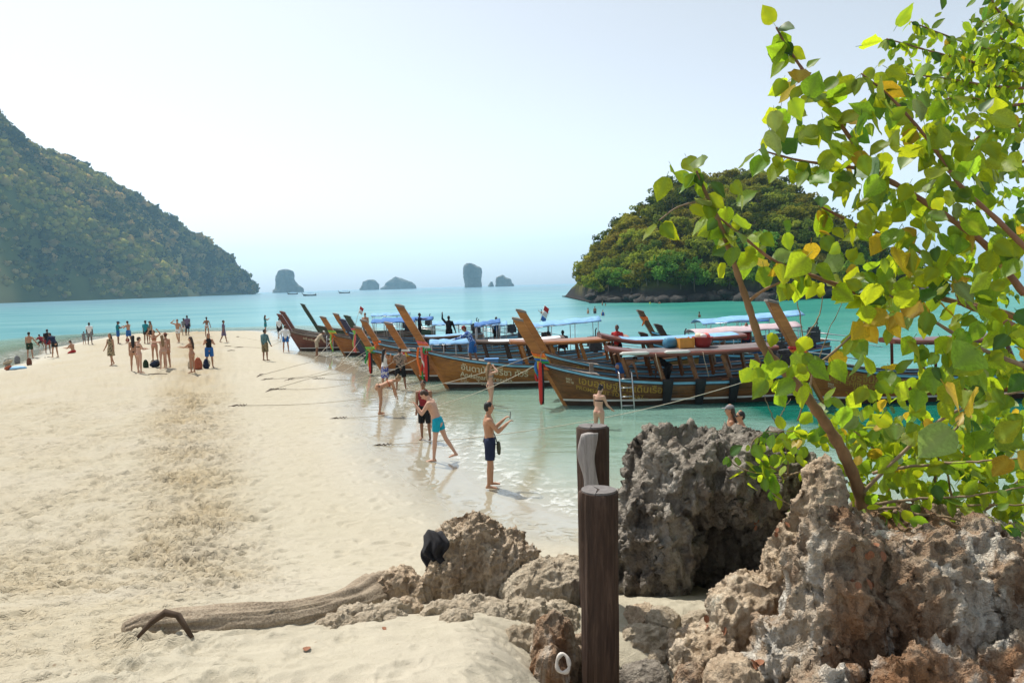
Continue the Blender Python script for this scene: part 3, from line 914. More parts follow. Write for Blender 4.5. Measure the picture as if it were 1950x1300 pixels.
# ================================================================== FOREGROUND ROCKS, POSTS, LOG
m_karst = rock_material('grey_limestone', [(0.055, 0.049, 0.044), (0.233, 0.204, 0.172), (0.468, 0.419, 0.352), (0.592, 0.592, 0.554)], 1.6, 1.0, lime=0.2)
m_karst_b = rock_material('stained_limestone', [(0.045, 0.030, 0.022), (0.307, 0.185, 0.109), (0.538, 0.442, 0.333), (0.640, 0.640, 0.640)], 1.3, 1.0, lime=0.85)
m_karst_t = rock_material('tan_limestone', [(0.182, 0.132, 0.091), (0.497, 0.373, 0.256), (0.761, 0.621, 0.455), (0.780, 0.780, 0.662)], 2.4, 1.0, lime=0.3)

m_karst_s = rock_material('sandy_limestone', [(0.30, 0.235, 0.165), (0.50, 0.415, 0.305), (0.60, 0.52, 0.40), (0.68, 0.61, 0.49)], 2.6, 0.9)

def blob_mesh(blobs):
    V0, F0 = ICO2; V, F = [], []
    for b in blobs:
        c, r_ = b[0], b[1]; rz = b[2] if len(b) > 2 else (0, 0, 0)
        rot = np.array(Matrix.Rotation(rz[2], 3, 'Z') @ Matrix.Rotation(rz[1], 3, 'Y') @ Matrix.Rotation(rz[0], 3, 'X'))
        F.append(F0 + sum(len(v) for v in V))
        V.append((V0 * np.array(r_)) @ rot.T + np.array(c))
    return tri_mesh('rock', np.concatenate(V), np.concatenate(F), True)

def karst(amp, freq, seed, flute=1.0, pits=1.0):
    """rain-worn limestone: broad lumps, sharp vertical flutes, pits and fine roughness"""
    def post(o):
        me = o.data
        for k, (f, a, zf) in enumerate(((1.0, 1.0, 0.7), (2.7, 0.95 * flute, 0.30), (6.8, 0.46 * flute, 0.42), (15.0, 0.20, 0.8))):
            P = get_co(me); Nn = get_no(me)
            q = P * freq * f
            w1 = 0.55 * vnoise(q[:, 0] * .5, q[:, 1] * .5, q[:, 2] * .5, seed + 40 + k); w2_ = 0.55 * vnoise(q[:, 0] * .5 + 31, q[:, 1] * .5, q[:, 2] * .5, seed + 60 + k)
            n = 1 - np.abs(fbm(q[:, 0] + w1, q[:, 1] + w2_, q[:, 2] * zf, seed + 10 * k, 2)) * 2.4
            n = np.clip(n, -1, 1) ** 2 * np.sign(n) - 0.25                  # knife-edged crests
            d = amp * a * n * (0.45 if k else 0.7)
            if k in (1, 2) and pits:
                f1, f2 = worley3(q[:, 0] * 0.8, q[:, 1] * 0.8, q[:, 2] * 0.6, seed + 77 + k)
                d = d - amp * (0.75, 0.45)[k - 1] * pits * np.exp(-(f1 / 0.30) ** 2)
            set_co(me, P + Nn * d[:, None])
    return post

def rock(name, blobs, label, mat, voxel, amp, freq, seed, **k):
    c = np.mean([b[0] for b in blobs], 0); zb = min(b[0][2] - b[1][2] for b in blobs)
    base = np.array([c[0], c[1], zb])
    me = blob_mesh([(np.array(b[0]) - base, *b[1:]) for b in blobs])
    o = link(name, me, mat, None, tuple(base))
    tag(o, label, 'rock')
    remesh_later(o, voxel, 1, karst(amp, freq, seed, **k))
    return o

rock('boulder', [((1.30, 6.70, 1.75), (.37, .50, .85)), ((1.18, 6.62, 1.35), (.36, .42, .55)), ((1.62, 6.85, 2.36), (.55, .62, .46)), ((2.05, 6.72, 2.38), (.50, .60, .38)), ((2.48, 7.0, 2.12), (.42, .5, .62)),
                 ((1.95, 7.25, 1.7), (.75, .35, .8)), ((2.62, 6.9, 1.5), (.3, .4, .6)), ((1.42, 6.9, 2.62), (.22, .3, .20))],
     'big dark grey boulder with a shadowy hollow behind the two wooden posts', m_karst, 0.0155, 0.15, 1.9, 700, flute=1.1)
rock('boulder', [((1.93, 4.46, 2.12), (.33, .36, .66)), ((1.83, 4.40, 1.70), (.42, .38, .55)), ((2.48, 4.50, 1.98), (.46, .42, .66), (0, .25, 0)), ((2.98, 4.62, 1.93), (.42, .48, .66)),
                 ((2.30, 4.62, 1.7), (.8, .4, .5)), ((2.25, 4.95, 2.05), (.45, .3, .5)), ((1.72, 3.95, 1.55), (.33, .3, .45)), ((2.25, 3.85, 1.6), (.5, .35, .55)), ((2.85, 3.9, 1.6), (.5, .35, .6))],
     'large brown and white stained rock in the lower right corner', m_karst_b, 0.0135, 0.115, 2.2, 720, flute=1.1)
rock('rock', [((2.13, 5.15, 2.34), (.185, .2, .60), (0, .12, 0)), ((2.02, 5.12, 1.95), (.30, .28, .55)), ((1.70, 5.08, 1.78), (.38, .30, .34), (0, .45, 0)), ((1.36, 5.02, 1.58), (.34, .30, .22))],
     'narrow rough grey rock spur rising beside the tree trunk', m_karst_t, 0.0125, 0.075, 3.0, 740)
rock('boulder', [((3.0, 5.5, 2.10), (.85, .5, .34), (0, -.05, 0)), ((3.5, 5.2, 1.95), (.6, .5, .45)), ((2.6, 5.7, 2.0), (.4, .4, .4))],
     'low brown rock under the leafy branches at the right edge', m_karst_b, 0.022, 0.08, 2.2, 760)
rock('boulder', [((-.42, 6.35, 1.82), (.36, .32, .36)), ((-.12, 6.32, 1.70), (.30, .3, .36)), ((-.58, 6.30, 1.62), (.26, .28, .30)), ((.05, 6.25, 1.55), (.22, .28, .25)), ((-.40, 6.25, 1.95), (.2, .2, .22))],
     'jagged tan rock on the sand with a dark cloth hung on it', m_karst_t, 0.011, 0.095, 4.0, 780, pits=0.6)
rock('rock', [((-1.02, 6.22, 1.60), (.21, .2, .19)), ((-.86, 6.2, 1.55), (.15, .18, .16))], 'small jagged rock at the thick end of the driftwood log', m_karst_t, 0.012, 0.05, 5.6, 800)
rock('rock', [((.22, 6.0, 1.66), (.32, .3, .26)), ((.02, 5.95, 1.55), (.2, .25, .26)), ((.45, 6.1, 1.66), (.25, .3, .24))], 'sand-topped tan rock between the jagged rock and the posts', m_karst_s, 0.0135, 0.042, 4.0, 820)
rock('rock', [((.24, 4.95, 1.62), (.17, .18, .34)), ((.20, 4.72, 1.52), (.15, .17, .30)), ((.45, 5.05, 1.5), (.25, .15, .25))], 'pitted brown rock wrapped round the foot of the near post', m_karst_b, 0.011, 0.036, 5.0, 840)
rock('rock', [((.98, 5.6, 1.52), (.19, .2, .17)), ((.88, 5.5, 1.45), (.14, .15, .12))], 'small pale rock in the sand right of the posts', m_karst_t, 0.012, 0.036, 5.0, 860)
rock('rock', [((.74, 4.05, 1.70), (.30, .22, .16)), ((.92, 4.1, 1.66), (.16, .2, .14))], 'flat grey rock at the bottom edge beside the near post', m_karst, 0.0125, 0.035, 5.0, 880)
rock('rock', [((1.30, 4.32, 1.72), (.20, .2, .20)), ((1.18, 4.3, 1.62), (.13, .15, .13))], 'pale rounded rock at the foot of the stained rock', m_karst_t, 0.0125, 0.034, 5.0, 890)
rock('rock', [((1.06, 4.45, 1.66), (.12, .13, .16))], 'orange-stained little rock between two pale ones at the bottom edge', m_karst_b, 0.011, 0.024, 6.0, 895)
rock('rock', [((1.42, 4.02, 1.62), (.24, .2, .18))], 'dark low rock in front of the stained rock at the bottom edge', m_karst, 0.012, 0.032, 5.0, 897)
rock('rock', [((-.02, 5.55, 1.66), (.13, .12, .10)), ((-.12, 5.5, 1.62), (.1, .1, .08))], 'sand-dusted stone in front of the jagged rock', m_karst_t, 0.010, 0.024, 6.0, 901)
rock('rock', [((-.40, 5.62, 1.66), (.10, .11, .13))], 'upright orange-sided stone standing in the sand by the jagged rock', m_karst_b, 0.010, 0.024, 6.0, 903)
rock('rock', [((-.86, 5.5, 1.74), (.13, .11, .10))], 'half-buried stone in the sand in front of the log end', m_karst_t, 0.010, 0.024, 6.0, 905)

# low sand-coloured ledge between the log and the posts
def ledge(px, label, seed):
    bl = []
    for u, v, rx, rz in px:
        p = on_ground(u, v); bl.append(((p.x, p.y, p.z - rz * .25), (rx, rx * .8, rz)))
    rock('rock', bl, label, m_karst_s, .0125, .05, 4.2, seed, pits=.5)
ledge([(690, 1176, .22, .13), (735, 1172, .22, .15), (640, 1186, .16, .09)], 'low pale ledge in the sand in front of the log end', 911)
ledge([(845, 1172, .20, .15), (890, 1166, .22, .18), (935, 1170, .20, .16)], 'pale sandy ledge at the foot of the jagged rock', 921)
ledge([(1010, 1176, .24, .20), (1060, 1180, .22, .20), (1000, 1215, .18, .12)], 'pale sandy ledge just left of the near post', 931)
ledge([(1240, 1215, .22, .14), (1300, 1235, .25, .16), (1360, 1225, .25, .18)], 'pale sandy ledge between the near post and the stained rock', 941)

# loose stones round the posts and the rock feet, each set on the sand
def stone(u, v, size, label, mat, seed, sq=(1.2, 1, .8)):
    p = on_ground(u, v)
    rock('stone', [((p.x, p.y, p.z + size * (.02 + .22 * (seed % 3) / 2)), (size * sq[0], size * sq[1], size * sq[2])), ((p.x + size * .5, p.y + .05, p.z + size * .1), (size * .7, size * .6, size * .5))], label, mat, max(.008, size * .075), size * .22, .75 / size, seed, pits=.5)
for i, a_ in enumerate([(1212, 1212, .10, 'pale stone just right of the near post', m_karst_s), (1262, 1186, .12, 'tan stone under the edge of the big dark boulder', m_karst_s), (1318, 1262, .15, 'orange-brown stone between two grey ones at the bottom right', m_karst_b),
                        (1392, 1262, .16, 'rounded grey stone left of the stained rock', m_karst), (1452, 1296, .15, 'grey stone at the bottom edge under the stained rock', m_karst), (1225, 1298, .17, 'flat grey stone at the bottom edge right of the near post', m_karst),
                        (1330, 1190, .12, 'tan stone in the hollow of the dark boulder', m_karst_s), (1400, 1200, .10, 'small tan stone at the foot of the rock spur', m_karst_s), (868, 1182, .10, 'little tan stone left of the upright orange one', m_karst_s),
                        (905, 1168, .12, 'tan stone at the foot of the jagged rock', m_karst_s), (985, 1172, .13, 'tan stone in front of the sand-topped rock', m_karst_s), (700, 1182, .09, 'pale stone half buried in front of the log end', m_karst_s),
                        (1040, 1182, .12, 'tan stone left of the near post', m_karst_s), (1280, 1222, .08, 'small pale stone in the sandy gap between the rocks', m_karst_s), (1255, 1252, .07, 'smallest pale stone in the sandy gap between the rocks', m_karst_s)]):
    stone(*a_, 1000 + 7 * i)

# ---- wooden posts
def wood_material(name, cols, scale, ring=False):
    m, nt, out = nodes(name)
    p = N(nt, 'ShaderNodeBsdfPrincipled')
    v = coords(nt, 'Object', (1, 1, 0.10))
    a = noise(nt, v, scale * .6, 6, 0.75, 1.2); b = noise(nt, coords(nt, 'Object', (1, 1, .07)), scale * 3, 5, 0.75, 0.8)
    k = math_(nt, 'ADD', math_(nt, 'MULTIPLY', a, 0.5), math_(nt, 'MULTIPLY', b, 0.5))
    c = ramp(nt, k, [(0.32 + 0.36 * i / (len(cols) - 1), q) for i, q in enumerate(cols)])
    nt.links.new(c, p.inputs['Base Color']); p.inputs['Roughness'].default_value = 0.8; p.inputs['Specular IOR Level'].default_value = 0.25
    nt.links.new(bump(nt, k, 0.7, 0.02), p.inputs['Normal'])
    nt.links.new(p.outputs[0], out.inputs[0])
    return m
m_post = wood_material('dark_post_wood', [(0.020, 0.013, 0.010), (0.060, 0.036, 0.026), (0.135, 0.086, 0.062)], 14)
m_post_top = plain('post_end_grain', (0.16, 0.145, 0.14), 0.85, 0.25, 24)
m_grey_wood = wood_material('weathered_grey_wood', [(0.17, 0.15, 0.145), (0.36, 0.33, 0.315), (0.55, 0.51, 0.49)], 16)

def post(u, v, y, rad, label, tilt, seed):
    top = at_y(u, v, y); zb = ground(top.x, top.y) - 0.45
    h = top.z - zb
    n, k = 44, 80
    zz = np.linspace(0, h, n); a = np.linspace(0, 2 * math.pi, k, endpoint=False)
    A, ZZ = np.meshgrid(a, zz)
    rr_ = rad * (1 + 0.10 * vnoise(np.cos(A) * 2 + seed, np.sin(A) * 2, ZZ * 1.1, seed) + 0.035 * vnoise(np.cos(A) * 9, np.sin(A) * 9 + seed, ZZ * 2.2, seed + 1) - 0.10 * np.exp(-((np.mod(A - seed - 0.25 * np.sin(ZZ * 3), 2 * math.pi) - 3.2) / 0.07) ** 2) - 0.07 * np.exp(-((np.mod(A - seed * 2 - 0.3 * np.sin(ZZ * 2), 2 * math.pi) - 1.6) / 0.06) ** 2))
    rr_[-1] = rad * 0.93
    P = np.stack([rr_ * np.cos(A), rr_ * np.sin(A), ZZ], -1)
    P[-2, :, 2] = h - 0.008
    P = np.concatenate([P, np.broadcast_to(np.array([0, 0, h - 0.001]), (1, k, 3))])
    e = empty('wooden_post', (top.x, top.y, zb)); e.rotation_euler = tilt
    tag(e, label, 'post')
    link('post_shaft', grid_mesh('post_shaft', P, True, True), m_post, e)
    # end grain: three wedges with a drying crack between them
    mb = MB()
    cuts = [0.0, 1.9, 4.4, 2 * math.pi]
    for i in range(3):
        a0, a1 = cuts[i] + 0.02, cuts[i + 1] - 0.02
        c = Vector((0.012 * math.cos((a0 + a1) / 2), 0.012 * math.sin((a0 + a1) / 2), 0))
        ring = [Vector((rad * 0.915 * math.cos(a0 + (a1 - a0) * j / 10), rad * 0.915 * math.sin(a0 + (a1 - a0) * j / 10), 0)) for j in range(11)]
        zt = h + 0.006 + 0.004 * i
        vs_ = [c + Vector((0, 0, zt))] + [q + Vector((0, 0, zt)) for q in ring] + [c + Vector((0, 0, h - 0.004))] + [q + Vector((0, 0, h - 0.004)) for q in ring]
        fs = [(0, j, j + 1) for j in range(1, 11)] + [(j, j + 12, j + 13, j + 1) for j in range(1, 11)] + [(0, 12, 13, 1), (0, 11, 23, 12)]
        link('end_grain', mesh('end_grain', vs_, fs), m_post_top, e)
    return e, top
post(1133, 934, 4.7, 0.125, 'near dark round post with a cracked flat top', (0, R(0.8), 0), 11)
pe, ptop = post(1124, 812, 5.75, 0.122, 'taller dark post standing behind the near one', (0, R(0.6), 0), 12)
# weathered plank lashed to the back post
n, k = 22, 14
zz = np.linspace(0, 0.62, n); a = np.linspace(0, 2 * math.pi, k, endpoint=False); A, ZZ = np.meshgrid(a, zz)
bend = 0.022 * np.sin(ZZ * 9) + 0.03 * sstep(0.40, 0.62, ZZ)
wd = 0.062 + 0.010 * np.sin(ZZ * 13 + 1)
P = np.stack([bend + wd * np.cos(A), 0.030 * np.sin(A), ZZ], -1)
P[..., 2] += 0.01 * vnoise(np.cos(A) * 2, ZZ * 5, 0, 3)
pl = at_y(1119, 830, 5.60)
o = link('weathered_wood', grid_mesh('weathered_wood', np.concatenate([P[:1] * 0 + P[:1].mean(1, keepdims=True), P, P[-1:] * 0 + P[-1:].mean(1, keepdims=True)]), True, True), m_grey_wood, None, (pl.x, pl.y, pl.z - 0.60))
tag(o, 'bleached grey piece of driftwood fixed to the taller post', 'driftwood')

# ---- driftwood log
m_log = rock_material('pale_driftwood', [(0.17, 0.135, 0.10), (0.37, 0.30, 0.22), (0.52, 0.44, 0.335)], 5.0, 0.5, False)
path = []
for u, v, rad in [(236, 1197, 0.062), (262, 1193, 0.097), (300, 1190, 0.117), (340, 1188, 0.138), (395, 1188, 0.149), (440, 1187, 0.145), (505, 1184, 0.149), (545, 1178, 0.138), (600, 1166, 0.135), (645, 1154, 0.138), (676, 1146, 0.159), (702, 1138, 0.207), (722, 1134, 0.228), (740, 1130, 0.138)]:
    g = on_ground(u, v + 8); path.append((g + Vector((0, 0, rad * 0.18)), rad))
pts_ = np.array([p_[0] for p_ in path]); rad_ = np.array([p_[1] for p_ in path])
tq = np.linspace(0, len(path) - 1, 90); ctr = np.stack([np.interp(tq, range(len(path)), pts_[:, i]) for i in range(3)], -1); rd = np.interp(tq, range(len(path)), rad_)
k = 64; rings = []
for i in range(90):
    d = Vector(ctr[min(i + 1, 89)] - ctr[max(i - 1, 0)]).normalized(); sd = d.cross(Vector((0, 0, 1))).normalized(); up = sd.cross(d)
    aa = np.linspace(0, 2 * math.pi, k, endpoint=False)
    gr_ = vnoise(np.cos(aa) * 9 + i * .02, np.sin(aa) * 9, np.full(k, i * 0.045), 52); fi = vnoise(np.cos(aa) * 22, np.sin(aa) * 22, np.full(k, i * 0.06), 53)
    w = rd[i] * (1 + 0.10 * vnoise(np.cos(aa) * 1.5, np.sin(aa) * 1.5, np.full(k, i * 0.10), 51) - 0.24 * np.clip(gr_, 0, 1) + 0.10 * fi)
    rings.append(ctr[i] + np.outer(np.cos(aa) * w, sd) + np.outer(np.sin(aa) * w * 0.9, up))
P = np.array(rings); c0 = P[0].mean(0)
P = np.concatenate([np.broadcast_to(P[:1].mean(1, keepdims=True), (1, k, 3)), P, np.broadcast_to(P[-1:].mean(1, keepdims=True), (1, k, 3))])
lg = empty('driftwood_log', tuple(c0)); tag(lg, 'long pale driftwood log half buried in the sand', 'log')
link('log_trunk', grid_mesh('log_trunk', P - c0, True, True), m_log, lg)
m_dark_stick = plain('dark_branch', (0.075, 0.048, 0.03), 0.9, 0.3, 8)
bpts = [on_ground(262, 1216) + Vector((0, 0, .01)), on_ground(290, 1212) + Vector((0, 0, .10)), on_ground(318, 1210) + Vector((0, 0, .16)), on_ground(342, 1210) + Vector((0, 0, .14)), on_ground(366, 1216) + Vector((0, 0, .01))]
MB().tube([Vector(q) - Vector(c0) for q in bpts], [.012, .02, .026, .022, .014], 8).build('branch_stub', m_dark_stick, lg, True)

# dark cloth over the jagged rock
cl = at_y(826, 1038, 6.0)
n = 18
q = np.linspace(-1, 1, n); QX, QZ = np.meshgrid(q, q)
P = np.stack([QX * 0.095 * (1 + .22 * np.sin(QZ * 3 + 1)) + 0.02 * np.sin(QZ * 4), -0.05 * (1 - QX ** 2) - 0.040 * np.sin(QX * 8 + QZ * 3) * (0.75 - 0.35 * QZ) + 0.10 * np.clip(QZ, 0, 1) ** 2, QZ * 0.115 - 0.045 * QX ** 2 - 0.012 * np.sin(QX * 5)], -1)
o = link('cloth', grid_mesh('cloth', P), plain('dark_cloth', (0.022, 0.021, 0.024), 0.95, 0.3, 20), None, tuple(cl))
sd_ = o.modifiers.new('thickness', 'SOLIDIFY'); sd_.thickness = 0.006
tag(o, 'crumpled dark cloth hanging on the left of the jagged rock', 'cloth')

# white ring-shaped shell stuck on the rock by the near post
rp = at_y(1072, 1262, 4.50)
pts_ = [Vector((0.040 * math.cos(a), 0, 0.056 * math.sin(a) - 0.01 * math.cos(a) ** 2)) for a in np.linspace(0, 2 * math.pi, 25)]
o = MB().tube(pts_, [0.012 + 0.003 * math.sin(i) for i in range(25)], 8, False).build('shell_ring', plain('shell_white', (0.62, 0.57, 0.52), 0.6, 0.15, 30), None, True, loc=tuple(rp), rot=(R(-12), 0, R(-15)))
tag(o, 'small white ring-shaped shell on the rock by the near post', 'shell')
# ================================================================== LONG-TAIL BOATS
def varnish(name, a, b, rough=0.32):
    if name in MATS: return MATS[name]
    m, nt, out = nodes(name)
    p = N(nt, 'ShaderNodeBsdfPrincipled')
    v = coords(nt, 'Object', (0.25, 2.0, 2.6))
    n1 = noise(nt, v, 2.2, 6, 0.68, 0.8); n2 = noise(nt, coords(nt, 'Object', (0.6, 3, 9)), 6, 4, 0.6, 0.3)
    c = ramp(nt, math_(nt, 'ADD', math_(nt, 'MULTIPLY', n1, 0.65), math_(nt, 'MULTIPLY', n2, 0.35)), [(0.34, a), (0.66, b)])
    grime = noise(nt, coords(nt, 'Object', (0.5, 1, 1.1)), 1.7, 6, 0.72, 0.6)
    c = mix(nt, c, tuple(q * 0.30 + 0.006 for q in a), ramp(nt, grime, [(0.50, (0, 0, 0)), (0.72, (0.85, 0.85, 0.85))]))
    scuff = noise(nt, coords(nt, 'Object', (0.5, 3, 6)), 9, 4, 0.75, 0.3)
    c = mix(nt, c, tuple(min(1, q * 0.8 + 0.14) for q in b), ramp(nt, scuff, [(0.64, (0, 0, 0)), (0.74, (0.5, 0.5, 0.5))]))
    nt.links.new(c, p.inputs['Base Color']); p.inputs['Roughness'].default_value = rough; p.inputs['Specular IOR Level'].default_value = 0.4
    nt.links.new(bump(nt, n2, 0.12, 0.01), p.inputs['Normal'])
    nt.links.new(p.outputs[0], out.inputs[0]); MATS[name] = m
    return m
W = {'amber': varnish('amber_varnish', (0.19, 0.070, 0.013), (0.46, 0.19, 0.036)),
     'brown': varnish('brown_varnish', (0.070, 0.027, 0.010), (0.26, 0.105, 0.030)),
     'maroon': varnish('maroon_paint', (0.085, 0.026, 0.018), (0.20, 0.065, 0.042)),
     'orange': varnish('orange_varnish', (0.20, 0.064, 0.015), (0.42, 0.155, 0.034)),
     'green': varnish('green_paint', (0.020, 0.040, 0.022), (0.055, 0.080, 0.045)),
     'navy': varnish('navy_paint', (0.018, 0.018, 0.050), (0.045, 0.042, 0.10)),
     'post': varnish('prow_wood', (0.30, 0.105, 0.022), (0.50, 0.205, 0.050), 0.45),
     'dark': varnish('dark_wood', (0.030, 0.016, 0.010), (0.080, 0.040, 0.022), 0.6),
     'deck': varnish('grey_deck', (0.16, 0.135, 0.115), (0.32, 0.28, 0.24), 0.8)}
m_white = plain('white_paint', (0.72, 0.71, 0.67), 0.5, 0.1, 4)
m_blue_rail = plain('pale_blue_paint', (0.20, 0.46, 0.66), 0.45, 0.15, 3)
m_black = plain('black_rubber', (0.014, 0.014, 0.016), 0.7, 0.3, 5)
m_steel = plain('steel', (0.55, 0.55, 0.55), 0.35, 0.1, 6, metal=0.8)
m_engine = plain('engine_metal', (0.05, 0.05, 0.055), 0.5, 0.5, 9, metal=0.3)
m_sky_cloth = plain('light_blue_canvas', (0.20, 0.40, 0.64), 0.85, 0.25, 3)
m_blue_cloth = plain('blue_canvas', (0.045, 0.16, 0.42), 0.8, 0.2, 3)
m_pink_cloth = plain('faded_pink_canvas', (0.50, 0.39, 0.41), 0.85, 0.12, 3)
m_gold = plain('gold_letters', (0.42, 0.25, 0.040), 0.5, 0.1, 4)
m_cream = plain('cream_letters', (0.66, 0.58, 0.40), 0.5, 0.1, 4)
def cloth(name, col): return plain('cloth_' + name, col, 0.85, 0.18, 14)
CL = {'red': cloth('red', (0.55, 0.035, 0.030)), 'pink': cloth('pink', (0.72, 0.16, 0.15)), 'orange': cloth('orange', (0.80, 0.17, 0.03)), 'yellow': cloth('yellow', (0.75, 0.50, 0.06)),
      'green': cloth('green', (0.05, 0.36, 0.10)), 'lime': cloth('lime', (0.25, 0.60, 0.10)), 'blue': cloth('blue', (0.05, 0.18, 0.52)), 'white': cloth('white', (0.75, 0.74, 0.70)), 'purple': cloth('purple', (0.24, 0.07, 0.32))}

def text_points(body, size):
    cu = bpy.data.curves.new('text', 'FONT'); cu.body = body; cu.size = size; cu.resolution_u = 2; cu.offset = size * 0.012; cu.shear = 0.0
    o = bpy.data.objects.new('text', cu); COL.objects.link(o)
    dg = bpy.context.evaluated_depsgraph_get()
    me = bpy.data.meshes.new_from_object(o.evaluated_get(dg))
    V = get_co(me); F = [tuple(p_.vertices) for p_ in me.polygons]
    bpy.data.objects.remove(o); bpy.data.curves.remove(cu); bpy.data.meshes.remove(me)
    return V, F
RAKE = 0.55
class Hull:
    def __init__(s, L=10.0, beam=0.95, sheer=1.0, prow=3.1):
        s.L, s.b, s.k, s.prow = L, beam, sheer, prow
    def zs(s, t): return s.k * float(np.interp(t, [0, .06, .15, .28, .45, .65, .85, 1], [1.52, 1.34, 1.13, .93, .82, .80, .90, 1.05]))
    def x(s, t, z): return -RAKE * z * (1 - t) ** 1.4 + s.L * t
    def half(s, t, z):
        f = (1 - (1 - min(t / 0.42, 1)) ** 2.0) ** 0.80
        f *= 1 - 0.22 * max(0, (t - 0.7) / 0.3) ** 1.6
        g = max(0, min(1, (z + .4) / (s.zs(t) + .4)))
        return s.b * (0.035 + 0.965 * f) * (0.56 + 0.44 * g ** 0.85)
    def pt(s, t, z, side, off=0.0): return (s.x(t, z), side * (s.half(t, z) + off), z)
    def t_at(s, x, z):
        lo, hi = 0.0, 1.0
        for _ in range(30):
            m_ = (lo + hi) / 2
            if s.x(m_, z) < x: lo = m_
            else: hi = m_
        return lo
    def strip(s, name, mat, parent, side, zlo, zhi, off=0.0, th=0.03, n=44, lo_out=0.0):
        mb = MB(); ts = [(i / n) ** 1.25 for i in range(n + 1)]
        for t in ts:
            a, b = zlo(t), zhi(t)
            mb.v += [s.pt(t, a, side, off + lo_out), s.pt(t, b, side, off), s.pt(t, b, side, off - th), s.pt(t, a, side, off - th)]
        for i in range(n):
            for k in range(4):
                a = i * 4 + k; b = i * 4 + (k + 1) % 4
                mb.f.append((a, b, b + 4, a + 4) if side < 0 else (b, a, a + 4, b + 4))
        mb.f.append((0, 1, 2, 3)); e = n * 4; mb.f.append((e + 3, e + 2, e + 1, e))
        return mb.build(name, mat, parent)
    def write(s, body, size, x0, drop, mat, parent, name='lettering', side=-1, slope=None):
        """letters laid on the planking; drop = metres below the rail at the first letter"""
        V, F = text_points(body, size)
        t0 = s.t_at(x0, 1.0); z0 = s.zs(t0) - drop
        out = []
        for x, y, _ in V:
            tt = s.t_at(x0 + x, z0)
            z = z0 + y + (s.zs(tt) - s.zs(t0)) * 0.92
            tt = s.t_at(x0 + x, z)
            out.append(s.pt(tt, z, side, 0.022))
        return link(name, mesh(name, out, F), mat, parent)

def fill_between(mb, h, t0, t1, zf, inset=0.06, n=8):
    """deck planks across the hull between two stations"""
    for i in range(n):
        a = t0 + (t1 - t0) * i / n; b = t0 + (t1 - t0) * (i + 0.93) / n
        za, zb = zf(a), zf(b)
        vs = [(h.x(a, za), -h.half(a, za) + inset, za), (h.x(a, za), h.half(a, za) - inset, za), (h.x(b, zb), h.half(b, zb) - inset, zb), (h.x(b, zb), -h.half(b, zb) + inset, zb)]
        mb.add(vs + [(x, y, z - 0.025) for x, y, z in vs], [(0, 3, 2, 1), (4, 5, 6, 7), (0, 1, 5, 4), (1, 2, 6, 5), (2, 3, 7, 6), (3, 0, 4, 7)])

def board_roof(root, h, x0, x1, z, wid, mat, top_mat, post_mat, n_posts=4, nose=0.18):
    """long wooden roof on raked posts, with a flat top skin and rounded edge"""
    mb = MB(); n = 22; prof_ = [(-.5, 0.0), (-.5, .07), (-.46, .12), (-.25, .15), (0, .165), (.25, .15), (.46, .12), (.5, .07), (.5, 0.0), (.46, -.03), (-.46, -.03)]
    k = len(prof_)
    for i in range(n + 1):
        q = i / n; x = x0 + (x1 - x0) * q
        rise = nose * max(0, 1 - q * 4) ** 1.5 + 0.10 * max(0, q * 1.6 - 0.6) ** 2
        taper = 0.62 + 0.38 * min(1, q * 3.2) ** 0.7
        mb.v += [(x, wid * taper * y, z + rise + zz_) for y, zz_ in prof_]
    for i in range(n):
        for j in range(k):
            a = i * k + j; b = i * k + (j + 1) % k
            mb.f.append((a, a + k, b + k, b))
    mb.f.append(tuple(range(k))); mb.f.append(tuple(n * k + j for j in reversed(range(k))))
    rf = mb.build('roof', mat, root)
    if top_mat is not None:
        mt = MB()
        for i in range(1, n):
            q0, q1 = i / n, (i + 1) / n
            for (qa) in (q0,):
                pass
        P = []
        for i in range(3, n):
            q = i / n; x = x0 + (x1 - x0) * q
            rise = nose * max(0, 1 - q * 4) ** 1.5 + 0.10 * max(0, q * 1.6 - 0.6) ** 2; tp = 0.62 + 0.38 * min(1, q * 3.2) ** 0.7
            P.append([(x, wid * tp * y * .86, z + rise + zz_) for y, zz_ in ((-.5, .125), (-.25, .162), (0, .178), (.25, .162), (.5, .125))])
        o = link('roof_canvas', grid_mesh('roof_canvas', np.array(P)), top_mat, rf)
    for i in range(n_posts):
        q = (i + 0.35) / n_posts; x = x0 + (x1 - x0) * q
        for sd in (-1, 1):
            t = h.t_at(x + 0.2, 0.8); zb = h.zs(t)
            MB().beam((x + 0.22, sd * (h.half(t, zb) - 0.07), zb - 0.02), (x, sd * wid * 0.40, z - 0.03), 0.09, 0.13).build('roof_post', post_mat, root)
    return rf

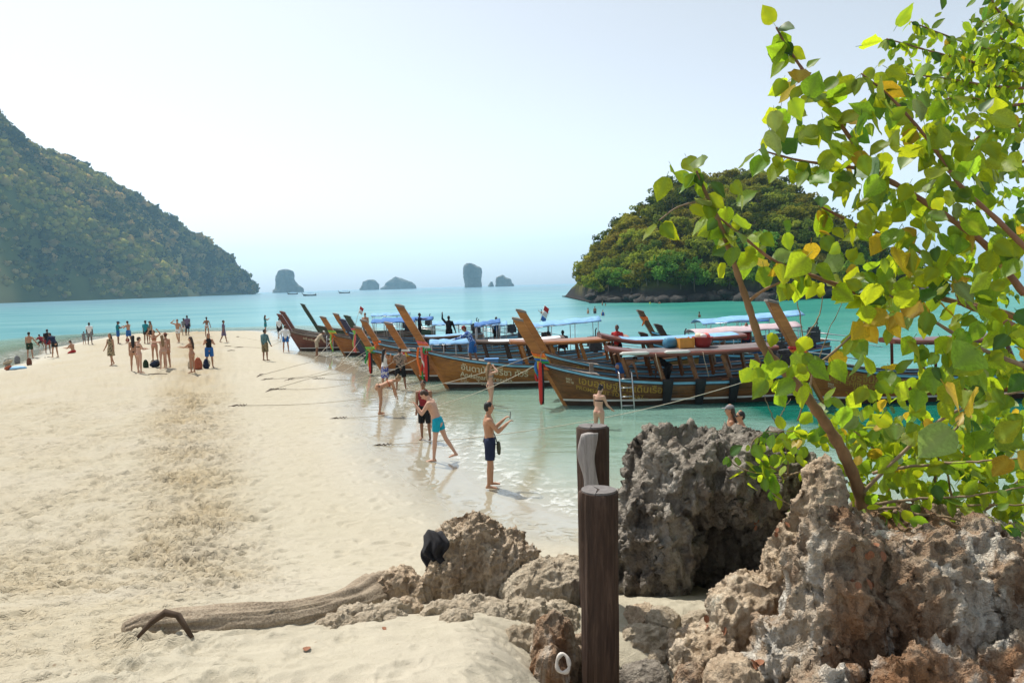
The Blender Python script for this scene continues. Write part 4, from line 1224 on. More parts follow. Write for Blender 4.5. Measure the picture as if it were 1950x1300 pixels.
def canopy_roof(root, h, x0, x1, z, wid, mat, hoop=True, sag=0.03, tilt=0.0):
    P = []
    n = 14
    for i in range(n + 1):
        q = i / n
        row = []
        for j in range(11):
            a = -1 + 2 * j / 10
            row.append((x0 + (x1 - x0) * q, a * wid / 2, z + tilt * q + 0.20 * (1 - a * a) - sag * math.sin(q * math.pi * 3) ** 2 + 0.015 * math.sin(q * 23 + j)))
        P.append(row)
    cn = link('canopy', grid_mesh('canopy', np.array(P)), mat, root)
    md = cn.modifiers.new('thickness', 'SOLIDIFY'); md.thickness = 0.015
    for i in range(4):
        x = x0 + (x1 - x0) * (0.04 + 0.92 * i / 3); zt = z + tilt * i / 3
        t = h.t_at(x, 0.85); zb = h.zs(t) - 0.03; hb = h.half(t, zb) - 0.05
        pts = [(x, -hb, zb), (x, -hb * 1.0, zb + (zt - zb) * 0.6), (x, -wid * 0.47, zt - 0.02), (x, -wid * 0.25, zt + 0.11), (x, 0, zt + 0.165), (x, wid * 0.25, zt + 0.11), (x, wid * 0.47, zt - 0.02), (x, hb, zb + (zt - zb) * 0.6), (x, hb, zb)]
        MB().tube(pts, 0.020, 6).build('canopy_hoop', m_steel, root, True)
    for sd in (-1, 1):
        MB().tube([(x0, sd * wid * .48, z - .01), (x1, sd * wid * .48, z + tilt - .01)], 0.018, 6).build('canopy_rail', m_steel, root, True)
    return cn

def motor(root, h, x=None):
    x = h.L - 0.5 if x is None else x
    z = h.zs(0.95) + 0.15
    g = MB(); g.box((x, 0, z + .22), (.55, .36, .34)); g.box((x + .05, 0, z + .46), (.34, .26, .16)); g.lathe([(0.0, 0), (.12, 0), (.13, .06), (.12, .12), (0.02, .13)], (x - .16, 0, z + .40), 14)
    g.box((x - .05, .19, z + .28), (.30, .10, .20)); g.tube([(x + .12, -.1, z + .5), (x + .12, -.12, z + .85), (x + .18, -.12, z + .95)], .03, 8)
    g.box((x, 0, z + .02), (.2, .2, .1))
    en = g.build('engine', m_engine, root)
    MB().tube([(x + .2, 0, z + .22), (x + 2.2, 0, z - .06), (x + 3.4, 0, z - .30)], [.03, .025, .02], 8).build('propeller_shaft', m_steel, en, True)
    MB().tube([(x - .25, 0, z + .25), (x - 1.3, .05, z + .42)], .022, 8).build('tiller', m_steel, en, True)

def ribbon_set(name, label, bx, by, base, cols, hang, seed, group='ribbons tied to the prows'):
    """cloth strips wound round the prow with ends hanging down"""
    rr_ = random.Random(seed)
    e = empty(name, base[0], base[1]); tag(e, label, 'ribbon', group)
    for i, c in enumerate(cols):
        # wrap
        zc = (i - len(cols) / 2) * 0.085
        w, d = bx / 2 + 0.018 + 0.006 * i, by / 2 + 0.018 + 0.006 * i
        P = []
        for j in range(17):
            a = 2 * math.pi * j / 16
            cx = w * max(-1, min(1, 1.35 * math.cos(a))); cy_ = d * max(-1, min(1, 1.35 * math.sin(a)))
            sl = -RAKE * zc
            P.append([(cx + sl - RAKE * dz, cy_, zc + dz + 0.03 * math.sin(a + i) - 0.14 * cx) for dz in (-0.055, 0, 0.055)])
        o = link('ribbon_wrap', grid_mesh('ribbon_wrap', np.array(P)), CL[c], e)
        o.modifiers.new('thickness', 'SOLIDIFY').thickness = 0.012
        # hanging end
        Lh = hang * rr_.uniform(0.65, 1.1); x0_ = -w * rr_.uniform(0.2, 1.0) + rr_.uniform(-.04, .1); y0_ = -d - 0.02 - 0.012 * i
        P = []
        for j in range(15):
            q = j / 14
            ww = 0.05 * (1 - 0.25 * q)
            xx = x0_ + 0.05 * math.sin(q * 5 + i); yy = y0_ - 0.03 * math.sin(q * 4 + i * 2) - 0.02
            P.append([(xx - ww, yy, -q * Lh - 0.03), (xx, yy - 0.018 * math.sin(q * 9 + i), -q * Lh - 0.03), (xx + ww, yy, -q * Lh - 0.03)])
        o = link('ribbon_tail', grid_mesh('ribbon_tail', np.array(P)), CL[c], e)
        o.modifiers.new('thickness', 'SOLIDIFY').thickness = 0.014
    return e

BOATS = {}
def boat(key, label, foot, yaw, L=9.5, beam=0.95, sheer=1.0, prow=3.0, hull='brown', post='post', rail=None, stripe=True, roof=None, texts=(), ribbons=None, strakes=4, engine=True, pw=0.34, post_len=1.0, bench=True, depth_off=0.0):
    h = Hull(L, beam, sheer, prow)
    p = at_z(*foot)
    root = empty('longtail_boat', (p.x, p.y + depth_off, 0), R(yaw))
    tag(root, label, 'boat', 'long-tail boats moored off the sand')
    hm = W[hull]; rail = rail or m_blue_rail
    for sd in (-1, 1):
        h.strip('bottom', W['dark'], root, sd, lambda t: -0.40, lambda t: 0.17, 0.0, 0.04)
        if stripe: h.strip('waterline_stripe', m_white, root, sd, lambda t: 0.172, lambda t: 0.235, 0.012, 0.04)
        z0 = 0.237
        for i in range(strakes):
            lo = lambda t, i=i: z0 + (h.zs(t) - 0.15 - z0) * i / strakes + 0.002
            hi_f = lambda t, i=i: z0 + (h.zs(t) - 0.15 - z0) * (i + 1) / strakes - 0.004
            h.strip('plank', hm, root, sd, lo, hi_f, 0.0, 0.035, lo_out=0.010)
        h.strip('rubbing_strake', W['dark'], root, sd, lambda t: h.zs(t) - 0.148, lambda t: h.zs(t) - 0.098, 0.016, 0.05)
        h.strip('rail', rail, root, sd, lambda t: h.zs(t) - 0.094, lambda t: h.zs(t) - 0.012, 0.034, 0.07)
        h.strip('rail_cap', W['dark'], root, sd, lambda t: h.zs(t) - 0.010, lambda t: h.zs(t) + 0.022, 0.026, 0.13)
    # transom
    MB().add([h.pt(1, z, sd, -0.005) for sd in (-1, 1) for z in (-.4, h.zs(1) - 0.02)] + [(h.pt(1, z, sd, -0.005)[0] - .06, h.pt(1, z, sd, -0.005)[1], z) for sd in (-1, 1) for z in (-.4, h.zs(1) - 0.02)],
             [(0, 1, 3, 2), (4, 6, 7, 5), (0, 4, 5, 1), (2, 3, 7, 6), (1, 5, 7, 3), (0, 2, 6, 4)]).build('transom', hm, root)
    fd = MB(); fill_between(fd, h, 0.035, 0.20, lambda t: h.zs(t) - 0.045, 0.05, 7); fd.build('foredeck', W['deck'], root)
    fl = MB(); fill_between(fl, h, 0.10, 0.97, lambda t: 0.26, 0.05, 16); fl.build('floor', W['deck'], root)
    if bench:
        for q in (0.32, 0.42, 0.52, 0.62, 0.72):
            z = h.zs(q) - 0.25
            MB().box((h.x(q, z), 0, z), (0.26, 2 * h.half(q, z) - 0.10, 0.045)).build('bench', W['brown'], root)
    # stem and prow
    mb = MB(); lv = [-0.42, 0.2, 0.8, 1.4, prow * 0.6, prow * 0.85, prow]
    lv = sorted(set(lv))
    for z in lv:
        q = max(0, (z - 1.3) / max(prow - 1.3, .1))
        w = pw * (0.92 + 0.18 * q); th = 0.075 + 0.045 * min(1, max(0, z) / 1.4) + 0.02 * q
        xf = -RAKE * z - 0.05 - 0.06 * q * q; c = 0.02
        cut = 0.10 if z == prow else 0.0
        ring = [(xf, -th + c), (xf + c, -th), (xf + w - c, -th), (xf + w, -th + c), (xf + w, th - c), (xf + w - c, th), (xf + c, th), (xf, th - c)]
        mb.v += [(x, y, z + cut * (1 - (x - xf) / w)) for x, y in ring]
    n = len(lv)
    for i in range(n - 1):
        for k in range(8):
            a = i * 8 + k; b = i * 8 + (k + 1) % 8
            mb.f.append((a, b, b + 8, a + 8))
    mb.f.append(tuple(reversed(range(8)))); mb.f.append(tuple((n - 1) * 8 + k for k in range(8)))
    st = mb.build('prow_post', W[post], root)
    q = 1.0; w = pw * 1.10; th = 0.14; xf = -RAKE * prow - 0.11
    MB().add([(xf - .012, -th - .012, prow + .07), (xf + w + .012, -th - .012, prow - .028), (xf + w + .012, th + .012, prow - .028), (xf - .012, th + .012, prow + .07),
              (xf, -th, prow + .15), (xf + w, -th, prow + .052), (xf + w, th, prow + .052), (xf, th, prow + .15), (xf + w / 2, 0, prow + 0.135)],
             [(0, 3, 2, 1), (0, 1, 5, 4), (1, 2, 6, 5), (2, 3, 7, 6), (3, 0, 4, 7), (4, 5, 8), (5, 6, 8), (6, 7, 8), (7, 4, 8)]).build('prow_cap', W['deck'] if post == 'post' else W[post], st)
    if engine: motor(root, h)
    for t_ in texts: h.write(parent=root, **t_)
    if roof: roof(root, h)
    if ribbons:
        zr = ribbons.get('z', 1.62)
        loc = root.matrix_basis @ Vector((-RAKE * zr - 0.05 + pw * 0.48, 0, zr))
        ribbon_set('prow_ribbon', ribbons['label'], pw, 0.27, (loc, R(yaw)), ribbons['cols'], ribbons['hang'], ribbons.get('seed', 1))
    BOATS[key] = (root, h)
    return root

DK = W['dark']
boat('near', 'dark varnished long-tail boat nearest the viewer with gold lettering and a long wooden roof', (1075, 771), 2.5, 8.3, 1.0, 1.0, 2.95, 'brown',
     roof=lambda r_, h: board_roof(r_, h, 1.5, 7.2, 1.68, 1.75, W['maroon'], plain('roof_grey', (0.15, 0.125, 0.125), 0.8, 0.35, 2), W['brown'], 5),
     texts=[dict(body='เอบอุดิษฐ์การเดินเรือ', size=0.34, x0=0.42, drop=0.44, mat=m_gold), dict(body='PROMSAKSIT TOUR BOAT', size=0.19, x0=0.36, drop=0.68, mat=m_gold), dict(body='081 797 2205', size=0.10, x0=2.2, drop=0.70, mat=m_cream, name='telephone_number'),
            dict(body='5852', size=0.10, x0=0.02, drop=0.40, mat=m_cream, name='registration'), dict(body='20118', size=0.10, x0=0.03, drop=0.51, mat=m_cream, name='registration')],
     ribbons=dict(cols=['orange', 'red', 'green', 'blue', 'yellow', 'orange'], hang=0.75, z=1.60, seed=3, label='orange and red ribbons round the prow of the nearest gold-lettered boat'))
boat('second', 'long-tail boat close behind the gold-lettered boat, its prow just showing above', (1080, 752), 3, 8.6, 0.95, 1.08, 3.15, 'brown',
     roof=lambda r_, h: board_roof(r_, h, 1.25, 6.6, 1.92, 1.7, W['maroon'], m_sky_cloth, W['brown'], 4, 0.25),
     texts=[dict(body='ทัวร์ทะเล', size=0.2, x0=0.3, drop=0.36, mat=m_gold)])
boat('andaman', 'amber varnished long-tail boat with cream lettering and a garlanded prow', (850, 738), 4, 10.5, 1.0, 1.05, 3.4, 'amber',
     roof=lambda r_, h: board_roof(r_, h, 2.7, 7.6, 1.72, 1.5, W['orange'], None, W['amber'], 4, 0.05),
     texts=[dict(body='อันดามัน ปรีชา ทัวร์', size=0.36, x0=0.62, drop=0.52, mat=m_cream), dict(body='Andaman Preecha', size=0.29, x0=0.60, drop=0.83, mat=m_cream), dict(body='Tour', size=0.26, x0=1.25, drop=1.06, mat=m_cream),
            dict(body='5452', size=0.13, x0=0.60, drop=0.98, mat=m_cream, name='registration'), dict(body='01304', size=0.13, x0=0.60, drop=1.11, mat=m_cream, name='registration')],
     ribbons=dict(cols=['red', 'green', 'white', 'orange', 'pink'], hang=1.25, z=1.78, seed=5, label='red, green, white and orange ribbons on the tallest prow'))
boat('petch', 'reddish brown long-tail boat behind the leafy branches, numbered 11', (1567, 767), 5, 8.6, 0.98, 1.06, 3.35, 'maroon' and 'orange',
     roof=lambda r_, h: board_roof(r_, h, 2.2, 7.0, 1.90, 1.5, W['maroon'], None, W['maroon'], 3, 0.05),
     texts=[dict(body='เพชรจินดา', size=0.34, x0=0.30, drop=0.46, mat=m_gold), dict(body='PETCHJINDA', size=0.24, x0=0.06, drop=0.68, mat=m_gold), dict(body='11', size=0.36, x0=0.72, drop=1.02, mat=m_gold, name='boat_number'),
            dict(body='5852', size=0.09, x0=0.02, drop=0.82, mat=m_cream, name='registration'), dict(body='01219', size=0.09, x0=0.04, drop=0.92, mat=m_cream, name='registration')],
     ribbons=dict(cols=['orange', 'green', 'orange', 'red'], hang=0.5, z=1.75, seed=6, label='orange and green ribbons on the prow seen through the leaves'))
boat('eighth', 'small long-tail boat with a straight orange prow beside the two standing visitors', (800, 723), 4, 8.6, 0.85, 0.86, 2.55, 'orange',
     roof=lambda r_, h: (board_roof(r_, h, 2.6, 6.6, 1.55, 1.4, W['dark'], plain('roof_white', (0.62, 0.64, 0.66), 0.7, 0.1, 2), DK, 4, 0.05), canopy_roof(r_, h, 0.5, 2.3, 1.62, 1.2, m_sky_cloth)),
     ribbons=dict(cols=['yellow', 'red', 'white'], hang=0.55, z=1.32, seed=7, label='yellow and red ribbons on the straight orange prow'))
boat('sixth', 'long-tail boat with a curved orange prow and green and yellow ribbons', (730, 711), 4, 11.0, 0.9, 0.82, 2.25, 'orange',
     roof=lambda r_, h: canopy_roof(r_, h, 7.0, 10.8, 2.05, 1.7, m_sky_cloth, tilt=0.25),
     ribbons=dict(cols=['green', 'yellow', 'lime'], hang=0.9, z=1.25, seed=8, label='green and yellow ribbons hanging from the curved orange prow'),
     texts=[dict(body='สมบูรณ์', size=0.22, x0=0.5, drop=0.5, mat=m_cream)])
boat('seventh', 'long-tail boat with a brown prow and a single orange ribbon, behind the curved prow', (742, 698), 4, 9.0, 0.9, 0.9, 2.45, 'brown',
     roof=lambda r_, h: (canopy_roof(r_, h, 4.6, 6.0, 2.0, 1.2, m_blue_cloth, tilt=.2), board_roof(r_, h, 1.6, 4.2, 1.45, 1.3, W['dark'], m_sky_cloth, DK, 3, .05)),
     ribbons=dict(cols=['orange', 'orange'], hang=0.3, z=1.35, seed=9, label='plain orange ribbon on a brown prow among the moored boats'))
boat('fifth', 'long-tail boat with a dark green prow behind the orange hull', (712, 691), 4, 9.0, 0.9, 0.95, 2.62, 'green', post='green',
     roof=lambda r_, h: canopy_roof(r_, h, 5.8, 7.6, 1.95, 1.4, m_sky_cloth, sag=0.1),
     ribbons=dict(cols=['pink', 'lime', 'pink'], hang=1.3, z=1.9, seed=10, label='long pink ribbon on the dark green prow'))
boat('navy', 'navy hulled long-tail boat numbered 20 with a blue canopy', (694, 682), 3, 9.5, 1.0, 1.1, 2.3, 'navy', post='navy',
     roof=lambda r_, h: (canopy_roof(r_, h, 0.6, 3.2, 2.15, 1.8, m_blue_cloth), canopy_roof(r_, h, 4.2, 6.6, 1.9, 1.6, m_sky_cloth)),
     texts=[dict(body='20', size=0.42, x0=2.2, drop=0.60, mat=m_white, name='boat_number')])
boat('third', 'orange-brown long-tail boat with a bright orange bow knot and cream lettering', (656, 676), 4, 9.0, 0.95, 0.95, 2.4, 'orange', rail=W['deck'],
     ribbons=dict(cols=['orange', 'orange', 'yellow', 'lime'], hang=1.15, z=1.45, seed=11, label='bright orange knot with yellow tails on the orange-brown boat'),
     texts=[dict(body='หมอ  ซัมเมอร์', size=0.30, x0=0.75, drop=0.52, mat=m_cream)])
boat('fourth', 'brown prowed long-tail boat half hidden behind the orange knot', (680, 669), 4, 8.5, 0.9, 0.95, 2.5, 'brown', engine=True, roof=lambda r_, h: canopy_roof(r_, h, 1.8, 5.2, 2.0, 1.6, m_blue_cloth))
boat('first', 'maroon long-tail boat with its bow run up at the tip of the sand', (573, 668), 8, 8.0, 0.92, 0.98, 2.5, 'maroon', post='maroon', rail=W['deck'],
     texts=[dict(body='อารี มารีน ทัวร์', size=0.20, x0=0.25, drop=0.40, mat=m_cream)])
boat('first_b', 'maroon long-tail boat directly behind the one at the tip of the sand', (578, 662.5), 6, 8.0, 0.9, 1.0, 2.62, 'brown', post='maroon', rail=W['deck'])
boat('green', 'dark green long-tail boat with a slim high prow, farthest left behind', (621, 654.5), 6, 8.5, 0.9, 1.0, 3.05, 'green', post='green', rail=W['green'], pw=0.30, roof=lambda r_, h: canopy_roof(r_, h, 3.6, 6.6, 2.05, 1.6, m_sky_cloth))
boat('mossy', 'dark long-tail boat with an orange cloth on its prow beyond the wooden roofs', (1262, 675), 5, 7.5, 0.9, 0.9, 2.45, 'green', post='brown',
     roof=lambda r_, h: canopy_roof(r_, h, 3.0, 6.0, 1.75, 1.5, m_blue_cloth), ribbons=dict(cols=['orange', 'orange'], hang=0.5, z=2.15, seed=12, label='orange cloth on the dark prow beyond the wooden roofs'))
boat('pink', 'long-tail boat under a long faded pink canopy', (1262, 709), 4, 7.6, 0.95, 0.95, 1.75, 'navy', post='dark', roof=lambda r_, h: canopy_roof(r_, h, 1.3, 6.2, 1.72, 1.75, m_pink_cloth, tilt=0.22))
boat('pale', 'long-tail boat under a broad light blue canopy behind the pink one', (1290, 692), 4, 7.6, 0.95, 0.95, 1.9, 'brown', post='dark', roof=lambda r_, h: canopy_roof(r_, h, 1.0, 6.2, 1.98, 1.9, m_sky_cloth, tilt=0.32))

# ---- red tapering fender poles hung from two prows
def fender_pole(key, z_top, length, label, c=('red', 'dark')):
    root, h = BOATS[key]
    p = root.matrix_basis @ Vector((-RAKE * z_top + 0.02, -0.34, z_top))
    e = empty('fender_pole', (p.x, p.y, p.z - length)); tag(e, label, 'fender')
    MB().tube([(0, 0, 0), (0, 0, .12), (0, 0, length * .5), (0, 0, length - .05), (0, 0, length)], [.035, .068, .082, .066, .03], 10).build('fender_body', CL['red'], e, True)
    MB().tube([(0.05, .0, .02), (0.062, 0, length * .5), (0.05, 0, length - .05)], [.05, .062, .05], 8).build('fender_rubber', m_black, e, True)
    MB().tube([(0, 0, length - .02), (0.04, .12, length + .28)], .014, 6).build('fender_rope', plain('rope', (0.40, 0.33, 0.24), 0.9, 0.2, 30), e, True)
fender_pole('near', 1.55, 1.45, 'long red fender pole hanging from the prow of the nearest boat')
fender_pole('sixth', 1.10, 1.05, 'red fender pole hanging from the curved orange prow')
fender_pole('andaman', 1.45, 1.1, 'dark red fender pole hanging beside the tallest prow')

# ---- black rubber fenders down the side of the nearest boat
root, h = BOATS['near']
for x, lab in ((3.35, 'black rubber fender on the nearest boat, closest to its bow'), (4.45, 'black rubber fender on the nearest boat, middle of three'), (5.6, 'black rubber fender on the nearest boat, closest to its stern')):
    t = h.t_at(x, .8); P = []
    for q in np.linspace(0, 1, 12):
        z = h.zs(t) + 0.10 - q * (h.zs(t) + 0.06)
        y = -(h.half(t, z) + 0.085)
        w = 0.16 - 0.06 * q
        P.append([(x - w, y + .02, z), (x - w * .5, y - .035, z), (x, y - .05, z), (x + w * .5, y - .035, z), (x + w, y + .02, z)])
    o = link('fender', grid_mesh('fender', np.array(P)), m_black, None, root.location, root.rotation_euler)
    o.modifiers.new('thickness', 'SOLIDIFY').thickness = 0.05
    tag(o, lab, 'fender', 'black fenders of the nearest boat')

# ---- boarding ladders
def ladder(key, x, z_top, label, span=0.42, out=0.45):
    root, h = BOATS[key]
    t = h.t_at(x, .8); y0 = -(h.half(t, h.zs(t)) + .06)
    e = empty('ladder', root.matrix_basis @ Vector((x, y0 - out, -0.35)), root.rotation_euler.z); tag(e, label, 'ladder')
    H_ = z_top + 0.35
    for s_ in (0, 1):
        MB().tube([(s_ * span, 0, 0), (s_ * span, out, H_), (s_ * span, out + .18, H_ + .06), (s_ * span, out + .24, H_ - .12)], 0.022, 8).build('ladder_rail', m_steel, e, True)
    for i in range(5):
        q = 0.12 + 0.19 * i
        MB().tube([(0, out * q, H_ * q), (span, out * q, H_ * q)], 0.018, 6).build('rung', m_steel, e, True)
    MB().tube([(0, 0.02, H_ * .05), (span * .5, 0.35, H_ * .22), (span, 0.02, H_ * .05)], 0.012, 6).build('ladder_brace', m_steel, e, True)
ladder('near', 1.75, 1.15, 'steel boarding ladder against the side of the nearest boat')
ladder('first', 1.9, 0.95, 'steel ladder against the maroon boat at the sand tip')

# ---- cargo on the roofs
root, h = BOATS['near']
def on_boat(key, x, y, z): return BOATS[key][0].matrix_basis @ Vector((x, y, z))
o = MB().lathe([(0, 0), (.16, 0), (.18, .04), (.18, .14), (.185, .16), (.185, .22), (.18, .24), (.18, .36), (.16, .40), (0, .40)], n=20).build('plastic_drum', plain('blue_drum', (0.05, 0.19, 0.30), 0.4, 0.15, 4), None, True, loc=on_boat('near', 3.55, 0.05, 2.03), rot=(0, R(90), R(20)))
tag(o, 'blue plastic drum lying on the long wooden roof', 'drum')
cr = empty('crate', on_boat('near', 4.22, 0.0, 1.86), R(12)); tag(cr, 'orange plastic crate on the long wooden roof beside the drum', 'crate')
m_or = plain('orange_plastic', (0.62, 0.28, 0.05), 0.5, 0.12, 5)
for c, d in (((0, -.19, .17), (.5, .02, .32)), ((0, .19, .17), (.5, .02, .32)), ((-.24, 0, .17), (.02, .36, .32)), ((.24, 0, .17), (.02, .36, .32)), ((0, 0, .012), (.46, .36, .02))):
    MB().box(c, d).build('crate_side', m_or, cr)
for sx in (-.25, .25):
    for sy in (-.2, .2): MB().box((sx, sy, .175), (.05, .05, .36)).build('crate_post', m_or, cr)
bk = empty('basket', on_boat('near', 4.85, 0.0, 1.86)); tag(bk, 'wide red basket piled with bags on the long wooden roof', 'basket')
m_rb = plain('red_plastic', (0.30, 0.030, 0.028), 0.5, 0.2, 9)
MB().lathe([(0, 0), (.24, 0), (.30, .16), (.36, .34), (.38, .36), (.34, .34), (.30, .30), (0, .28)], n=24).build('basket_bowl', m_rb, bk, True)
for i, (dx, dy, s_, mm) in enumerate(((-.12, 0, .15, m_cream), (.14, .05, .13, CL['pink']), (0, -.1, .12, m_white))):
    link('bag', rough_rock(910 + i, 2, 0.2, (1, 1, .8)), None, bk, (dx, dy, .38), None, s_).data.materials.append(mm)
for i, (x, w) in enumerate(((2.3, 1.0), (3.75, .9))):
    o = MB().tube([(x - w / 2, -.80, 1.79), (x - w * .4, -.82, 1.80), (x + w * .4, -.82, 1.80), (x + w / 2, -.80, 1.79)], [.02, .06, .06, .02], 10).build('rolled_awning', m_white, None, True, loc=root.location, rot=root.rotation_euler)
    tag(o, ('white rolled awning on the roof edge of the nearest boat, towards its bow', 'white rolled awning on the roof edge of the nearest boat, under the drum')[i], 'awning', 'white rolled awnings on the nearest boat')
for i, x in enumerate((3.0, 4.6)):
    o = MB().tube([(x, -.86, 1.78), (x + .03, -.93, 1.5), (x + .10, -.98, 1.2), (x + .14, -1.04, .95)], .012, 6).build('rope', plain('rope', (0.40, 0.33, 0.24), 0.9, 0.2, 30), None, True, loc=root.location, rot=root.rotation_euler)
    tag(o, ('pale rope hanging from the long wooden roof above the middle fender', 'pale rope hanging from the long wooden roof above the last fender')[i], 'rope')
# mooring bitt and small cleats on the foredeck
o = MB().box((0, 0, .14), (.14, .14, .30)).box((0, 0, .22), (.07, .26, .06)).build('mooring_bitt', W['deck'], None, loc=on_boat('near', 1.0, 0.25, h.zs(.14) - .03)); tag(o, 'grey wooden mooring bitt on the foredeck of the nearest boat', 'bitt')
for key, x, y, z, lab in (('andaman', 1.9, -.3, 1.0, 'blue plastic box near the bow of the amber boat'), ('andaman', 2.9, -.35, .92, 'light blue plastic box under the orange roof of the amber boat')):
    o = MB().box((0, 0, .14), (.55, .35, .24)).box((0, 0, .275), (.60, .40, .035)).build('storage_box', plain('box_blue', (0.10, 0.30, 0.62), 0.5, .1, 4), None, loc=on_boat(key, x, y, z - .1)); tag(o, lab, 'box')
o = MB().lathe([(0, 0), (.22, 0), (.24, .1), (.24, .5), (.2, .6), (0, .62)], n=18).build('plastic_drum', plain('blue_drum2', (0.03, 0.13, 0.30), 0.4, .15, 4), None, True, loc=on_boat('pink', 4.4, -0.2, 0.62)); tag(o, 'upright blue drum under the pink canopy', 'drum')
# flags
def flag(key, x, z, hgt, cols, label):
    e = empty('flag', on_boat(key, x, 0, z)); tag(e, label, 'flag')
    MB().tube([(0, 0, 0), (hgt * .3, 0, hgt)], .018, 6).build('flag_pole', m_white, e, True)
    for i, c in enumerate(cols):
        P = [[(hgt * .3 * q + .05 * k * k * 0 + .02 + .06 * k, .03 * math.sin(k * 2 + i), hgt * q - .05 * k) for k in range(5)] for q in np.linspace(.98 - .14 * i, .98 - .14 * (i + 1) + .01, 3)]
        link('flag_stripe', grid_mesh('flag_stripe', np.array(P)), CL[c], e).modifiers.new('thickness', 'SOLIDIFY').thickness = .008
flag('fifth', 9.2, 1.0, 2.0, ['red', 'white', 'blue'], 'striped flag on a leaning pole behind the twin prows')
flag('green', 2.2, 1.0, 1.9, ['red', 'white'], 'small flag on a thin pole behind the orange knot')
# far little boats on the open sea
for i, (u, v, sc, lab) in enumerate(((549, 560, 1.0, 'tiny dark boat far out, left of two near the block-shaped stack'), (579, 563.5, 1.3, 'tiny dark boat far out, right of two near the block-shaped stack'), (647, 558.5, 1.1, 'tiny dark boat far out between the headland and the low islets'))):
    hh = Hull(9, .9, 1.0, 2.6); p = at_z(u, v); p = p * (min(p.length, 900) / p.length); p.z = 0
    e = empty('far_boat', p, R(10), sc * p.length / 750); tag(e, lab, 'boat', 'boats far out at sea')
    for sd in (-1, 1): hh.strip('hull_side', W['dark'], e, sd, lambda t: -.3, lambda t: hh.zs(t), 0, .04, 16)
    MB().beam((0, 0, -.3), (-1.4, 0, 2.6), .25, .35).build('prow_post', W['dark'], e)
    canopy_roof(e, hh, 2.5, 7, 2.0, 1.7, m_blue_cloth); motor(e, hh)

# ---- mooring lines and beach anchors
m_rope = plain('mooring_rope', (0.56, 0.50, 0.39), 0.9, 0.2, 30)
def mooring(key, side_z, anchor_px, label, sag=0.25, rad=0.011, world_a=None, xo=0.1):
    a = on_boat(key, -RAKE * side_z + xo, -0.12, side_z) if world_a is None else Vector(world_a)
    b = on_ground(*anchor_px) + Vector((0, 0, 0.03))
    pts = []
    for i in range(25):
        q = i / 24
        p = a.lerp(b, q); p.z -= sag * 4 * q * (1 - q)
        p.z = max(p.z, max(ground(p.x, p.y), -0.05) + rad)
        pts.append(p)
    e = empty('mooring_line', b); tag(e, label, 'rope', 'mooring lines on the sand')
    MB().tube([p - b for p in pts], rad, 6).build('line', m_rope, e, True)
    d = (b - a); d.z = 0; d.normalize()
    for k in range(3):
        c = d * (0.05 + 0.10 * k) + Vector((0, 0, 0.02))
        MB().tube([c + Vector((0.05 * math.cos(t), 0.03 * math.sin(t), 0.02 * math.cos(t * 2))) for t in np.linspace(0, 6.283, 13)], 0.010, 5, False).build('chain_link', plain('rusty_iron', (0.10, 0.07, 0.05), .8, .4, 20), e, True)
    MB().tube([d * 0.30 + Vector((0, 0, .03)), d * 0.75 + Vector((0, 0, -.04))], [.022, .03], 6).build('anchor_peg', plain('rusty_iron', (0.10, 0.07, 0.05), .8, .4, 20), e, True)
mooring('near', 1.55, (660, 797), 'long mooring line from the nearest prow past the bending woman to a chain', 0.45)
mooring('second', 1.7, (470, 773), 'longest mooring line, from the second prow to the trampled sand', 0.55)
mooring('petch', 1.6, (745, 848), 'mooring line crossing the shallows behind the two walking men', 0.5, world_a=on_boat('petch', -.6, -.2, 1.5))
mooring('andaman', 1.5, (545, 742), 'mooring line from the tallest prow ending in a coil of brown rope', 0.45)
mooring('sixth', 1.25, (520, 722), 'mooring line from the curved prow across the sand', 0.4)
mooring('seventh', 1.3, (560, 722), 'thin mooring line lying on the sand from the single-ribbon boat', 0.7)
mooring('third', 1.2, (500, 714), 'mooring line on the sand from the orange-knot boat', 0.7)
mooring('fifth', 1.4, (520, 742), 'mooring line lying loose on the sand from the dark green prow', 0.8)
mooring('eighth', 1.3, (618, 722), 'mooring line from the straight orange prow across the wet sand', 0.5)
mooring('first', 1.2, (440, 660), 'mooring line from the maroon boat across the sand tip', 0.6)
mooring('first_b', 1.2, (455, 642), 'farthest mooring line on the sand tip', 0.6)
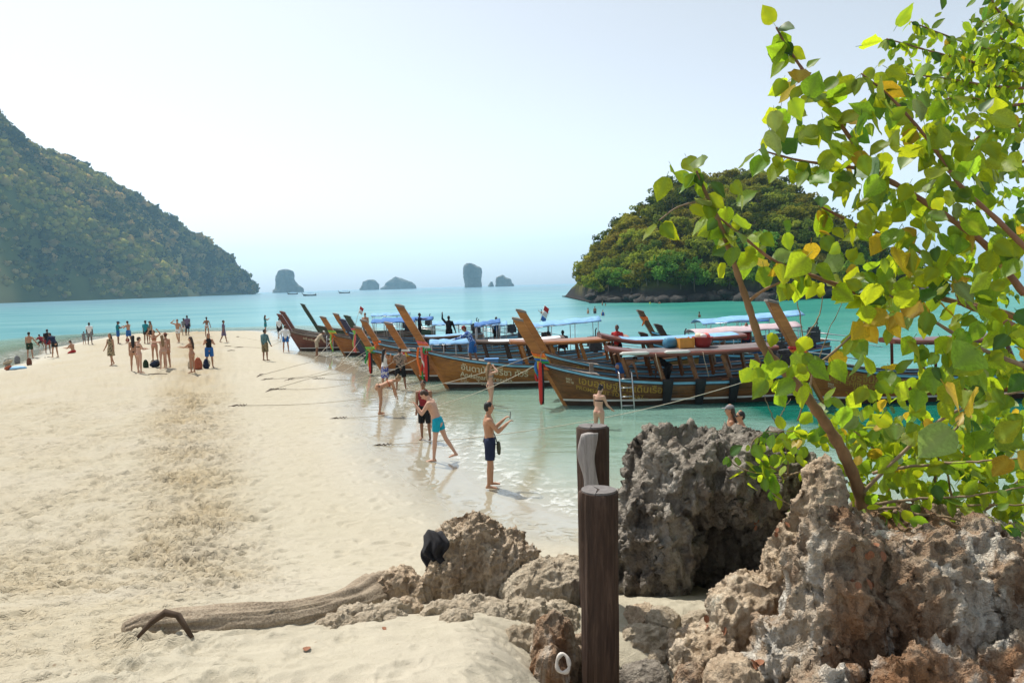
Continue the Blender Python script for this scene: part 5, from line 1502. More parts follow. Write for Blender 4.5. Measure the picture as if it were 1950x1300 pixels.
# ================================================================== PEOPLE
V3 = lambda *a: Vector(a)
class Body:
    """collects closed lofted segments; the remesher fuses them into one surface"""
    def __init__(s): s.mb = MB()
    def rings(s, rg, n=14, flat0=False, flat1=False):
        """rg: list of (centre, axis_x, axis_y, rx, ry)"""
        rg = list(rg)
        def cap(r_, nxt):
            d = (r_[0] - nxt[0]); d = d.normalized() if d.length > 1e-6 else V3(0, 0, 1)
            m = min(r_[3], r_[4]); out = []
            for a in (0.45, 0.8, 0.97):
                out.append((r_[0] + d * m * a, r_[1], r_[2], r_[3] * math.sqrt(max(0.02, 1 - a * a)), r_[4] * math.sqrt(max(0.02, 1 - a * a))))
            return out
        full = ([] if flat0 else list(reversed(cap(rg[0], rg[1])))) + rg + ([] if flat1 else cap(rg[-1], rg[-2]))
        base = len(s.mb.v)
        for c, ax, ay, rx, ry in full:
            for k in range(n):
                a = 2 * math.pi * k / n
                s.mb.v.append(tuple(c + ax * (rx * math.cos(a)) + ay * (ry * math.sin(a))))
        m = len(full)
        for i in range(m - 1):
            for k in range(n):
                a0 = base + i * n + k; a1 = base + i * n + (k + 1) % n
                s.mb.f.append((a0, a1, a1 + n, a0 + n))
        s.mb.f.append(tuple(base + k for k in reversed(range(n)))); s.mb.f.append(tuple(base + (m - 1) * n + k for k in range(n)))
    def limb(s, a, b, prof, flat0=False, flat1=False, n=12, squash=1.0):
        """prof: [(q, r)] along a->b"""
        d = (b - a).normalized(); ax = d.cross(V3(0, 1, 0.05))
        if ax.length < 1e-3: ax = V3(1, 0, 0)
        ax.normalize(); ay = d.cross(ax)
        s.rings([(a.lerp(b, q), ax, ay, r_, r_ * squash) for q, r_ in prof], n, flat0, flat1)
    def blob(s, c, rx, ry, rz, M3=None):
        M3 = M3 or Matrix.Identity(3)
        V0, F0 = ICO2
        s.mb.add([c + M3 @ V3(v[0] * rx, v[1] * ry, v[2] * rz) for v in V0], [tuple(f) for f in F0])
    def build(s, name, mat, parent, voxel, smooth=2, low=False):
        o = s.mb.build(name, mat, parent, True)
        remesh_later(o, voxel, smooth)
        return o

SKIN = {k: plain('skin_' + k, c, 0.55, 0.07, 9, spec=0.3) for k, c in {'pale': (0.56, 0.33, 0.235), 'tan': (0.43, 0.225, 0.135), 'brown': (0.27, 0.135, 0.080), 'dark': (0.13, 0.062, 0.038)}.items()}
HAIR = {k: plain('hair_' + k, c, 0.6, 0.3, 40) for k, c in {'black': (0.012, 0.010, 0.010), 'brown': (0.050, 0.028, 0.017), 'fair': (0.24, 0.15, 0.07), 'red': (0.14, 0.045, 0.025)}.items()}
FAB = {}
def fab(k, c, pattern=None):
    if k not in FAB:
        if pattern:
            m, nt, out = nodes('fabric_' + k); p = N(nt, 'ShaderNodeBsdfPrincipled')
            v = coords(nt, 'Object'); vo = N(nt, 'ShaderNodeTexVoronoi'); vo.inputs['Scale'].default_value = 13; nt.links.new(v, vo.inputs['Vector'])
            nn = noise(nt, v, 16, 3, 0.6, 1.0)
            cc = mix(nt, c, pattern, ramp(nt, math_(nt, 'ADD', math_(nt, 'MULTIPLY', vo.outputs['Distance'], .5), math_(nt, 'MULTIPLY', nn, .6)), [(0.47, (0, 0, 0)), (0.52, (1, 1, 1))]))
            nt.links.new(cc, p.inputs['Base Color']); p.inputs['Roughness'].default_value = 0.85; nt.links.new(p.outputs[0], out.inputs[0]); FAB[k] = m
        else: FAB[k] = plain('fabric_' + k, c, 0.85, 0.15, 10, spec=0.2)
    return FAB[k]
F_ = lambda k: FAB[k]
for k, c in {'navy': (0.018, 0.026, 0.060), 'teal': (0.015, 0.22, 0.27), 'turq': (0.01, 0.33, 0.46), 'black': (0.014, 0.014, 0.016), 'white': (0.74, 0.74, 0.73), 'green': (0.022, 0.045, 0.022), 'blue': (0.025, 0.12, 0.36), 'red': (0.42, 0.030, 0.030),
             'maroon': (0.22, 0.022, 0.030), 'beige': (0.46, 0.38, 0.28), 'grey': (0.20, 0.20, 0.21), 'brown': (0.16, 0.060, 0.035), 'pink': (0.55, 0.25, 0.20), 'mauve': (0.15, 0.12, 0.20), 'rust': (0.36, 0.10, 0.05), 'sky': (0.28, 0.50, 0.72)}.items(): fab(k, c)
fab('floral_black', (0.020, 0.020, 0.024), (0.30, 0.22, 0.17)); fab('blue_print', (0.62, 0.62, 0.66), (0.06, 0.08, 0.34)); fab('camo', (0.05, 0.045, 0.025), (0.24, 0.18, 0.09)); fab('rash', (0.020, 0.060, 0.070), (0.10, 0.20, 0.22)); fab('sport', (0.45, 0.62, 0.80), (0.04, 0.11, 0.40)); fab('dark_print', (0.022, 0.018, 0.016), (0.36, 0.28, 0.16))

DOWN = (0.10, 0.02, -1)
def person(label, where, H=1.72, yaw=0, fem=False, skin='tan', hair='brown', long_hair=False, hat=None, lean=0, legs=((0, 4, 2), (0, 4, 2)), arms=None, head=(0, 0), wear=(), voxel=0.015, sit=False, sink=0.0, near=False, roll=0, group=None, z=None, bun=False, hat_mat='black', fingers_curl=25):
    s = H / 1.75
    if hasattr(where, 'x'): base = Vector(where)
    else: base = on_ground(*where)
    base.z -= sink
    root = empty('person', base, R(yaw)); tag(root, label, 'person', group)
    arms = arms or ((DOWN, (0.05, 0.12, -1)), (DOWN, (0.05, 0.12, -1)))
    T = Matrix.Rotation(R(-lean), 3, 'X') @ Matrix.Rotation(R(roll), 3, 'Y')
    hipw = (.095 if fem else .090) * s; shw = (.165 if fem else .190) * s
    hips, knees, ankles, toes = [], [], [], []
    for i, sd in enumerate((-1, 1)):
        tp, to, kb = legs[i]
        h = V3(sd * hipw, 0, -0.03 * s)
        dt = V3(sd * math.sin(R(to)), math.sin(R(tp)) * math.cos(R(to)), -math.cos(R(tp)) * math.cos(R(to))).normalized()
        ds = V3(sd * math.sin(R(to)) * .6, math.sin(R(tp - kb)), -math.cos(R(tp - kb))).normalized()
        k_ = h + dt * .435 * s; a = k_ + ds * .42 * s
        fo = V3(sd * .15, math.cos(R(max(0, kb - tp) * .55)), -math.sin(R(max(0, kb - tp) * .55)) - .12).normalized()
        hips.append(h); knees.append(k_); ankles.append(a); toes.append(a + fo * .17 * s + V3(0, 0, -.045 * s))
    zmin = -.12 * s if sit else min(min(a.z - .075 * s for a in ankles), min(t.z - .03 * s for t in toes))
    up = V3(0, 0, -zmin)
    hips = [h + up for h in hips]; knees = [k_ + up for k_ in knees]; ankles = [a + up for a in ankles]; toes = [t + up for t in toes]
    pel = up
    tx, ty, tz = T @ V3(1, 0, 0), T @ V3(0, 1, 0), T @ V3(0, 0, 1)
    tor = ([(-.075, .125, .10), (-.02, .168, .118), (.05, .155, .108), (.14, .118, .086), (.25, .128, .092), (.36, .146, .100), (.44, .140, .088), (.495, .085, .066)] if fem else
           [(-.075, .120, .095), (-.02, .155, .108), (.05, .150, .104), (.14, .138, .095), (.25, .152, .102), (.36, .172, .115), (.44, .170, .102), (.50, .100, .075)])
    P = lambda zq, y=0, x=0: pel + tx * (x * s) + ty * (y * s) + tz * (zq * s)
    def torso(b, z0, z1, inf, f0=True, f1=True):
        zs_ = sorted({z0, z1} | {q[0] for q in tor if z0 < q[0] < z1})
        b.rings([(P(zq), tx, ty, (float(np.interp(zq, [q[0] for q in tor], [q[1] for q in tor])) + inf) * s, (float(np.interp(zq, [q[0] for q in tor], [q[2] for q in tor])) + inf) * s) for zq in zs_], 18, f0, f1)
    shs, els, wrs, fds = [], [], [], []
    for i, sd in enumerate((-1, 1)):
        ua, fa = arms[i]
        ua = V3(sd * ua[0], ua[1], ua[2]).normalized(); fa = V3(sd * fa[0], fa[1], fa[2]).normalized()
        sh = P(.455, 0, sd * shw / s); e = sh + ua * .285 * s; w = e + fa * .25 * s
        shs.append(sh); els.append(e); wrs.append(w); fds.append(fa)
    HM = T @ Matrix.Rotation(R(head[1]), 3, 'Z') @ Matrix.Rotation(R(-head[0]), 3, 'X')
    hc = P(.60) + HM @ V3(0, .025 * s, .105 * s)
    hx, hy, hz_ = HM @ V3(1, 0, 0), HM @ V3(0, 1, 0), HM @ V3(0, 0, 1)
    b = Body()
    torso(b, -.075, .495 if fem else .50, 0, False, False)
    if fem:
        for sd in (-1, 1): b.blob(P(.33, .075, sd * .062), .056 * s, .052 * s, .056 * s)
        for sd in (-1, 1): b.blob(P(-.05, -.065, sd * .07), .085 * s, .07 * s, .085 * s)
    else:
        for sd in (-1, 1): b.blob(P(.355, .065, sd * .075), .075 * s, .042 * s, .058 * s)
    b.limb(P(.48), P(.615, .02), [(0, .062 * s), (.6, .054 * s), (1, .052 * s)])
    for i, sd in enumerate((-1, 1)):
        k = .88 if fem else 1.0
        b.limb(P(.45, 0, sd * .10), shs[i], [(0, .062 * s * k), (1, .062 * s * k)])
        b.limb(shs[i], els[i], [(0, .060 * s * k), (.35, .053 * s * k), (1, .041 * s * k)])
        b.limb(els[i], wrs[i], [(0, .043 * s * k), (.3, .045 * s * k), (1, .029 * s * k)])
        d = fds[i]; side = d.cross(V3(0, 1, 0)) if abs(d.y) < .9 else d.cross(V3(0, 0, 1)); side.normalize()
        palm_n = side.cross(d).normalized(); w = wrs[i]
        b.rings([(w, side, palm_n, .027 * s, .022 * s), (w + d * .045 * s, side, palm_n, .040 * s, .018 * s), (w + d * .085 * s, side, palm_n, .040 * s, .015 * s)], 10)
        for f in range(4):
            o_ = (f - 1.5) * .020 * s; L_ = (.058, .072, .068, .052)[f] * s
            p0 = w + d * .085 * s + side * o_; cu = R(fingers_curl * .5); d1 = (d * math.cos(cu) + palm_n * math.sin(cu)); p1 = p0 + d1 * L_ * .55
            cu2 = R(fingers_curl * 1.4); d2 = (d * math.cos(cu2) + palm_n * math.sin(cu2)); p2 = p1 + d2 * L_ * .5
            b.limb(p0, p1, [(0, .0095 * s), (1, .0085 * s)], n=8); b.limb(p1, p2, [(0, .0085 * s), (1, .007 * s)], n=8)
        th = w + d * .03 * s + side * (-sd) * .036 * s
        t1 = th + (d * .75 + side * (-sd) * .6 + palm_n * .25).normalized() * .04 * s
        b.limb(th, t1, [(0, .012 * s), (1, .010 * s)], n=8); b.limb(t1, t1 + (d * .9 + side * (-sd) * .25 + palm_n * .2).normalized() * .028 * s, [(0, .010 * s), (1, .008 * s)], n=8)
        kk = 1.06 if fem else 1.0
        b.limb(hips[i], knees[i], [(0, .088 * s * kk), (.3, .080 * s * kk), (.8, .057 * s), (1, .053 * s)])
        b.limb(knees[i], ankles[i], [(0, .052 * s), (.28, .056 * s), (.7, .040 * s), (1, .034 * s)])
        fd = (toes[i] - ankles[i]); heel = ankles[i] + V3(0, -.035 * s, -.045 * s) if legs[i][2] < 30 else ankles[i] - fd.normalized() * .03 * s
        ax = fd.cross(V3(0, 0, 1)).normalized(); ay = ax.cross(fd.normalized())
        b.rings([(heel, ax, ay, .030 * s, .030 * s), (heel.lerp(toes[i], .5) + V3(0, 0, .012 * s), ax, ay, .036 * s, .030 * s), (toes[i] + V3(0, 0, .002), ax, ay, .042 * s, .018 * s)], 10)
        b.limb(ankles[i], heel, [(0, .034 * s), (1, .030 * s)])
    b.rings([(hc + hz_ * (zq * s) + hy * (yq * s), hx, hy, rx * s, ry * s) for zq, yq, rx, ry in [(-.108, .040, .028, .026), (-.085, .030, .047, .052), (-.04, .012, .063, .080), (.01, 0, .073, .092), (.05, -.004, .073, .090), (.085, -.006, .058, .072), (.108, -.006, .03, .04)]], 16)
    b.limb(hc + hy * .083 * s + hz_ * .012 * s, hc + hy * .106 * s - hz_ * .022 * s, [(0, .010 * s), (1, .014 * s)], n=8)
    for sd in (-1, 1): b.blob(hc + hx * (sd * .075 * s) - hy * .005 * s - hz_ * .012 * s, .010 * s, .020 * s, .030 * s, HM)
    body = b.build('body', SKIN[skin], root, voxel)
    # hair
    hb = Body()
    if hat is None or long_hair:
        hb.blob(hc + hz_ * .036 * s - hy * .012 * s, .083 * s, .094 * s, .088 * s, HM)
    hb.blob(hc + hz_ * .005 * s - hy * .040 * s, .079 * s, .070 * s, .098 * s, HM)
    if long_hair:
        a0 = hc - hy * .055 * s + hz_ * .03 * s; a1 = P(.46, -.105); a2 = P(.22, -.125)
        if lean > 40: a1 = hc + V3(0, .0, -.16 * s); a2 = hc + V3(0, .02, -.26 * s)
        hb.rings([(a0, hx, hy, .080 * s, .05 * s), (a1, tx, ty, .085 * s, .035 * s), (a2, tx, ty, .055 * s, .022 * s)], 12)
    if bun: hb.blob(hc - hy * .10 * s + hz_ * .07 * s, .045 * s, .045 * s, .045 * s)
    hb.build('hair', HAIR[hair], root, max(voxel * .8, .008), 1)
    if hat:
        cb = Body()
        cb.blob(hc + hz_ * .055 * s - hy * .006 * s, .088 * s, .100 * s, .072 * s, HM)
        if hat == 'cap': cb.rings([(hc + hz_ * .045 * s + hy * .07 * s, hx, hz_, .072 * s, .012 * s), (hc + hz_ * .035 * s + hy * .165 * s, hx, hz_, .050 * s, .010 * s)], 12)
        else: cb.rings([(hc + hz_ * .030 * s, hx, hy, .175 * s, .175 * s), (hc + hz_ * .046 * s, hx, hy, .165 * s, .165 * s)], 20, True, True)
        cb.build('hat', F_(hat_mat), root, max(voxel * .8, .009), 1)
    if near:
        dk = plain('eye_dark', (0.012, 0.010, 0.009), .3, .1, 5)
        for sd in (-1, 1):
            e_ = Body(); e_.blob(hc + hx * (sd * .031 * s) + hy * .083 * s + hz_ * .008 * s, .014 * s, .008 * s, .008 * s, HM); e_.mb.build('eye', dk, root, True)
            e_ = Body(); e_.blob(hc + hx * (sd * .031 * s) + hy * .086 * s + hz_ * .028 * s, .020 * s, .006 * s, .005 * s, HM); e_.mb.build('eyebrow', HAIR[hair], root, True)
        e_ = Body(); e_.blob(hc + hy * .083 * s - hz_ * .056 * s, .024 * s, .010 * s, .007 * s, HM); e_.mb.build('mouth', plain('lips', (0.36, 0.12, 0.10), .5, .1, 9), root, True)
    # clothing
    for g in wear:
        kind, mk = g[0], g[1]; m_ = F_(mk); c = Body()
        nm = kind
        if kind in ('shorts', 'trunks', 'trousers'):
            fr = g[2] if len(g) > 2 else {'shorts': .70, 'trunks': .42, 'trousers': 1.0}[kind]; inf = .024 if kind != 'trunks' else .012
            torso(c, -.075, .075, inf * .7)
            for i in (0, 1):
                end = hips[i].lerp(knees[i], fr)
                c.limb(hips[i] + V3(0, 0, .03 * s), end, [(0, (.092 + inf) * s), (.5, (.085 + inf) * s), (1, (.074 + inf * 1.5 - .012 * fr) * s)], False, True, 14)
                if kind == 'trousers': c.limb(knees[i], knees[i].lerp(ankles[i], .9), [(0, .072 * s), (1, .058 * s)], False, True)
        elif kind == 'bikini_bottom':
            torso(c, -.060, .022, .007)
            c.limb(P(-.05), P(-.125), [(0, .075 * s), (1, .052 * s)], squash=1.35)
        elif kind == 'bikini_top':
            torso(c, .305, .350, .006)
            for sd in (-1, 1): c.blob(P(.33, .079, sd * .062), .057 * s, .054 * s, .054 * s)
        elif kind in ('shirt', 'tank', 'long_shirt', 'swimsuit', 'vest'):
            z0 = {'swimsuit': -.085}.get(kind, -.055 if kind != 'vest' else 0.0)
            inf = {'swimsuit': .006, 'tank': .014, 'vest': .04}.get(kind, .020)
            torso(c, z0, .47, inf, True, False)
            if fem:
                for sd in (-1, 1): c.blob(P(.33, .075, sd * .062), .064 * s, .060 * s, .064 * s)
            if kind in ('shirt', 'long_shirt'):
                for i, sd in enumerate((-1, 1)):
                    c.limb(P(.45, 0, sd * .10), shs[i], [(0, .078 * s), (1, .076 * s)])
                    q = .62 if kind == 'shirt' else 1.0
                    c.limb(shs[i], shs[i].lerp(els[i], q), [(0, .074 * s), (1, .064 * s)], False, True)
                    if kind == 'long_shirt': c.limb(els[i], wrs[i], [(0, .056 * s), (1, .040 * s)], False, True)
            nm = {'long_shirt': 'shirt'}.get(kind, kind)
        elif kind in ('dress', 'skirt', 'sarong'):
            Ls = g[2] if len(g) > 2 else .50
            if kind == 'dress':
                torso(c, .0, .45, .014, True, False)
                for sd in (-1, 1): c.blob(P(.33, .075, sd * .062), .062 * s, .058 * s, .062 * s)
            mid_ = (knees[0] + knees[1]) / 2; bot = pel.lerp(V3(mid_.x, mid_.y, pel.z - Ls * s), .9)
            wd = .16 + .5 * abs(knees[0].y - knees[1].y) / s * .5
            c.rings([(P(.06), tx, ty, .150 * s, .112 * s), (P(-.04), tx, ty, .188 * s, .140 * s), (V3(bot.x, bot.y, pel.z - Ls * s), V3(1, 0, 0), V3(0, 1, 0), (.20) * s, (.15 + (wd - .16)) * s)], 20, True, True)
        c.build(nm, m_, root, max(voxel * .9, .010), 1)
    return root, dict(hands=[w + d * .10 * s for w, d in zip(wrs, fds)], P=P, head=hc, pel=pel, s=s)

def w2(root, p): return root.matrix_basis @ p
NEAR = dict(voxel=0.0085, near=True)
# ---- by the water's edge
r_, J = person('man in navy shorts at the water edge holding a phone up', (935, 929), 1.76, -82, skin='tan', hair='black', lean=-2, legs=((4, 3, 4), (-3, 3, 2)),
               arms=(((.12, .55, -.80), (-.05, .80, .72)), ((.12, .60, -.78), (-.18, .84, .66))), head=(4, 0), wear=(('shorts', 'navy', .78),), fingers_curl=55, **NEAR)
hd = (J['hands'][0] + J['hands'][1]) / 2
ph = MB().box((0, 0, 0), (.072, .010, .150)).build('phone', plain('phone_black', (0.012, 0.012, 0.014), .25, .1, 3), None, loc=w2(r_, hd + V3(0, .03, .06)), rot=(R(-6), 0, r_.rotation_euler.z)); tag(ph, 'dark phone held up by the man in navy shorts', 'phone')
bg_ = empty('shoulder_bag', w2(r_, J['P'](-.13, .17, .10)), r_.rotation_euler.z); tag(bg_, 'small olive shoulder bag on the man with the phone', 'bag')
bb = Body(); bb.rings([(V3(0, 0, -.11), V3(1, 0, 0), V3(0, 1, 0), .10, .035), (V3(0, 0, 0), V3(1, 0, 0), V3(0, 1, 0), .105, .045), (V3(0, 0, .10), V3(1, 0, 0), V3(0, 1, 0), .095, .03)], 14, False, False); bb.mb.build('bag_body', plain('olive_bag', (0.055, 0.060, 0.035), .8, .2, 12), bg_, True)
inv = bg_.matrix_basis.inverted()
MB().tube([inv @ w2(r_, q) for q in (J['P'](-.05, .15, .09), J['P'](.10, .12, -.03), J['P'](.22, .075, -.145), J['P'](.14, -.06, -.15), J['P'](.0, -.13, 0.0), J['P'](-.05, -.05, .165), J['P'](-.05, .15, .12))], .012, 6).build('bag_strap', m_black, bg_, True)
person('man in turquoise trunks stepping through the shallows with a hand to his face', (836, 878), 1.78, 82, skin='pale', hair='brown', lean=20, legs=((7, 3, 2), (-20, 3, 12)),
       arms=(((.10, .55, -.80), (-.25, .65, .85)), ((.08, .02, -1), (.0, .10, -1))), head=(28, 0), wear=(('trunks', 'turq', .50),), fingers_curl=40, **NEAR)
person('man in a maroon shirt and black shorts behind the man in turquoise trunks', (811, 838), 1.62, 172, skin='brown', hair='black', lean=6, legs=((4, 4, 4), (-4, 4, 4)), arms=((DOWN, (.0, .3, -1)), (DOWN, (0, .3, -1))), wear=(('tank', 'maroon'), ('shorts', 'black', 1.0)), voxel=.011, near=True)
person('woman bending forward over the wet sand in a dark bikini', (725, 790), 1.64, -75, True, 'tan', 'fair', lean=68, legs=((6, 3, 14), (2, 3, 10)), arms=(((.1, .3, -1), (.0, .15, -1)), ((.1, .35, -1), (.0, .2, -1))), head=(-10, 0), bun=True, wear=(('bikini_bottom', 'black'), ('bikini_top', 'rust')), voxel=.012)
person('woman in a white top and blue printed skirt taking a photo by the boats', (734, 738), 1.62, -35, True, 'tan', 'black', True, arms=(((.15, .5, -.8), (-.2, .35, .95)), ((.15, .5, -.8), (-.2, .35, .95))), wear=(('tank', 'white'), ('skirt', 'blue_print', .52)), voxel=.014)
person('man in a dark floral shirt and black shorts by the prows', (764, 742), 1.70, 15, False, 'brown', 'black', arms=(((.25, .25, -1), (-.4, .7, .2)), ((.30, .2, -1), (-.3, .7, .1))), head=(18, 0), legs=((2, 8, 3), (-2, 8, 3)), wear=(('shirt', 'floral_black'), ('shorts', 'black', .95)), voxel=.014)
person('woman in a bikini with both hands to her hair, shin deep in the water', at_z(935, 771), 1.66, -60, True, 'pale', 'fair', True, arms=(((.80, .30, .25), (-.75, -.15, .70)), ((.80, .35, .2), (-.75, -.15, .65))), lean=-3, legs=((8, 3, 16), (-4, 3, 6)), wear=(('bikini_bottom', 'black'), ('bikini_top', 'grey')), voxel=.011, sink=.22)
person('dark-haired woman in a pink bikini wading beside the ladder', at_z(1141, 815), 1.64, -40, True, 'pale', 'black', False, bun=True, arms=(((.2, .3, -1), (.15, .6, -.7)), ((.2, .35, -1), (.2, .7, -.6))), head=(30, 0), lean=4, wear=(('bikini_bottom', 'pink'), ('bikini_top', 'black')), voxel=.011, sink=.42)
c_ = at_y(1392, 800, 15.2)
person('person with long hair and a grey cap standing in the water behind the boulder', V3(c_.x, 15.2, 0), 1.66, 75, True, 'tan', 'brown', True, 'cap', wear=(('bikini_top', 'black'), ('bikini_bottom', 'black')), voxel=.011, sink=.12, near=True, hat_mat='grey')
c_ = at_y(1412, 800, 14.8)
r_, J = person('man in sunglasses standing in the water behind the boulder', V3(c_.x, 14.8, 0), 1.60, 95, False, 'tan', 'black', wear=(('trunks', 'navy'),), voxel=.010, sink=.12, near=True)
sg = empty('sunglasses', w2(r_, J['head'] + V3(0, .10, .008)), r_.rotation_euler.z); tag(sg, 'dark sunglasses on the man behind the boulder', 'sunglasses')
for sd in (-1, 1): MB().box((sd * .033, 0, 0), (.052, .012, .036)).build('lens', m_black, sg); MB().box((sd * .07, -.05, .008), (.006, .11, .008)).build('temple', m_black, sg)

# ---- on the sand, left to right
UPHOLD = (((.2, .6, -.6), (-.3, .7, .5)), ((.2, .6, -.6), (-.3, .7, .5)))
B = dict(voxel=.016)
person('bare-chested man in dark green shorts and a cap reaching sideways at the left shore', (58, 682), 1.74, 5, False, 'tan', 'black', hat='cap', legs=((2, 7, 2), (-2, 7, 2)), arms=((DOWN, (0, .1, -1)), ((.55, .1, -.8), (.5, .1, -.85))), wear=(('shorts', 'green', .8),), **B)
person('person crouching at the far water edge behind the cap-wearing man', (81, 662), 1.6, 60, False, 'brown', 'black', lean=35, legs=((85, 8, 130), (80, 8, 125)), arms=UPHOLD, wear=(('shirt', 'maroon'), ('shorts', 'black', .6)), **B)
person('man in a dark shirt with his back turned, next to the cap-wearing man', (92, 673), 1.72, 20, False, 'brown', 'black', wear=(('shirt', 'black'), ('shorts', 'maroon', .7)), lean=8, **B)
person('person in a dark jacket stooping over a bag by the left shore', (106, 681), 1.72, 70, False, 'tan', 'black', lean=32, arms=(((.1, .5, -.9), (-.1, .6, -.6)), ((.1, .5, -.9), (-.1, .6, -.6))), wear=(('long_shirt', 'navy'), ('shorts', 'black', .5)), legs=((8, 5, 6), (0, 5, 6)), **B)
person('man sitting on the sand in red shorts facing the left shore', (140, 672), 1.74, 85, False, 'tan', 'brown', lean=12, sit=True, legs=((70, 6, 110), (62, 8, 100)), arms=(((.1, .6, -.7), (-.2, .9, .1)), ((.1, .6, -.7), (-.2, .9, .1))), head=(15, 0), wear=(('shorts', 'red', .7),), **B)
person('small child in pale clothes at the far water edge', (161, 656), 1.05, 20, False, 'tan', 'brown', wear=(('shirt', 'grey'), ('shorts', 'grey', .9)), arms=((DOWN, (0, .1, -1)), ((.5, .2, .1), (.2, .1, 1))), **B)
person('man in a white shirt and dark shorts looking out to sea beside a child', (172, 656), 1.74, 12, False, 'dark', 'black', wear=(('shirt', 'white'), ('shorts', 'grey', .7)), **B)
person('woman in a dark patterned dress walking towards the viewer', (213, 696), 1.66, 165, True, 'tan', 'brown', True, legs=((12, 2, 6), (-12, 2, 14)), arms=(((.25, .1, -1), (.3, .3, -.9)), ((.3, .0, -1), (.4, .2, -.8))), wear=(('dress', 'dark_print', .42),), **B)
person('man in a teal shirt and blue shorts looking at his phone at the far edge', (226, 655), 1.74, -70, False, 'brown', 'black', hat='hat', hat_mat='navy', head=(20, 0), arms=UPHOLD, wear=(('shirt', 'teal'), ('shorts', 'blue', .8)), **B)
person('bare-chested person in blue shorts and a backpack facing the teal shirt', (246, 654), 1.72, 75, False, 'tan', 'black', head=(15, 0), arms=UPHOLD, wear=(('shorts', 'blue', .85),), legs=((6, 3, 4), (-6, 3, 6)), **B)
person('person in a dark teal shirt at the far edge behind the bikini group', (279, 655), 1.74, -15, False, 'brown', 'black', wear=(('shirt', 'teal'), ('shorts', 'black', .5)), **B)
person('person in a wide dark hat beside the dark teal shirt', (288, 654), 1.66, 160, True, 'tan', 'brown', True, 'hat', hat_mat='black', wear=(('tank', 'beige'), ('shorts', 'black', .5)), **B)
person('woman in a dark bikini with her back turned, leftmost of the bikini group', (257, 706), 1.66, 20, True, 'tan', 'black', True, wear=(('bikini_bottom', 'black'), ('bikini_top', 'black')), voxel=.014)
person('woman in a dark bikini looking at a phone, in front of the bikini group', (267, 711), 1.66, -38, True, 'pale', 'brown', False, head=(10, 0), arms=(((.1, .4, -.8), (-.2, .9, .1)), ((.1, .4, -.8), (-.3, .9, .0))), wear=(('bikini_bottom', 'maroon'), ('bikini_top', 'black')), voxel=.014)
person('woman in a pink bikini facing the viewer with both arms raised', (296, 689), 1.68, 175, True, 'tan', 'brown', False, arms=(((.85, .1, .5), (-.6, .0, .8)), ((.85, .1, .5), (-.6, .0, .8))), wear=(('bikini_bottom', 'pink'), ('bikini_top', 'rust')), voxel=.014)
person('woman in a pale bikini pointing left at the bags', (312, 703), 1.64, 40, True, 'pale', 'fair', True, arms=(((.5, .8, .0), (.3, 1, .05)), (DOWN, (0, .1, -1))), wear=(('bikini_bottom', 'beige'), ('bikini_top', 'beige')), voxel=.014)
person('woman in a wide brown hat behind the pointing woman', (319, 701), 1.72, 55, True, 'tan', 'brown', False, 'hat', hat_mat='brown', wear=(('bikini_bottom', 'pink'), ('bikini_top', 'pink')), voxel=.014)
person('bare-chested man in white shorts shading his eyes, walking up the sand', (340, 653), 1.76, 178, False, 'tan', 'black', legs=((12, 4, 4), (-10, 4, 18)), arms=(((.3, .1, -1), (.1, .2, -1)), ((.75, .35, .30), (-.75, .1, .55))), wear=(('trunks', 'white', .5),), **B)
person('dark-clad man walking away at the far edge, right of the white shorts', (358, 639), 1.74, 5, False, 'dark', 'black', wear=(('shirt', 'mauve'), ('shorts', 'navy', .8)), legs=((8, 3, 4), (-8, 3, 10)), **B)
person('smaller person walking beside the dark-clad man at the far edge', (351, 639), 1.5, 0, True, 'brown', 'black', wear=(('shirt', 'grey'), ('shorts', 'white', .6)), **B)
person('woman in white shorts standing at the far edge behind the long-haired woman', (395, 641), 1.66, 10, True, 'brown', 'black', False, bun=True, arms=(((.5, .1, -.8), (-.5, .4, .4)), ((.35, 0, -1), (.25, 0, -1))), wear=(('bikini_top', 'black'), ('trunks', 'white', .35)), **B)
person('woman in a patterned wrap walking right with a bag', (427, 652), 1.68, -75, True, 'brown', 'black', False, legs=((14, 2, 4), (-14, 2, 12)), wear=(('shirt', 'mauve'), ('skirt', 'mauve', .42)), **B)
person('woman in a brown bikini holding out a phone towards the left', (367, 710), 1.66, 84, True, 'tan', 'brown', True, arms=(((.05, .8, -.5), (-.05, 1, .05)), ((.05, .7, -.6), (-.15, 1, .05))), wear=(('bikini_bottom', 'rust'), ('bikini_top', 'brown')), voxel=.014)
person('long-haired woman in a black top and blue shorts holding a camera', (400, 700), 1.70, -150, True, 'tan', 'red', True, head=(20, 0), arms=(((.3, .5, -.7), (-.5, .8, .3)), ((.3, .5, -.6), (-.3, .8, .4))), wear=(('tank', 'black'), ('shorts', 'blue', .85)), voxel=.014)
person('man in a dark rash vest and camouflage shorts standing alone', (506, 687), 1.74, -25, False, 'brown', 'black', head=(0, -35), arms=((DOWN, (0, .05, -1)), ((.35, .0, -1), (.35, .2, -.9))), wear=(('long_shirt', 'rash'), ('shorts', 'camo', 1.02)), voxel=.014)
person('woman in a long teal wrap taking a photo at the sand tip', (506, 631), 1.66, -60, True, 'tan', 'black', True, arms=UPHOLD, wear=(('dress', 'teal', .48),), **B)
person('person in a white shirt standing half hidden behind the maroon prows', (533, 643), 1.70, 10, False, 'brown', 'black', wear=(('shirt', 'white'), ('shorts', 'black', .8)), **B)
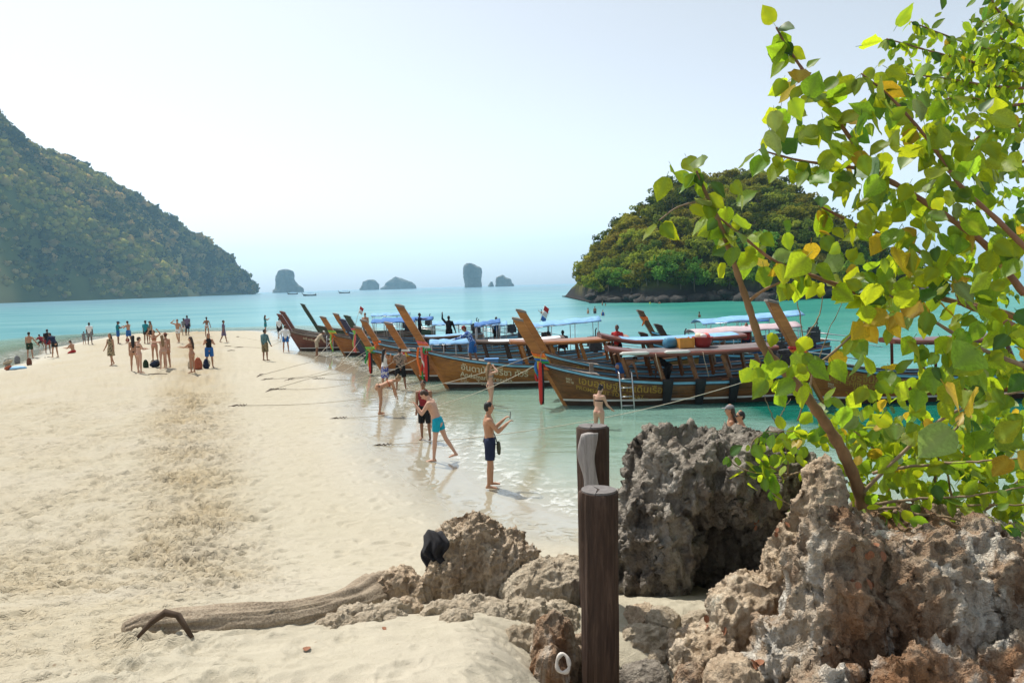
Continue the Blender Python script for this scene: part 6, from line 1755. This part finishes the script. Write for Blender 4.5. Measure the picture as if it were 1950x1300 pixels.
person('man in a white long-sleeved shirt and blue shorts by the maroon bow', (545, 671), 1.76, 15, False, 'tan', 'brown', lean=8, legs=((4, 6, 3), (-4, 6, 3)), arms=(((.55, .1, -.6), (.1, .4, -.6)), ((.3, .2, -1), (-.1, .5, -.6))), wear=(('long_shirt', 'white'), ('shorts', 'blue', .6)), voxel=.014)
person('crew member in beige stooping in the shallows by the maroon boat', at_z(604, 678), 1.72, -70, False, 'brown', 'brown', hat='cap', hat_mat='white', lean=40, legs=((6, 5, 8), (-2, 5, 6)), arms=(((.2, .4, -.9), (-.1, .5, -.8)), ((.2, .4, -.9), (-.1, .5, -.8))), wear=(('long_shirt', 'beige'), ('shorts', 'beige', .9)), voxel=.014)

# ---- aboard the boats
def aboard(key, x, y, z, *a, **k):
    q = on_boat(key, x, y, z); return person(a[0], q, *a[1:], **k)
aboard('andaman', 1.15, -.1, .88, 'crew member in a blue and white sports shirt leaning out of the amber boat', 1.72, 80, False, 'brown', 'red', lean=28, hat='cap', hat_mat='maroon', legs=((12, 5, 18), (-8, 5, 12)), arms=(((.3, .75, -.5), (.1, .9, -.25)), ((.5, -.3, -.7), (.2, .2, -1))), wear=(('long_shirt', 'sport'), ('shorts', 'blue', .9)), voxel=.013)
aboard('near', 1.95, 0.0, .34, 'bare-backed man in blue shorts bending over inside the nearest boat', 1.70, -60, False, 'tan', 'brown', lean=72, legs=((8, 6, 10), (4, 6, 8)), arms=(((.1, .4, -1), (0, .3, -1)), ((.1, .4, -1), (0, .3, -1))), wear=(('shorts', 'blue', .5),), voxel=.013)
aboard('near', 3.7, 0.15, .30, 'crew member in black stooping under the long wooden roof', 1.65, 60, False, 'dark', 'black', lean=60, legs=((20, 6, 40), (15, 6, 36)), wear=(('shirt', 'black'), ('trousers', 'black')), **B)
aboard('second', 2.0, .3, .9, 'crew member in a red patterned shirt standing beyond the roofs', 1.62, 150, False, 'dark', 'black', wear=(('shirt', 'red'), ('trousers', 'black')), arms=(((.3, .4, -.8), (-.1, .8, .2)), (DOWN, (0, .1, -1))), **B)
aboard('fifth', 4.3, 0, .75, 'man in black standing with one arm up at a canopy frame', 1.74, -10, False, 'dark', 'black', wear=(('long_shirt', 'black'), ('trousers', 'black')), arms=(((.55, .1, .6), (.0, .1, 1)), ((.4, .0, -1), (.3, .1, -1))), **B)
aboard('fifth', 7.0, 0, .75, 'boatman in a blue shirt with his back turned under the small canopy', 1.60, 0, False, 'brown', 'black', wear=(('shirt', 'blue'), ('shorts', 'black', .9)), **B)
aboard('navy', 3.4, 0, 1.0, 'dark figure standing on the navy boat with an arm raised', 1.6, -80, False, 'dark', 'black', wear=(('shirt', 'navy'), ('trousers', 'black')), arms=(((.2, .8, -.2), (.1, 1, .1)), ((.2, .3, -1), (.1, .3, -1))), **B)
aboard('sixth', 8.3, 0, .95, 'seated boatman with a bare back under the light blue canopy', 1.66, 15, False, 'brown', 'black', sit=True, lean=14, legs=((85, 8, 90), (85, 8, 90)), wear=(('trunks', 'black'),), **B)
aboard('sixth', 9.0, -.1, .95, 'seated boatman in black beside the bare-backed one', 1.70, 10, False, 'dark', 'black', sit=True, lean=10, legs=((85, 8, 90), (85, 8, 90)), wear=(('shirt', 'black'), ('shorts', 'black', .9)), **B)
aboard('pink', 3.9, -.1, .45, 'person in a red life vest under the pink canopy', 1.66, 150, False, 'brown', 'black', wear=(('vest', 'red'), ('shorts', 'navy', .8)), **B)
aboard('third', 1.4, 0.1, 1.0, 'bare-chested man standing on the bow of the orange-knot boat', 1.62, 170, False, 'tan', 'black', wear=(('shorts', 'grey', .8),), **B)
# ---- swimmers far off the boats
for i, (u, v, hgt, lab) in enumerate([(1031, 597, .55, 'swimmer with raised arms left of a lone head in the bay'), (1043, 597, .35, 'lone swimmer head right of the raised arms'), (999, 598, .35, 'swimmer just right of the twin prows'),
                               (1120, 597, .75, 'swimmer standing chest deep, left of three below the islet'), (1133, 597, 1.0, 'swimmer standing waist deep, middle of three below the islet'), (1148, 601, .7, 'swimmer in blue, right of three below the islet'),
                               (1147, 581, .8, 'swimmer standing near the islet rocks'), (1153, 582, .45, 'small swimmer beside the one near the islet rocks'), (1238, 578, .5, 'swimmer in a bright yellow-green top by the islet shore'), (1256, 578, .5, 'pale swimmer right of the yellow-green top'), (1332, 604, .6, 'swimmer beyond the pale blue canopy')]):
    p = at_z(u, v)
    if i == 8: fab('neon', (0.45, 0.62, 0.05))
    person(lab, p, 1.68, 40 * i, i % 2 == 0, ('tan', 'brown', 'pale')[i % 3], 'black', wear=((('tank', 'neon'),) if i == 8 else (('tank', 'blue'),) if i == 5 else (('trunks', 'navy'),)), voxel=.035, sink=1.70 - hgt, arms=(((.8, .1, .5), (-.2, .1, 1)), ((.8, .1, .5), (-.2, .1, 1))) if i == 0 else None, group='swimmers off the islet')
    
# ---- belongings
def backpack(u, v, col, label, sc=1.0, rz=20, lying=False, name='backpack'):
    p = on_ground(u, v); e = empty(name, p, R(rz), sc); tag(e, label, 'bag')
    if lying: e.rotation_euler = (R(70), 0, R(rz)); e.location.z += .12 * sc
    b = Body(); X_, Y_ = V3(1, 0, 0), V3(0, 1, 0)
    b.rings([(V3(0, 0, .04), X_, Y_, .16, .11), (V3(0, .0, .18), X_, Y_, .17, .125), (V3(0, 0, .34), X_, Y_, .15, .11), (V3(0, .01, .44), X_, Y_, .10, .07)], 14); b.mb.build('bag_body', col, e, True)
    b = Body(); b.rings([(V3(0, -.11, .08), X_, Y_, .11, .05), (V3(0, -.115, .20), X_, Y_, .11, .055)], 12); b.mb.build('pocket', col, e, True)
    for sd in (-1, 1): MB().tube([(sd * .08, .10, .42), (sd * .10, .17, .28), (sd * .10, .12, .08)], .018, 6).build('strap', m_black, e, True)
    MB().tube([(-.04, .02, .47), (0, .02, .53), (.04, .02, .47)], .012, 6).build('grab_loop', m_black, e, True)
backpack(378, 703, F_('rust'), 'orange-red backpack between the brown bikini and the blue shorts', 1.15, 30)
backpack(393, 701, F_('navy'), 'navy backpack at the feet of the long-haired woman', .95, -20)
backpack(363, 701, F_('beige'), 'olive beige bag behind the brown bikini woman', .8, 0)
backpack(290, 699, F_('navy'), 'dark backpack lying among the bikini group', 1.0, 60, True)
backpack(300, 698, F_('black'), 'black bag lying among the bikini group', 1.0, 10, True)
backpack(278, 700, F_('green'), 'olive bag at the feet of the bikini group', .8, 30)
backpack(243, 651, F_('maroon'), 'maroon bag on the sand at the far edge', .9, 30, True)
backpack(33, 692, F_('grey'), 'dark grey bag on the left shore', 1.0, 10); backpack(56, 695, F_('brown'), 'brown bag on the left shore, right of the blue towel', .85, 40)
backpack(12, 705, F_('rust'), 'brown beach bag at the left edge', .8, 70, True); backpack(10, 696, F_('beige'), 'pale bag lying at the left edge', 1.1, 80, True)
o = link('towel', rough_rock(950, 3, .25, (1.5, 1, .45)), None, None, on_ground(35, 703) + V3(0, 0, .06), (0, 0, .3), .24); o.data.materials.append(F_('sky')); tag(o, 'crumpled bright blue towel on the left shore', 'towel')
for i, (u, v) in enumerate(((70, 682), (73, 683), (86, 681), (93, 680))):
    o = MB().lathe([(.02, 0), (.05, .005), (.05, .03), (.045, .035)], sx=2.4, sy=1.0).build('sandal', m_black, None, True, loc=on_ground(u, v), rot=(0, 0, i)); tag(o, 'dark sandal left on the sand by the cap-wearing man', 'sandal', 'sandals on the left shore')
# driftwood sticks on the beach
for i, (u, v, L_) in enumerate(((300, 713, .9), (440, 668, .5), (455, 662, .6))):
    p = on_ground(u, v); o = MB().tube([(-L_ / 2, 0, .02), (0, .05, .04), (L_ / 2, 0, .02)], [.015, .025, .012], 7).build('stick', m_dark_stick, None, True, loc=p, rot=(0, 0, .2 * i)); tag(o, ('dark stick on the sand below the bikini group', 'short stick near the sand tip, nearer of two', 'short stick near the sand tip, farther of two')[i], 'stick')
# ================================================================== LEAFY BRANCHES IN THE FOREGROUND
def leaf_material(name, refl, trans, f=0.55):
    m, nt, out = nodes(name)
    v = coords(nt, 'Object'); n = noise(nt, v, 14, 4, 0.6)
    oi = N(nt, 'ShaderNodeObjectInfo')
    def tone(c):
        col = ramp(nt, n, [(0.3, tuple(q * 0.72 for q in c)), (0.7, tuple(min(1, q * 1.18) for q in c))])
        hs = N(nt, 'ShaderNodeHueSaturation'); nt.links.new(col, hs.inputs['Color'])
        nt.links.new(math_(nt, 'MULTIPLY_ADD', oi.outputs['Random'], 0.5, 0.75), hs.inputs['Value'])
        nt.links.new(math_(nt, 'MULTIPLY_ADD', oi.outputs['Random'], 0.03, 0.485), hs.inputs['Hue'])
        return hs.outputs[0]
    rib = N(nt, 'ShaderNodeAttribute', attribute_name='rib').outputs['Fac']
    a, b = tone(refl), tone(trans)
    a = mix(nt, a, tuple(min(1, q * 1.6 + .03) for q in refl), rib); b = mix(nt, b, tuple(q * .6 for q in trans), rib)
    p = N(nt, 'ShaderNodeBsdfPrincipled'); nt.links.new(a, p.inputs['Base Color']); p.inputs['Roughness'].default_value = 0.42; p.inputs['Specular IOR Level'].default_value = 0.35
    t = N(nt, 'ShaderNodeBsdfTranslucent'); nt.links.new(b, t.inputs['Color'])
    ms = N(nt, 'ShaderNodeMixShader'); ms.inputs[0].default_value = f
    nt.links.new(p.outputs[0], ms.inputs[1]); nt.links.new(t.outputs[0], ms.inputs[2]); nt.links.new(ms.outputs[0], out.inputs[0])
    return m
LM = [leaf_material('leaf_yellowgreen', (0.16, 0.24, 0.022), (0.62, 0.74, 0.022), 0.62), leaf_material('leaf_green', (0.10, 0.20, 0.024), (0.40, 0.60, 0.024), 0.58),
      leaf_material('leaf_deep_green', (0.050, 0.125, 0.024), (0.14, 0.30, 0.022), 0.42), leaf_material('leaf_yellow', (0.42, 0.30, 0.030), (0.80, 0.56, 0.03)), leaf_material('leaf_pale', (0.22, 0.30, 0.11), (0.40, 0.52, 0.10), 0.45)]

def leaf_mesh(seed, kind='heart', stalk=0.28):
    """leaf of unit length in the XZ plane, stalk at the origin, tip at -Z; slightly folded and curled"""
    rr_ = random.Random(seed)
    prof_ = {'heart': [(0, .05), (.04, .22), (.13, .36), (.28, .42), (.46, .385), (.64, .285), (.80, .165), (.92, .065), (1, .004)],
             'oval': [(0, .02), (.08, .17), (.22, .30), (.42, .36), (.62, .33), (.80, .22), (.92, .10), (1, .01)],
             'small': [(0, .02), (.1, .16), (.3, .27), (.55, .28), (.8, .18), (1, .02)]}[kind]
    curl, fold, twist = rr_.uniform(-.30, .45), rr_.uniform(.05, .38), rr_.uniform(-.35, .35)
    V, rib = [], []
    for q, w in prof_:
        asym = rr_.uniform(.90, 1.10)
        wav = rr_.uniform(-.03, .03)
        lobe = .07 if (kind == 'heart' and q <= .04) else 0
        for k in (-1, -.5, 0, .5, 1):
            x = w * k * (asym if k > 0 else 1) * (rr_.uniform(.92, 1.04) if abs(k) == 1 else 1)
            V.append((x * math.cos(twist * q) , fold * abs(x) * .8 + curl * q * q * .5 + wav * abs(k) + x * math.sin(twist * q), -stalk - q + (lobe * abs(k))))
            rib.append(0.9 if k == 0 else 0.0)
    F = []
    for i in range(len(prof_) - 1):
        for j in range(4): F.append((i * 5 + j, i * 5 + j + 1, i * 5 + j + 6, i * 5 + j + 5))
    b = len(V)                                              # stalk
    for z in (0.0, -stalk - .02):
        for k in range(3): V.append((.013 * math.cos(k * 2.1), .013 * math.sin(k * 2.1), z)); rib.append(1.0)
    for k in range(3): F.append((b + k, b + (k + 1) % 3, b + 3 + (k + 1) % 3, b + 3 + k))
    me = mesh('leaf', V, F, True); fattr(me, 'rib', rib)
    return me
LEAF = {}
def leaf_data(kind, var, mi):
    k = (kind, var, mi)
    if k not in LEAF:
        LEAF[k] = leaf_mesh(hash(kind) % 7 * 0 + {'heart': 0, 'oval': 100, 'small': 200}[kind] + var, kind, {'heart': .30, 'oval': .14, 'small': .10}[kind]); LEAF[k].materials.append(LM[mi])
    return LEAF[k]

def spline(pts, n=8):
    P = [Vector(p) for p in pts]; P = [P[0] * 2 - P[1]] + P + [P[-1] * 2 - P[-2]]; out = []
    for i in range(1, len(P) - 2):
        for k in range(n):
            t = k / n; a, b, c, d = P[i - 1], P[i], P[i + 1], P[i + 2]
            out.append(0.5 * ((2 * b) + (c - a) * t + (2 * a - 5 * b + 4 * c - d) * t * t + (3 * b - a - 3 * c + d) * t ** 3))
    out.append(P[-2]); return out

m_bark_warm = plain('orange_brown_bark', (0.27, 0.155, 0.075), 0.75, 0.35, 9, (1, 1, .35), 0.3)
m_bark_red = plain('red_brown_bark', (0.33, 0.165, 0.10), 0.75, 0.3, 9, (1, 1, .35), 0.2)
m_twig = plain('pale_twig', (0.30, 0.215, 0.135), 0.8, 0.3, 12)
class Plant:
    def __init__(s, name, label, base, seed, kind, mats, size, limit, cat='tree'):
        s.root = empty(name, base); tag(s.root, label, cat); s.base = Vector(base); s.r = random.Random(seed)
        s.kind, s.mats, s.size, s.limit = kind, mats, size, limit; s.leaves = []
    def branch(s, px, r0, r1, mat, name='branch', leaf_from=None, per=0.09, n=8, size=None, jitter=0.0):
        pts = spline([at_y(u, v, y) for u, v, y in px], n)
        m_ = len(pts)
        pts = [p + Vector((s.r.uniform(-1, 1), s.r.uniform(-1, 1), s.r.uniform(-1, 1))) * jitter for p in pts]
        MB().tube([p - s.base for p in pts], [(r0 + (r1 - r0) * i / (m_ - 1)) * (1 + .10 * math.sin(i * 1.7) + .06 * s.r.uniform(-1, 1)) for i in range(m_)], 9).build(name, mat, s.root, True)
        if leaf_from is not None:
            acc = 0
            for i in range(int(m_ * leaf_from), m_ - 1):
                acc += (pts[i + 1] - pts[i]).length
                while acc > per:
                    acc -= per; s.leaf(pts[i].lerp(pts[i + 1], s.r.random()), size)
            for _ in range(3): s.leaf(pts[-1], size)
        return pts
    def leaf(s, p, size=None, mi=None, out=None):
        r = s.r
        ax = Vector((r.gauss(0, .55), r.gauss(0, .45), -r.uniform(.35, 1.1))).normalized()       # towards the tip
        if r.random() < .16: ax.z = abs(ax.z) * .6; ax.normalize()
        nrm = Vector((r.gauss(-.15, .55), r.gauss(-.75, .5), r.gauss(.45, .45))).normalized()
        z = -ax; x = nrm.cross(z)
        if x.length < .05: x = Vector((1, 0, 0))
        x.normalize(); y = z.cross(x)
        M3 = Matrix((x, y, z)).transposed()
        sz = (size or s.size) * r.uniform(.62, 1.22)
        s.leaves.append((sz, Vector(p), M3, r.randrange(9), mi if mi is not None else r.choices(range(5), s.mats)[0]))
    def cluster(s, u, v, y, count, su, sv=None, size=None, mi=None, sy=.35):
        for _ in range(count):
            s.leaf(at_y(u + s.r.gauss(0, su), v + s.r.gauss(0, sv or su), y + s.r.gauss(0, sy)), size, mi)
    def finish(s):
        s.leaves.sort(key=lambda l: -l[0])
        for sz, p, M3, var, mi in s.leaves[:s.limit]:
            M4 = M3.to_4x4() @ Matrix.Scale(sz, 4); M4.translation = p - s.base
            o = link('leaf', leaf_data(s.kind, var, mi), None, s.root); o.matrix_basis = M4
        rest = s.leaves[s.limit:]
        if rest:
            V, F, mi_, rib = [], [], [], []; nv = 0
            for sz, p, M3, var, mi in rest:
                me = leaf_data(s.kind, var, mi); co = get_co(me) * sz @ np.array(M3).T + np.array(p - s.base)
                V.append(co); rib += [a.value for a in me.attributes['rib'].data]
                for f in me.polygons: F.append(tuple(i + nv for i in f.vertices)); mi_.append(mi)
                nv += len(co)
            me = mesh('foliage', np.concatenate(V), F, True); fattr(me, 'rib', rib)
            for m_ in LM: me.materials.append(m_)
            me.polygons.foreach_set('material_index', np.array(mi_, np.int32))
            o = link('foliage', me, None, s.root); o['kind'] = 'stuff'

# ---- the broad-leaved tree rooted among the rocks
tr = Plant('beach_tree', 'leaning beach tree with big heart-shaped yellow-green leaves at the right', at_y(1640, 985, 5.25), 21, 'heart', (45, 39, 9, 4, 3), 0.132, 300)
tr.branch([(1646, 990, 5.25), (1636, 935, 5.22), (1606, 862, 5.15), (1568, 800, 5.05), (1530, 748, 4.95), (1478, 690, 4.88)], .048, .030, m_bark_warm, 'trunk')
tr.branch([(1478, 690, 4.88), (1450, 655, 4.85), (1426, 585, 4.8), (1402, 515, 4.75), (1372, 430, 4.7), (1345, 370, 4.7), (1326, 325, 4.7)], .031, .008, m_bark_warm, leaf_from=.62, per=.05)
tr.branch([(1424, 575, 4.8), (1455, 552, 4.75), (1500, 532, 4.7)], .013, .005, m_bark_warm, leaf_from=.8, per=.12)
tr.branch([(1352, 400, 4.7), (1420, 455, 4.75), (1480, 500, 4.8), (1560, 530, 4.9), (1640, 560, 5.0)], .006, .016, m_bark_red, leaf_from=.05, per=.055)
tr.branch([(1340, 380, 4.7), (1290, 395, 4.65), (1255, 420, 4.6)], .006, .004, m_twig, leaf_from=.6, per=.12)
tr.branch([(1950, 560, 4.6), (1880, 470, 4.6), (1800, 410, 4.6), (1725, 362, 4.6), (1665, 325, 4.6), (1622, 268, 4.6), (1580, 205, 4.6), (1530, 135, 4.6), (1498, 88, 4.6), (1478, 52, 4.6)], .022, .006, m_bark_red, leaf_from=.30, per=.042)
tr.branch([(1665, 325, 4.6), (1600, 316, 4.55), (1520, 305, 4.5), (1445, 285, 4.5)], .012, .005, m_bark_red, leaf_from=.2, per=.042)
tr.branch([(2000, 660, 5.0), (1890, 600, 5.0), (1832, 575, 4.95), (1826, 535, 4.9), (1790, 500, 4.85), (1700, 455, 4.8), (1640, 432, 4.75), (1560, 392, 4.7)], .026, .007, m_bark_red, leaf_from=.45, per=.07)
tr.branch([(1990, 625, 5.1), (1900, 592, 5.1), (1800, 570, 5.05), (1720, 545, 5.0), (1640, 520, 5.0)], .027, .009, m_bark_warm, leaf_from=.55, per=.09)
tr.branch([(1980, 500, 4.4), (1900, 420, 4.4), (1830, 355, 4.4), (1770, 270, 4.4), (1700, 190, 4.4), (1640, 140, 4.4)], .018, .005, m_bark_red, leaf_from=.35, per=.07)
tr.branch([(1960, 700, 4.5), (1860, 660, 4.5), (1760, 600, 4.55), (1690, 560, 4.6)], .016, .006, m_twig, leaf_from=.2, per=.10)
tr.branch([(1500, 705, 4.9), (1560, 690, 4.85), (1620, 640, 4.8), (1660, 600, 4.8)], .012, .005, m_twig, leaf_from=.3, per=.12)
tr.branch([(1640, 940, 5.2), (1700, 880, 5.1), (1790, 800, 5.0), (1880, 760, 4.9), (1970, 740, 4.8)], .014, .008, m_twig, leaf_from=.25, per=.10)
for u, v, y, n, su, sv in [(1310, 320, 4.7, 5, 22, 22), (1388, 335, 4.7, 1, 4, 4), (1400, 420, 4.7, 6, 35, 28), (1480, 475, 4.8, 9, 38, 25), (1560, 250, 4.6, 11, 35, 45), (1650, 210, 4.5, 13, 40, 50), (1500, 180, 4.6, 9, 22, 48), (1720, 300, 4.5, 16, 50, 55), (1800, 320, 4.4, 12, 50, 50),
                           (1640, 380, 4.7, 10, 40, 30), (1740, 420, 4.6, 12, 50, 35), (1850, 440, 4.6, 12, 50, 45), (1580, 505, 4.8, 7, 45, 18), (1690, 550, 4.9, 12, 45, 28), (1760, 530, 4.8, 12, 50, 30), (1515, 700, 4.85, 9, 26, 26), (1470, 705, 4.85, 5, 22, 16), (1600, 640, 4.9, 3, 20, 20),
                           (1850, 620, 4.7, 14, 60, 45), (1780, 680, 4.6, 12, 50, 40), (1880, 720, 4.5, 12, 50, 45), (1660, 710, 4.8, 8, 35, 40), (1720, 760, 4.9, 10, 45, 40), (1920, 560, 4.6, 8, 40, 60), (1900, 280, 4.5, 10, 45, 50), (1780, 230, 4.6, 16, 55, 45), (1860, 380, 4.7, 18, 55, 45), (1700, 150, 4.6, 8, 40, 35), (1600, 330, 4.6, 10, 45, 25), (1930, 440, 4.6, 10, 30, 50), (1800, 470, 4.8, 12, 55, 40), (1930, 680, 4.8, 12, 30, 50)]:
    tr.cluster(u, v, y, int(n * 1.85), su, sv)
for u, v in [(1690, 460), (1720, 600), (1650, 605), (1690, 590), (1555, 440), (1900, 480), (1730, 480), (1930, 850), (1790, 560)]:
    tr.cluster(u, v, 4.55, 2, 8, 8, mi=3, sy=.1)
tr.cluster(1880, 760, 4.0, 8, 45, 45, .22)
tr.finish()

# ---- fine-leaved tree reaching in at the top right corner
t2 = Plant('fine_leaved_tree', 'fine-leaved tree branches with small oval leaves in the top right corner', at_y(2080, 900, 5.6), 33, 'small', (36, 46, 12, 1, 5), 0.080, 290)
t2.branch([(2080, 900, 5.6), (2070, 500, 5.6), (2040, 250, 5.5), (1990, 130, 5.4)], .07, .03, m_bark_warm, 'trunk')
for pts in ([(1990, 130, 5.4), (1900, 100, 5.3), (1820, 75, 5.3), (1735, 42, 5.2)], [(1990, 150, 5.4), (1880, 125, 5.3), (1780, 100, 5.2), (1688, 74, 5.2)], [(2000, 170, 5.4), (1900, 165, 5.3), (1800, 150, 5.2), (1720, 140, 5.2)], [(2000, 190, 5.4), (1920, 200, 5.3), (1830, 185, 5.3), (1770, 200, 5.2)],
            [(2000, 220, 5.4), (1940, 240, 5.3), (1880, 250, 5.3), (1830, 290, 5.3)], [(1990, 110, 5.4), (1940, 60, 5.3), (1900, 20, 5.3), (1880, -20, 5.3)], [(2000, 240, 5.4), (1960, 300, 5.3), (1900, 330, 5.3), (1870, 380, 5.3)], [(1990, 100, 5.3), (1930, 90, 5.2), (1870, 40, 5.2)]):
    t2.branch(pts, .013, .004, m_bark_red, leaf_from=.12, per=.017, n=10)
for u, v, n, su, sv in [(1840, 120, 130, 60, 40), (1780, 150, 90, 50, 35), (1900, 60, 80, 40, 40), (1920, 130, 80, 30, 50), (1860, 140, 70, 50, 40), (1920, 200, 70, 40, 50), (1930, 60, 45, 30, 45), (1900, 290, 60, 40, 40), (1810, 200, 45, 40, 30), (1930, 360, 40, 30, 40), (1945, 10, 30, 25, 20), (1900, 480, 30, 40, 40), (1930, 600, 40, 30, 50)]:
    t2.cluster(u, v, 5.3, n, su, sv)
t2.finish()

# ---- low shrub behind the right-hand rocks
sh = Plant('beach_shrub', 'low tangled shrub with green leaves behind the rocks at the right', at_y(1800, 1010, 6.2), 44, 'oval', (44, 38, 10, 3, 5), 0.125, 290, 'shrub')
for pts in ([(1800, 1010, 6.2), (1730, 930, 6.0), (1660, 850, 5.9), (1600, 800, 5.9)], [(1800, 1010, 6.2), (1810, 930, 6.1), (1780, 840, 6.0), (1740, 780, 6.0)], [(1800, 1010, 6.2), (1860, 930, 6.1), (1880, 840, 6.0), (1890, 760, 6.0)], [(1810, 1005, 6.2), (1890, 960, 6.0), (1950, 900, 5.9), (2000, 840, 5.8)],
            [(1640, 962, 5.4), (1740, 950, 5.4), (1840, 945, 5.3), (1960, 925, 5.2)], [(1640, 970, 5.4), (1750, 965, 5.5), (1850, 962, 5.4), (1960, 960, 5.2)], [(1660, 900, 5.5), (1760, 885, 5.3), (1860, 878, 5.1), (1970, 872, 5.0)], [(1700, 975, 5.3), (1800, 985, 5.3), (1880, 1010, 5.2), (1960, 1030, 5.1)],
            [(1760, 990, 6.1), (1700, 900, 6.2), (1640, 830, 6.4), (1560, 790, 6.6)], [(1820, 1000, 6.0), (1780, 900, 5.8), (1830, 800, 5.6), (1900, 700, 5.4)]):
    sh.branch(pts, .013, .005, m_twig, leaf_from=.3, per=.075, jitter=.006)
for u, v, y, n, su, sv in [(1680, 870, 5.9, 40, 50, 45), (1820, 880, 5.9, 50, 70, 50), (1900, 800, 5.8, 40, 45, 60), (1700, 810, 6.0, 34, 55, 30), (1760, 880, 5.9, 36, 55, 35), (1860, 820, 5.9, 38, 55, 45), (1920, 900, 5.7, 34, 45, 40), (1660, 900, 5.8, 20, 30, 35), (1850, 950, 5.6, 26, 60, 25), (1600, 800, 6.2, 18, 40, 22), (1540, 830, 6.3, 16, 30, 22), (1700, 970, 5.4, 16, 50, 18), (1920, 1000, 5.2, 16, 40, 20)]:
    sh.cluster(u, v, y, int(n * 1.7), su, sv, sy=.25)
sh.finish()

# ---- sprig growing on the dark boulder
sp = Plant('rock_sprig', 'leafy sprig trailing over the dark boulder', at_y(1500, 905, 5.9), 55, 'oval', (44, 40, 10, 2, 4), 0.115, 200, 'plant')
for pts in ([(1500, 905, 5.9), (1455, 880, 5.8), (1430, 850, 5.8), (1455, 825, 5.85), (1520, 820, 5.9)], [(1500, 905, 5.9), (1440, 900, 5.75), (1400, 885, 5.75), (1388, 868, 5.75)], [(1500, 905, 5.9), (1500, 870, 5.85), (1490, 835, 5.85)], [(1500, 905, 5.9), (1470, 935, 5.7), (1520, 970, 5.6)], [(1500, 905, 5.9), (1550, 890, 5.7), (1590, 880, 5.6)]):
    sp.branch(pts, .007, .003, m_twig, leaf_from=.2, per=.055)
sp.cluster(1480, 870, 5.8, 14, 22, 22, sy=.08); sp.cluster(1465, 905, 5.75, 8, 18, 14, sy=.05)
sp.finish()

# ---- bare pale twigs in front of the right-hand boat
tw = Plant('bare_twigs', 'bare pale twigs sticking up beside the leaning trunk', at_y(1520, 800, 5.6), 66, 'oval', (1, 1, 1, 1, 1), .1, 10, 'twig')
for pts in ([(1520, 800, 5.6), (1545, 720, 5.5), (1575, 640, 5.45), (1610, 560, 5.4)], [(1550, 712, 5.5), (1530, 640, 5.5), (1515, 560, 5.5), (1498, 540, 5.5)], [(1560, 690, 5.5), (1600, 660, 5.5), (1640, 600, 5.5)], [(1530, 650, 5.5), (1560, 600, 5.5), (1570, 540, 5.5)], [(1480, 810, 6.4), (1465, 780, 6.4), (1453, 745, 6.4)], [(1480, 810, 6.4), (1492, 780, 6.4), (1505, 760, 6.4)], [(1570, 800, 5.5), (1548, 760, 5.5), (1545, 690, 5.5)]):
    tw.branch(pts, .006, .002, m_twig, jitter=.006)
tw.finish()

# ---- fallen dry leaves on the rocks
m_dry = plain('dry_leaf', (0.24, 0.10, 0.05), .8, .4, 12)
dry_me = leaf_mesh(301, 'oval', .1); dry_me.materials.append(m_dry)
rr = random.Random(8)
FALLEN = []
for u, v, y, n in ((1472, 990, 5.9, 7), (1655, 1040, 4.2, 5), (1450, 1255, 4.0, 6), (1640, 1105, 4.2, 4), (740, 1190, 5.3, 1), (1350, 1180, 5.0, 3), (560, 1250, 4.4, 1)):
    for i in range(n): FALLEN.append((at_y(u + rr.gauss(0, 16), v + rr.gauss(0, 8), y), rr.uniform(.035, .07), (R(rr.uniform(60, 120)), rr.uniform(-.5, .5), rr.uniform(0, 6.3))))
bake_remesh()
# fallen leaves settle on whatever lies under them
dg = bpy.context.evaluated_depsgraph_get()
for p, sz, rot in FALLEN:
    hit = scene.ray_cast(dg, Vector((0, 0, CAM_H)), (p - Vector((0, 0, CAM_H))).normalized())
    if hit[0] and hit[4].name.split('.')[0] in ('rock', 'boulder', 'sand'):
        o = link('fallen_leaf', dry_me, None, None, hit[1] + hit[2] * 0.012, hit[2].to_track_quat('Y', 'Z').to_euler(), sz)
        tag(o, 'dry reddish fallen leaf lying on the rocks', 'leaf', 'dry fallen leaves on the rocks')
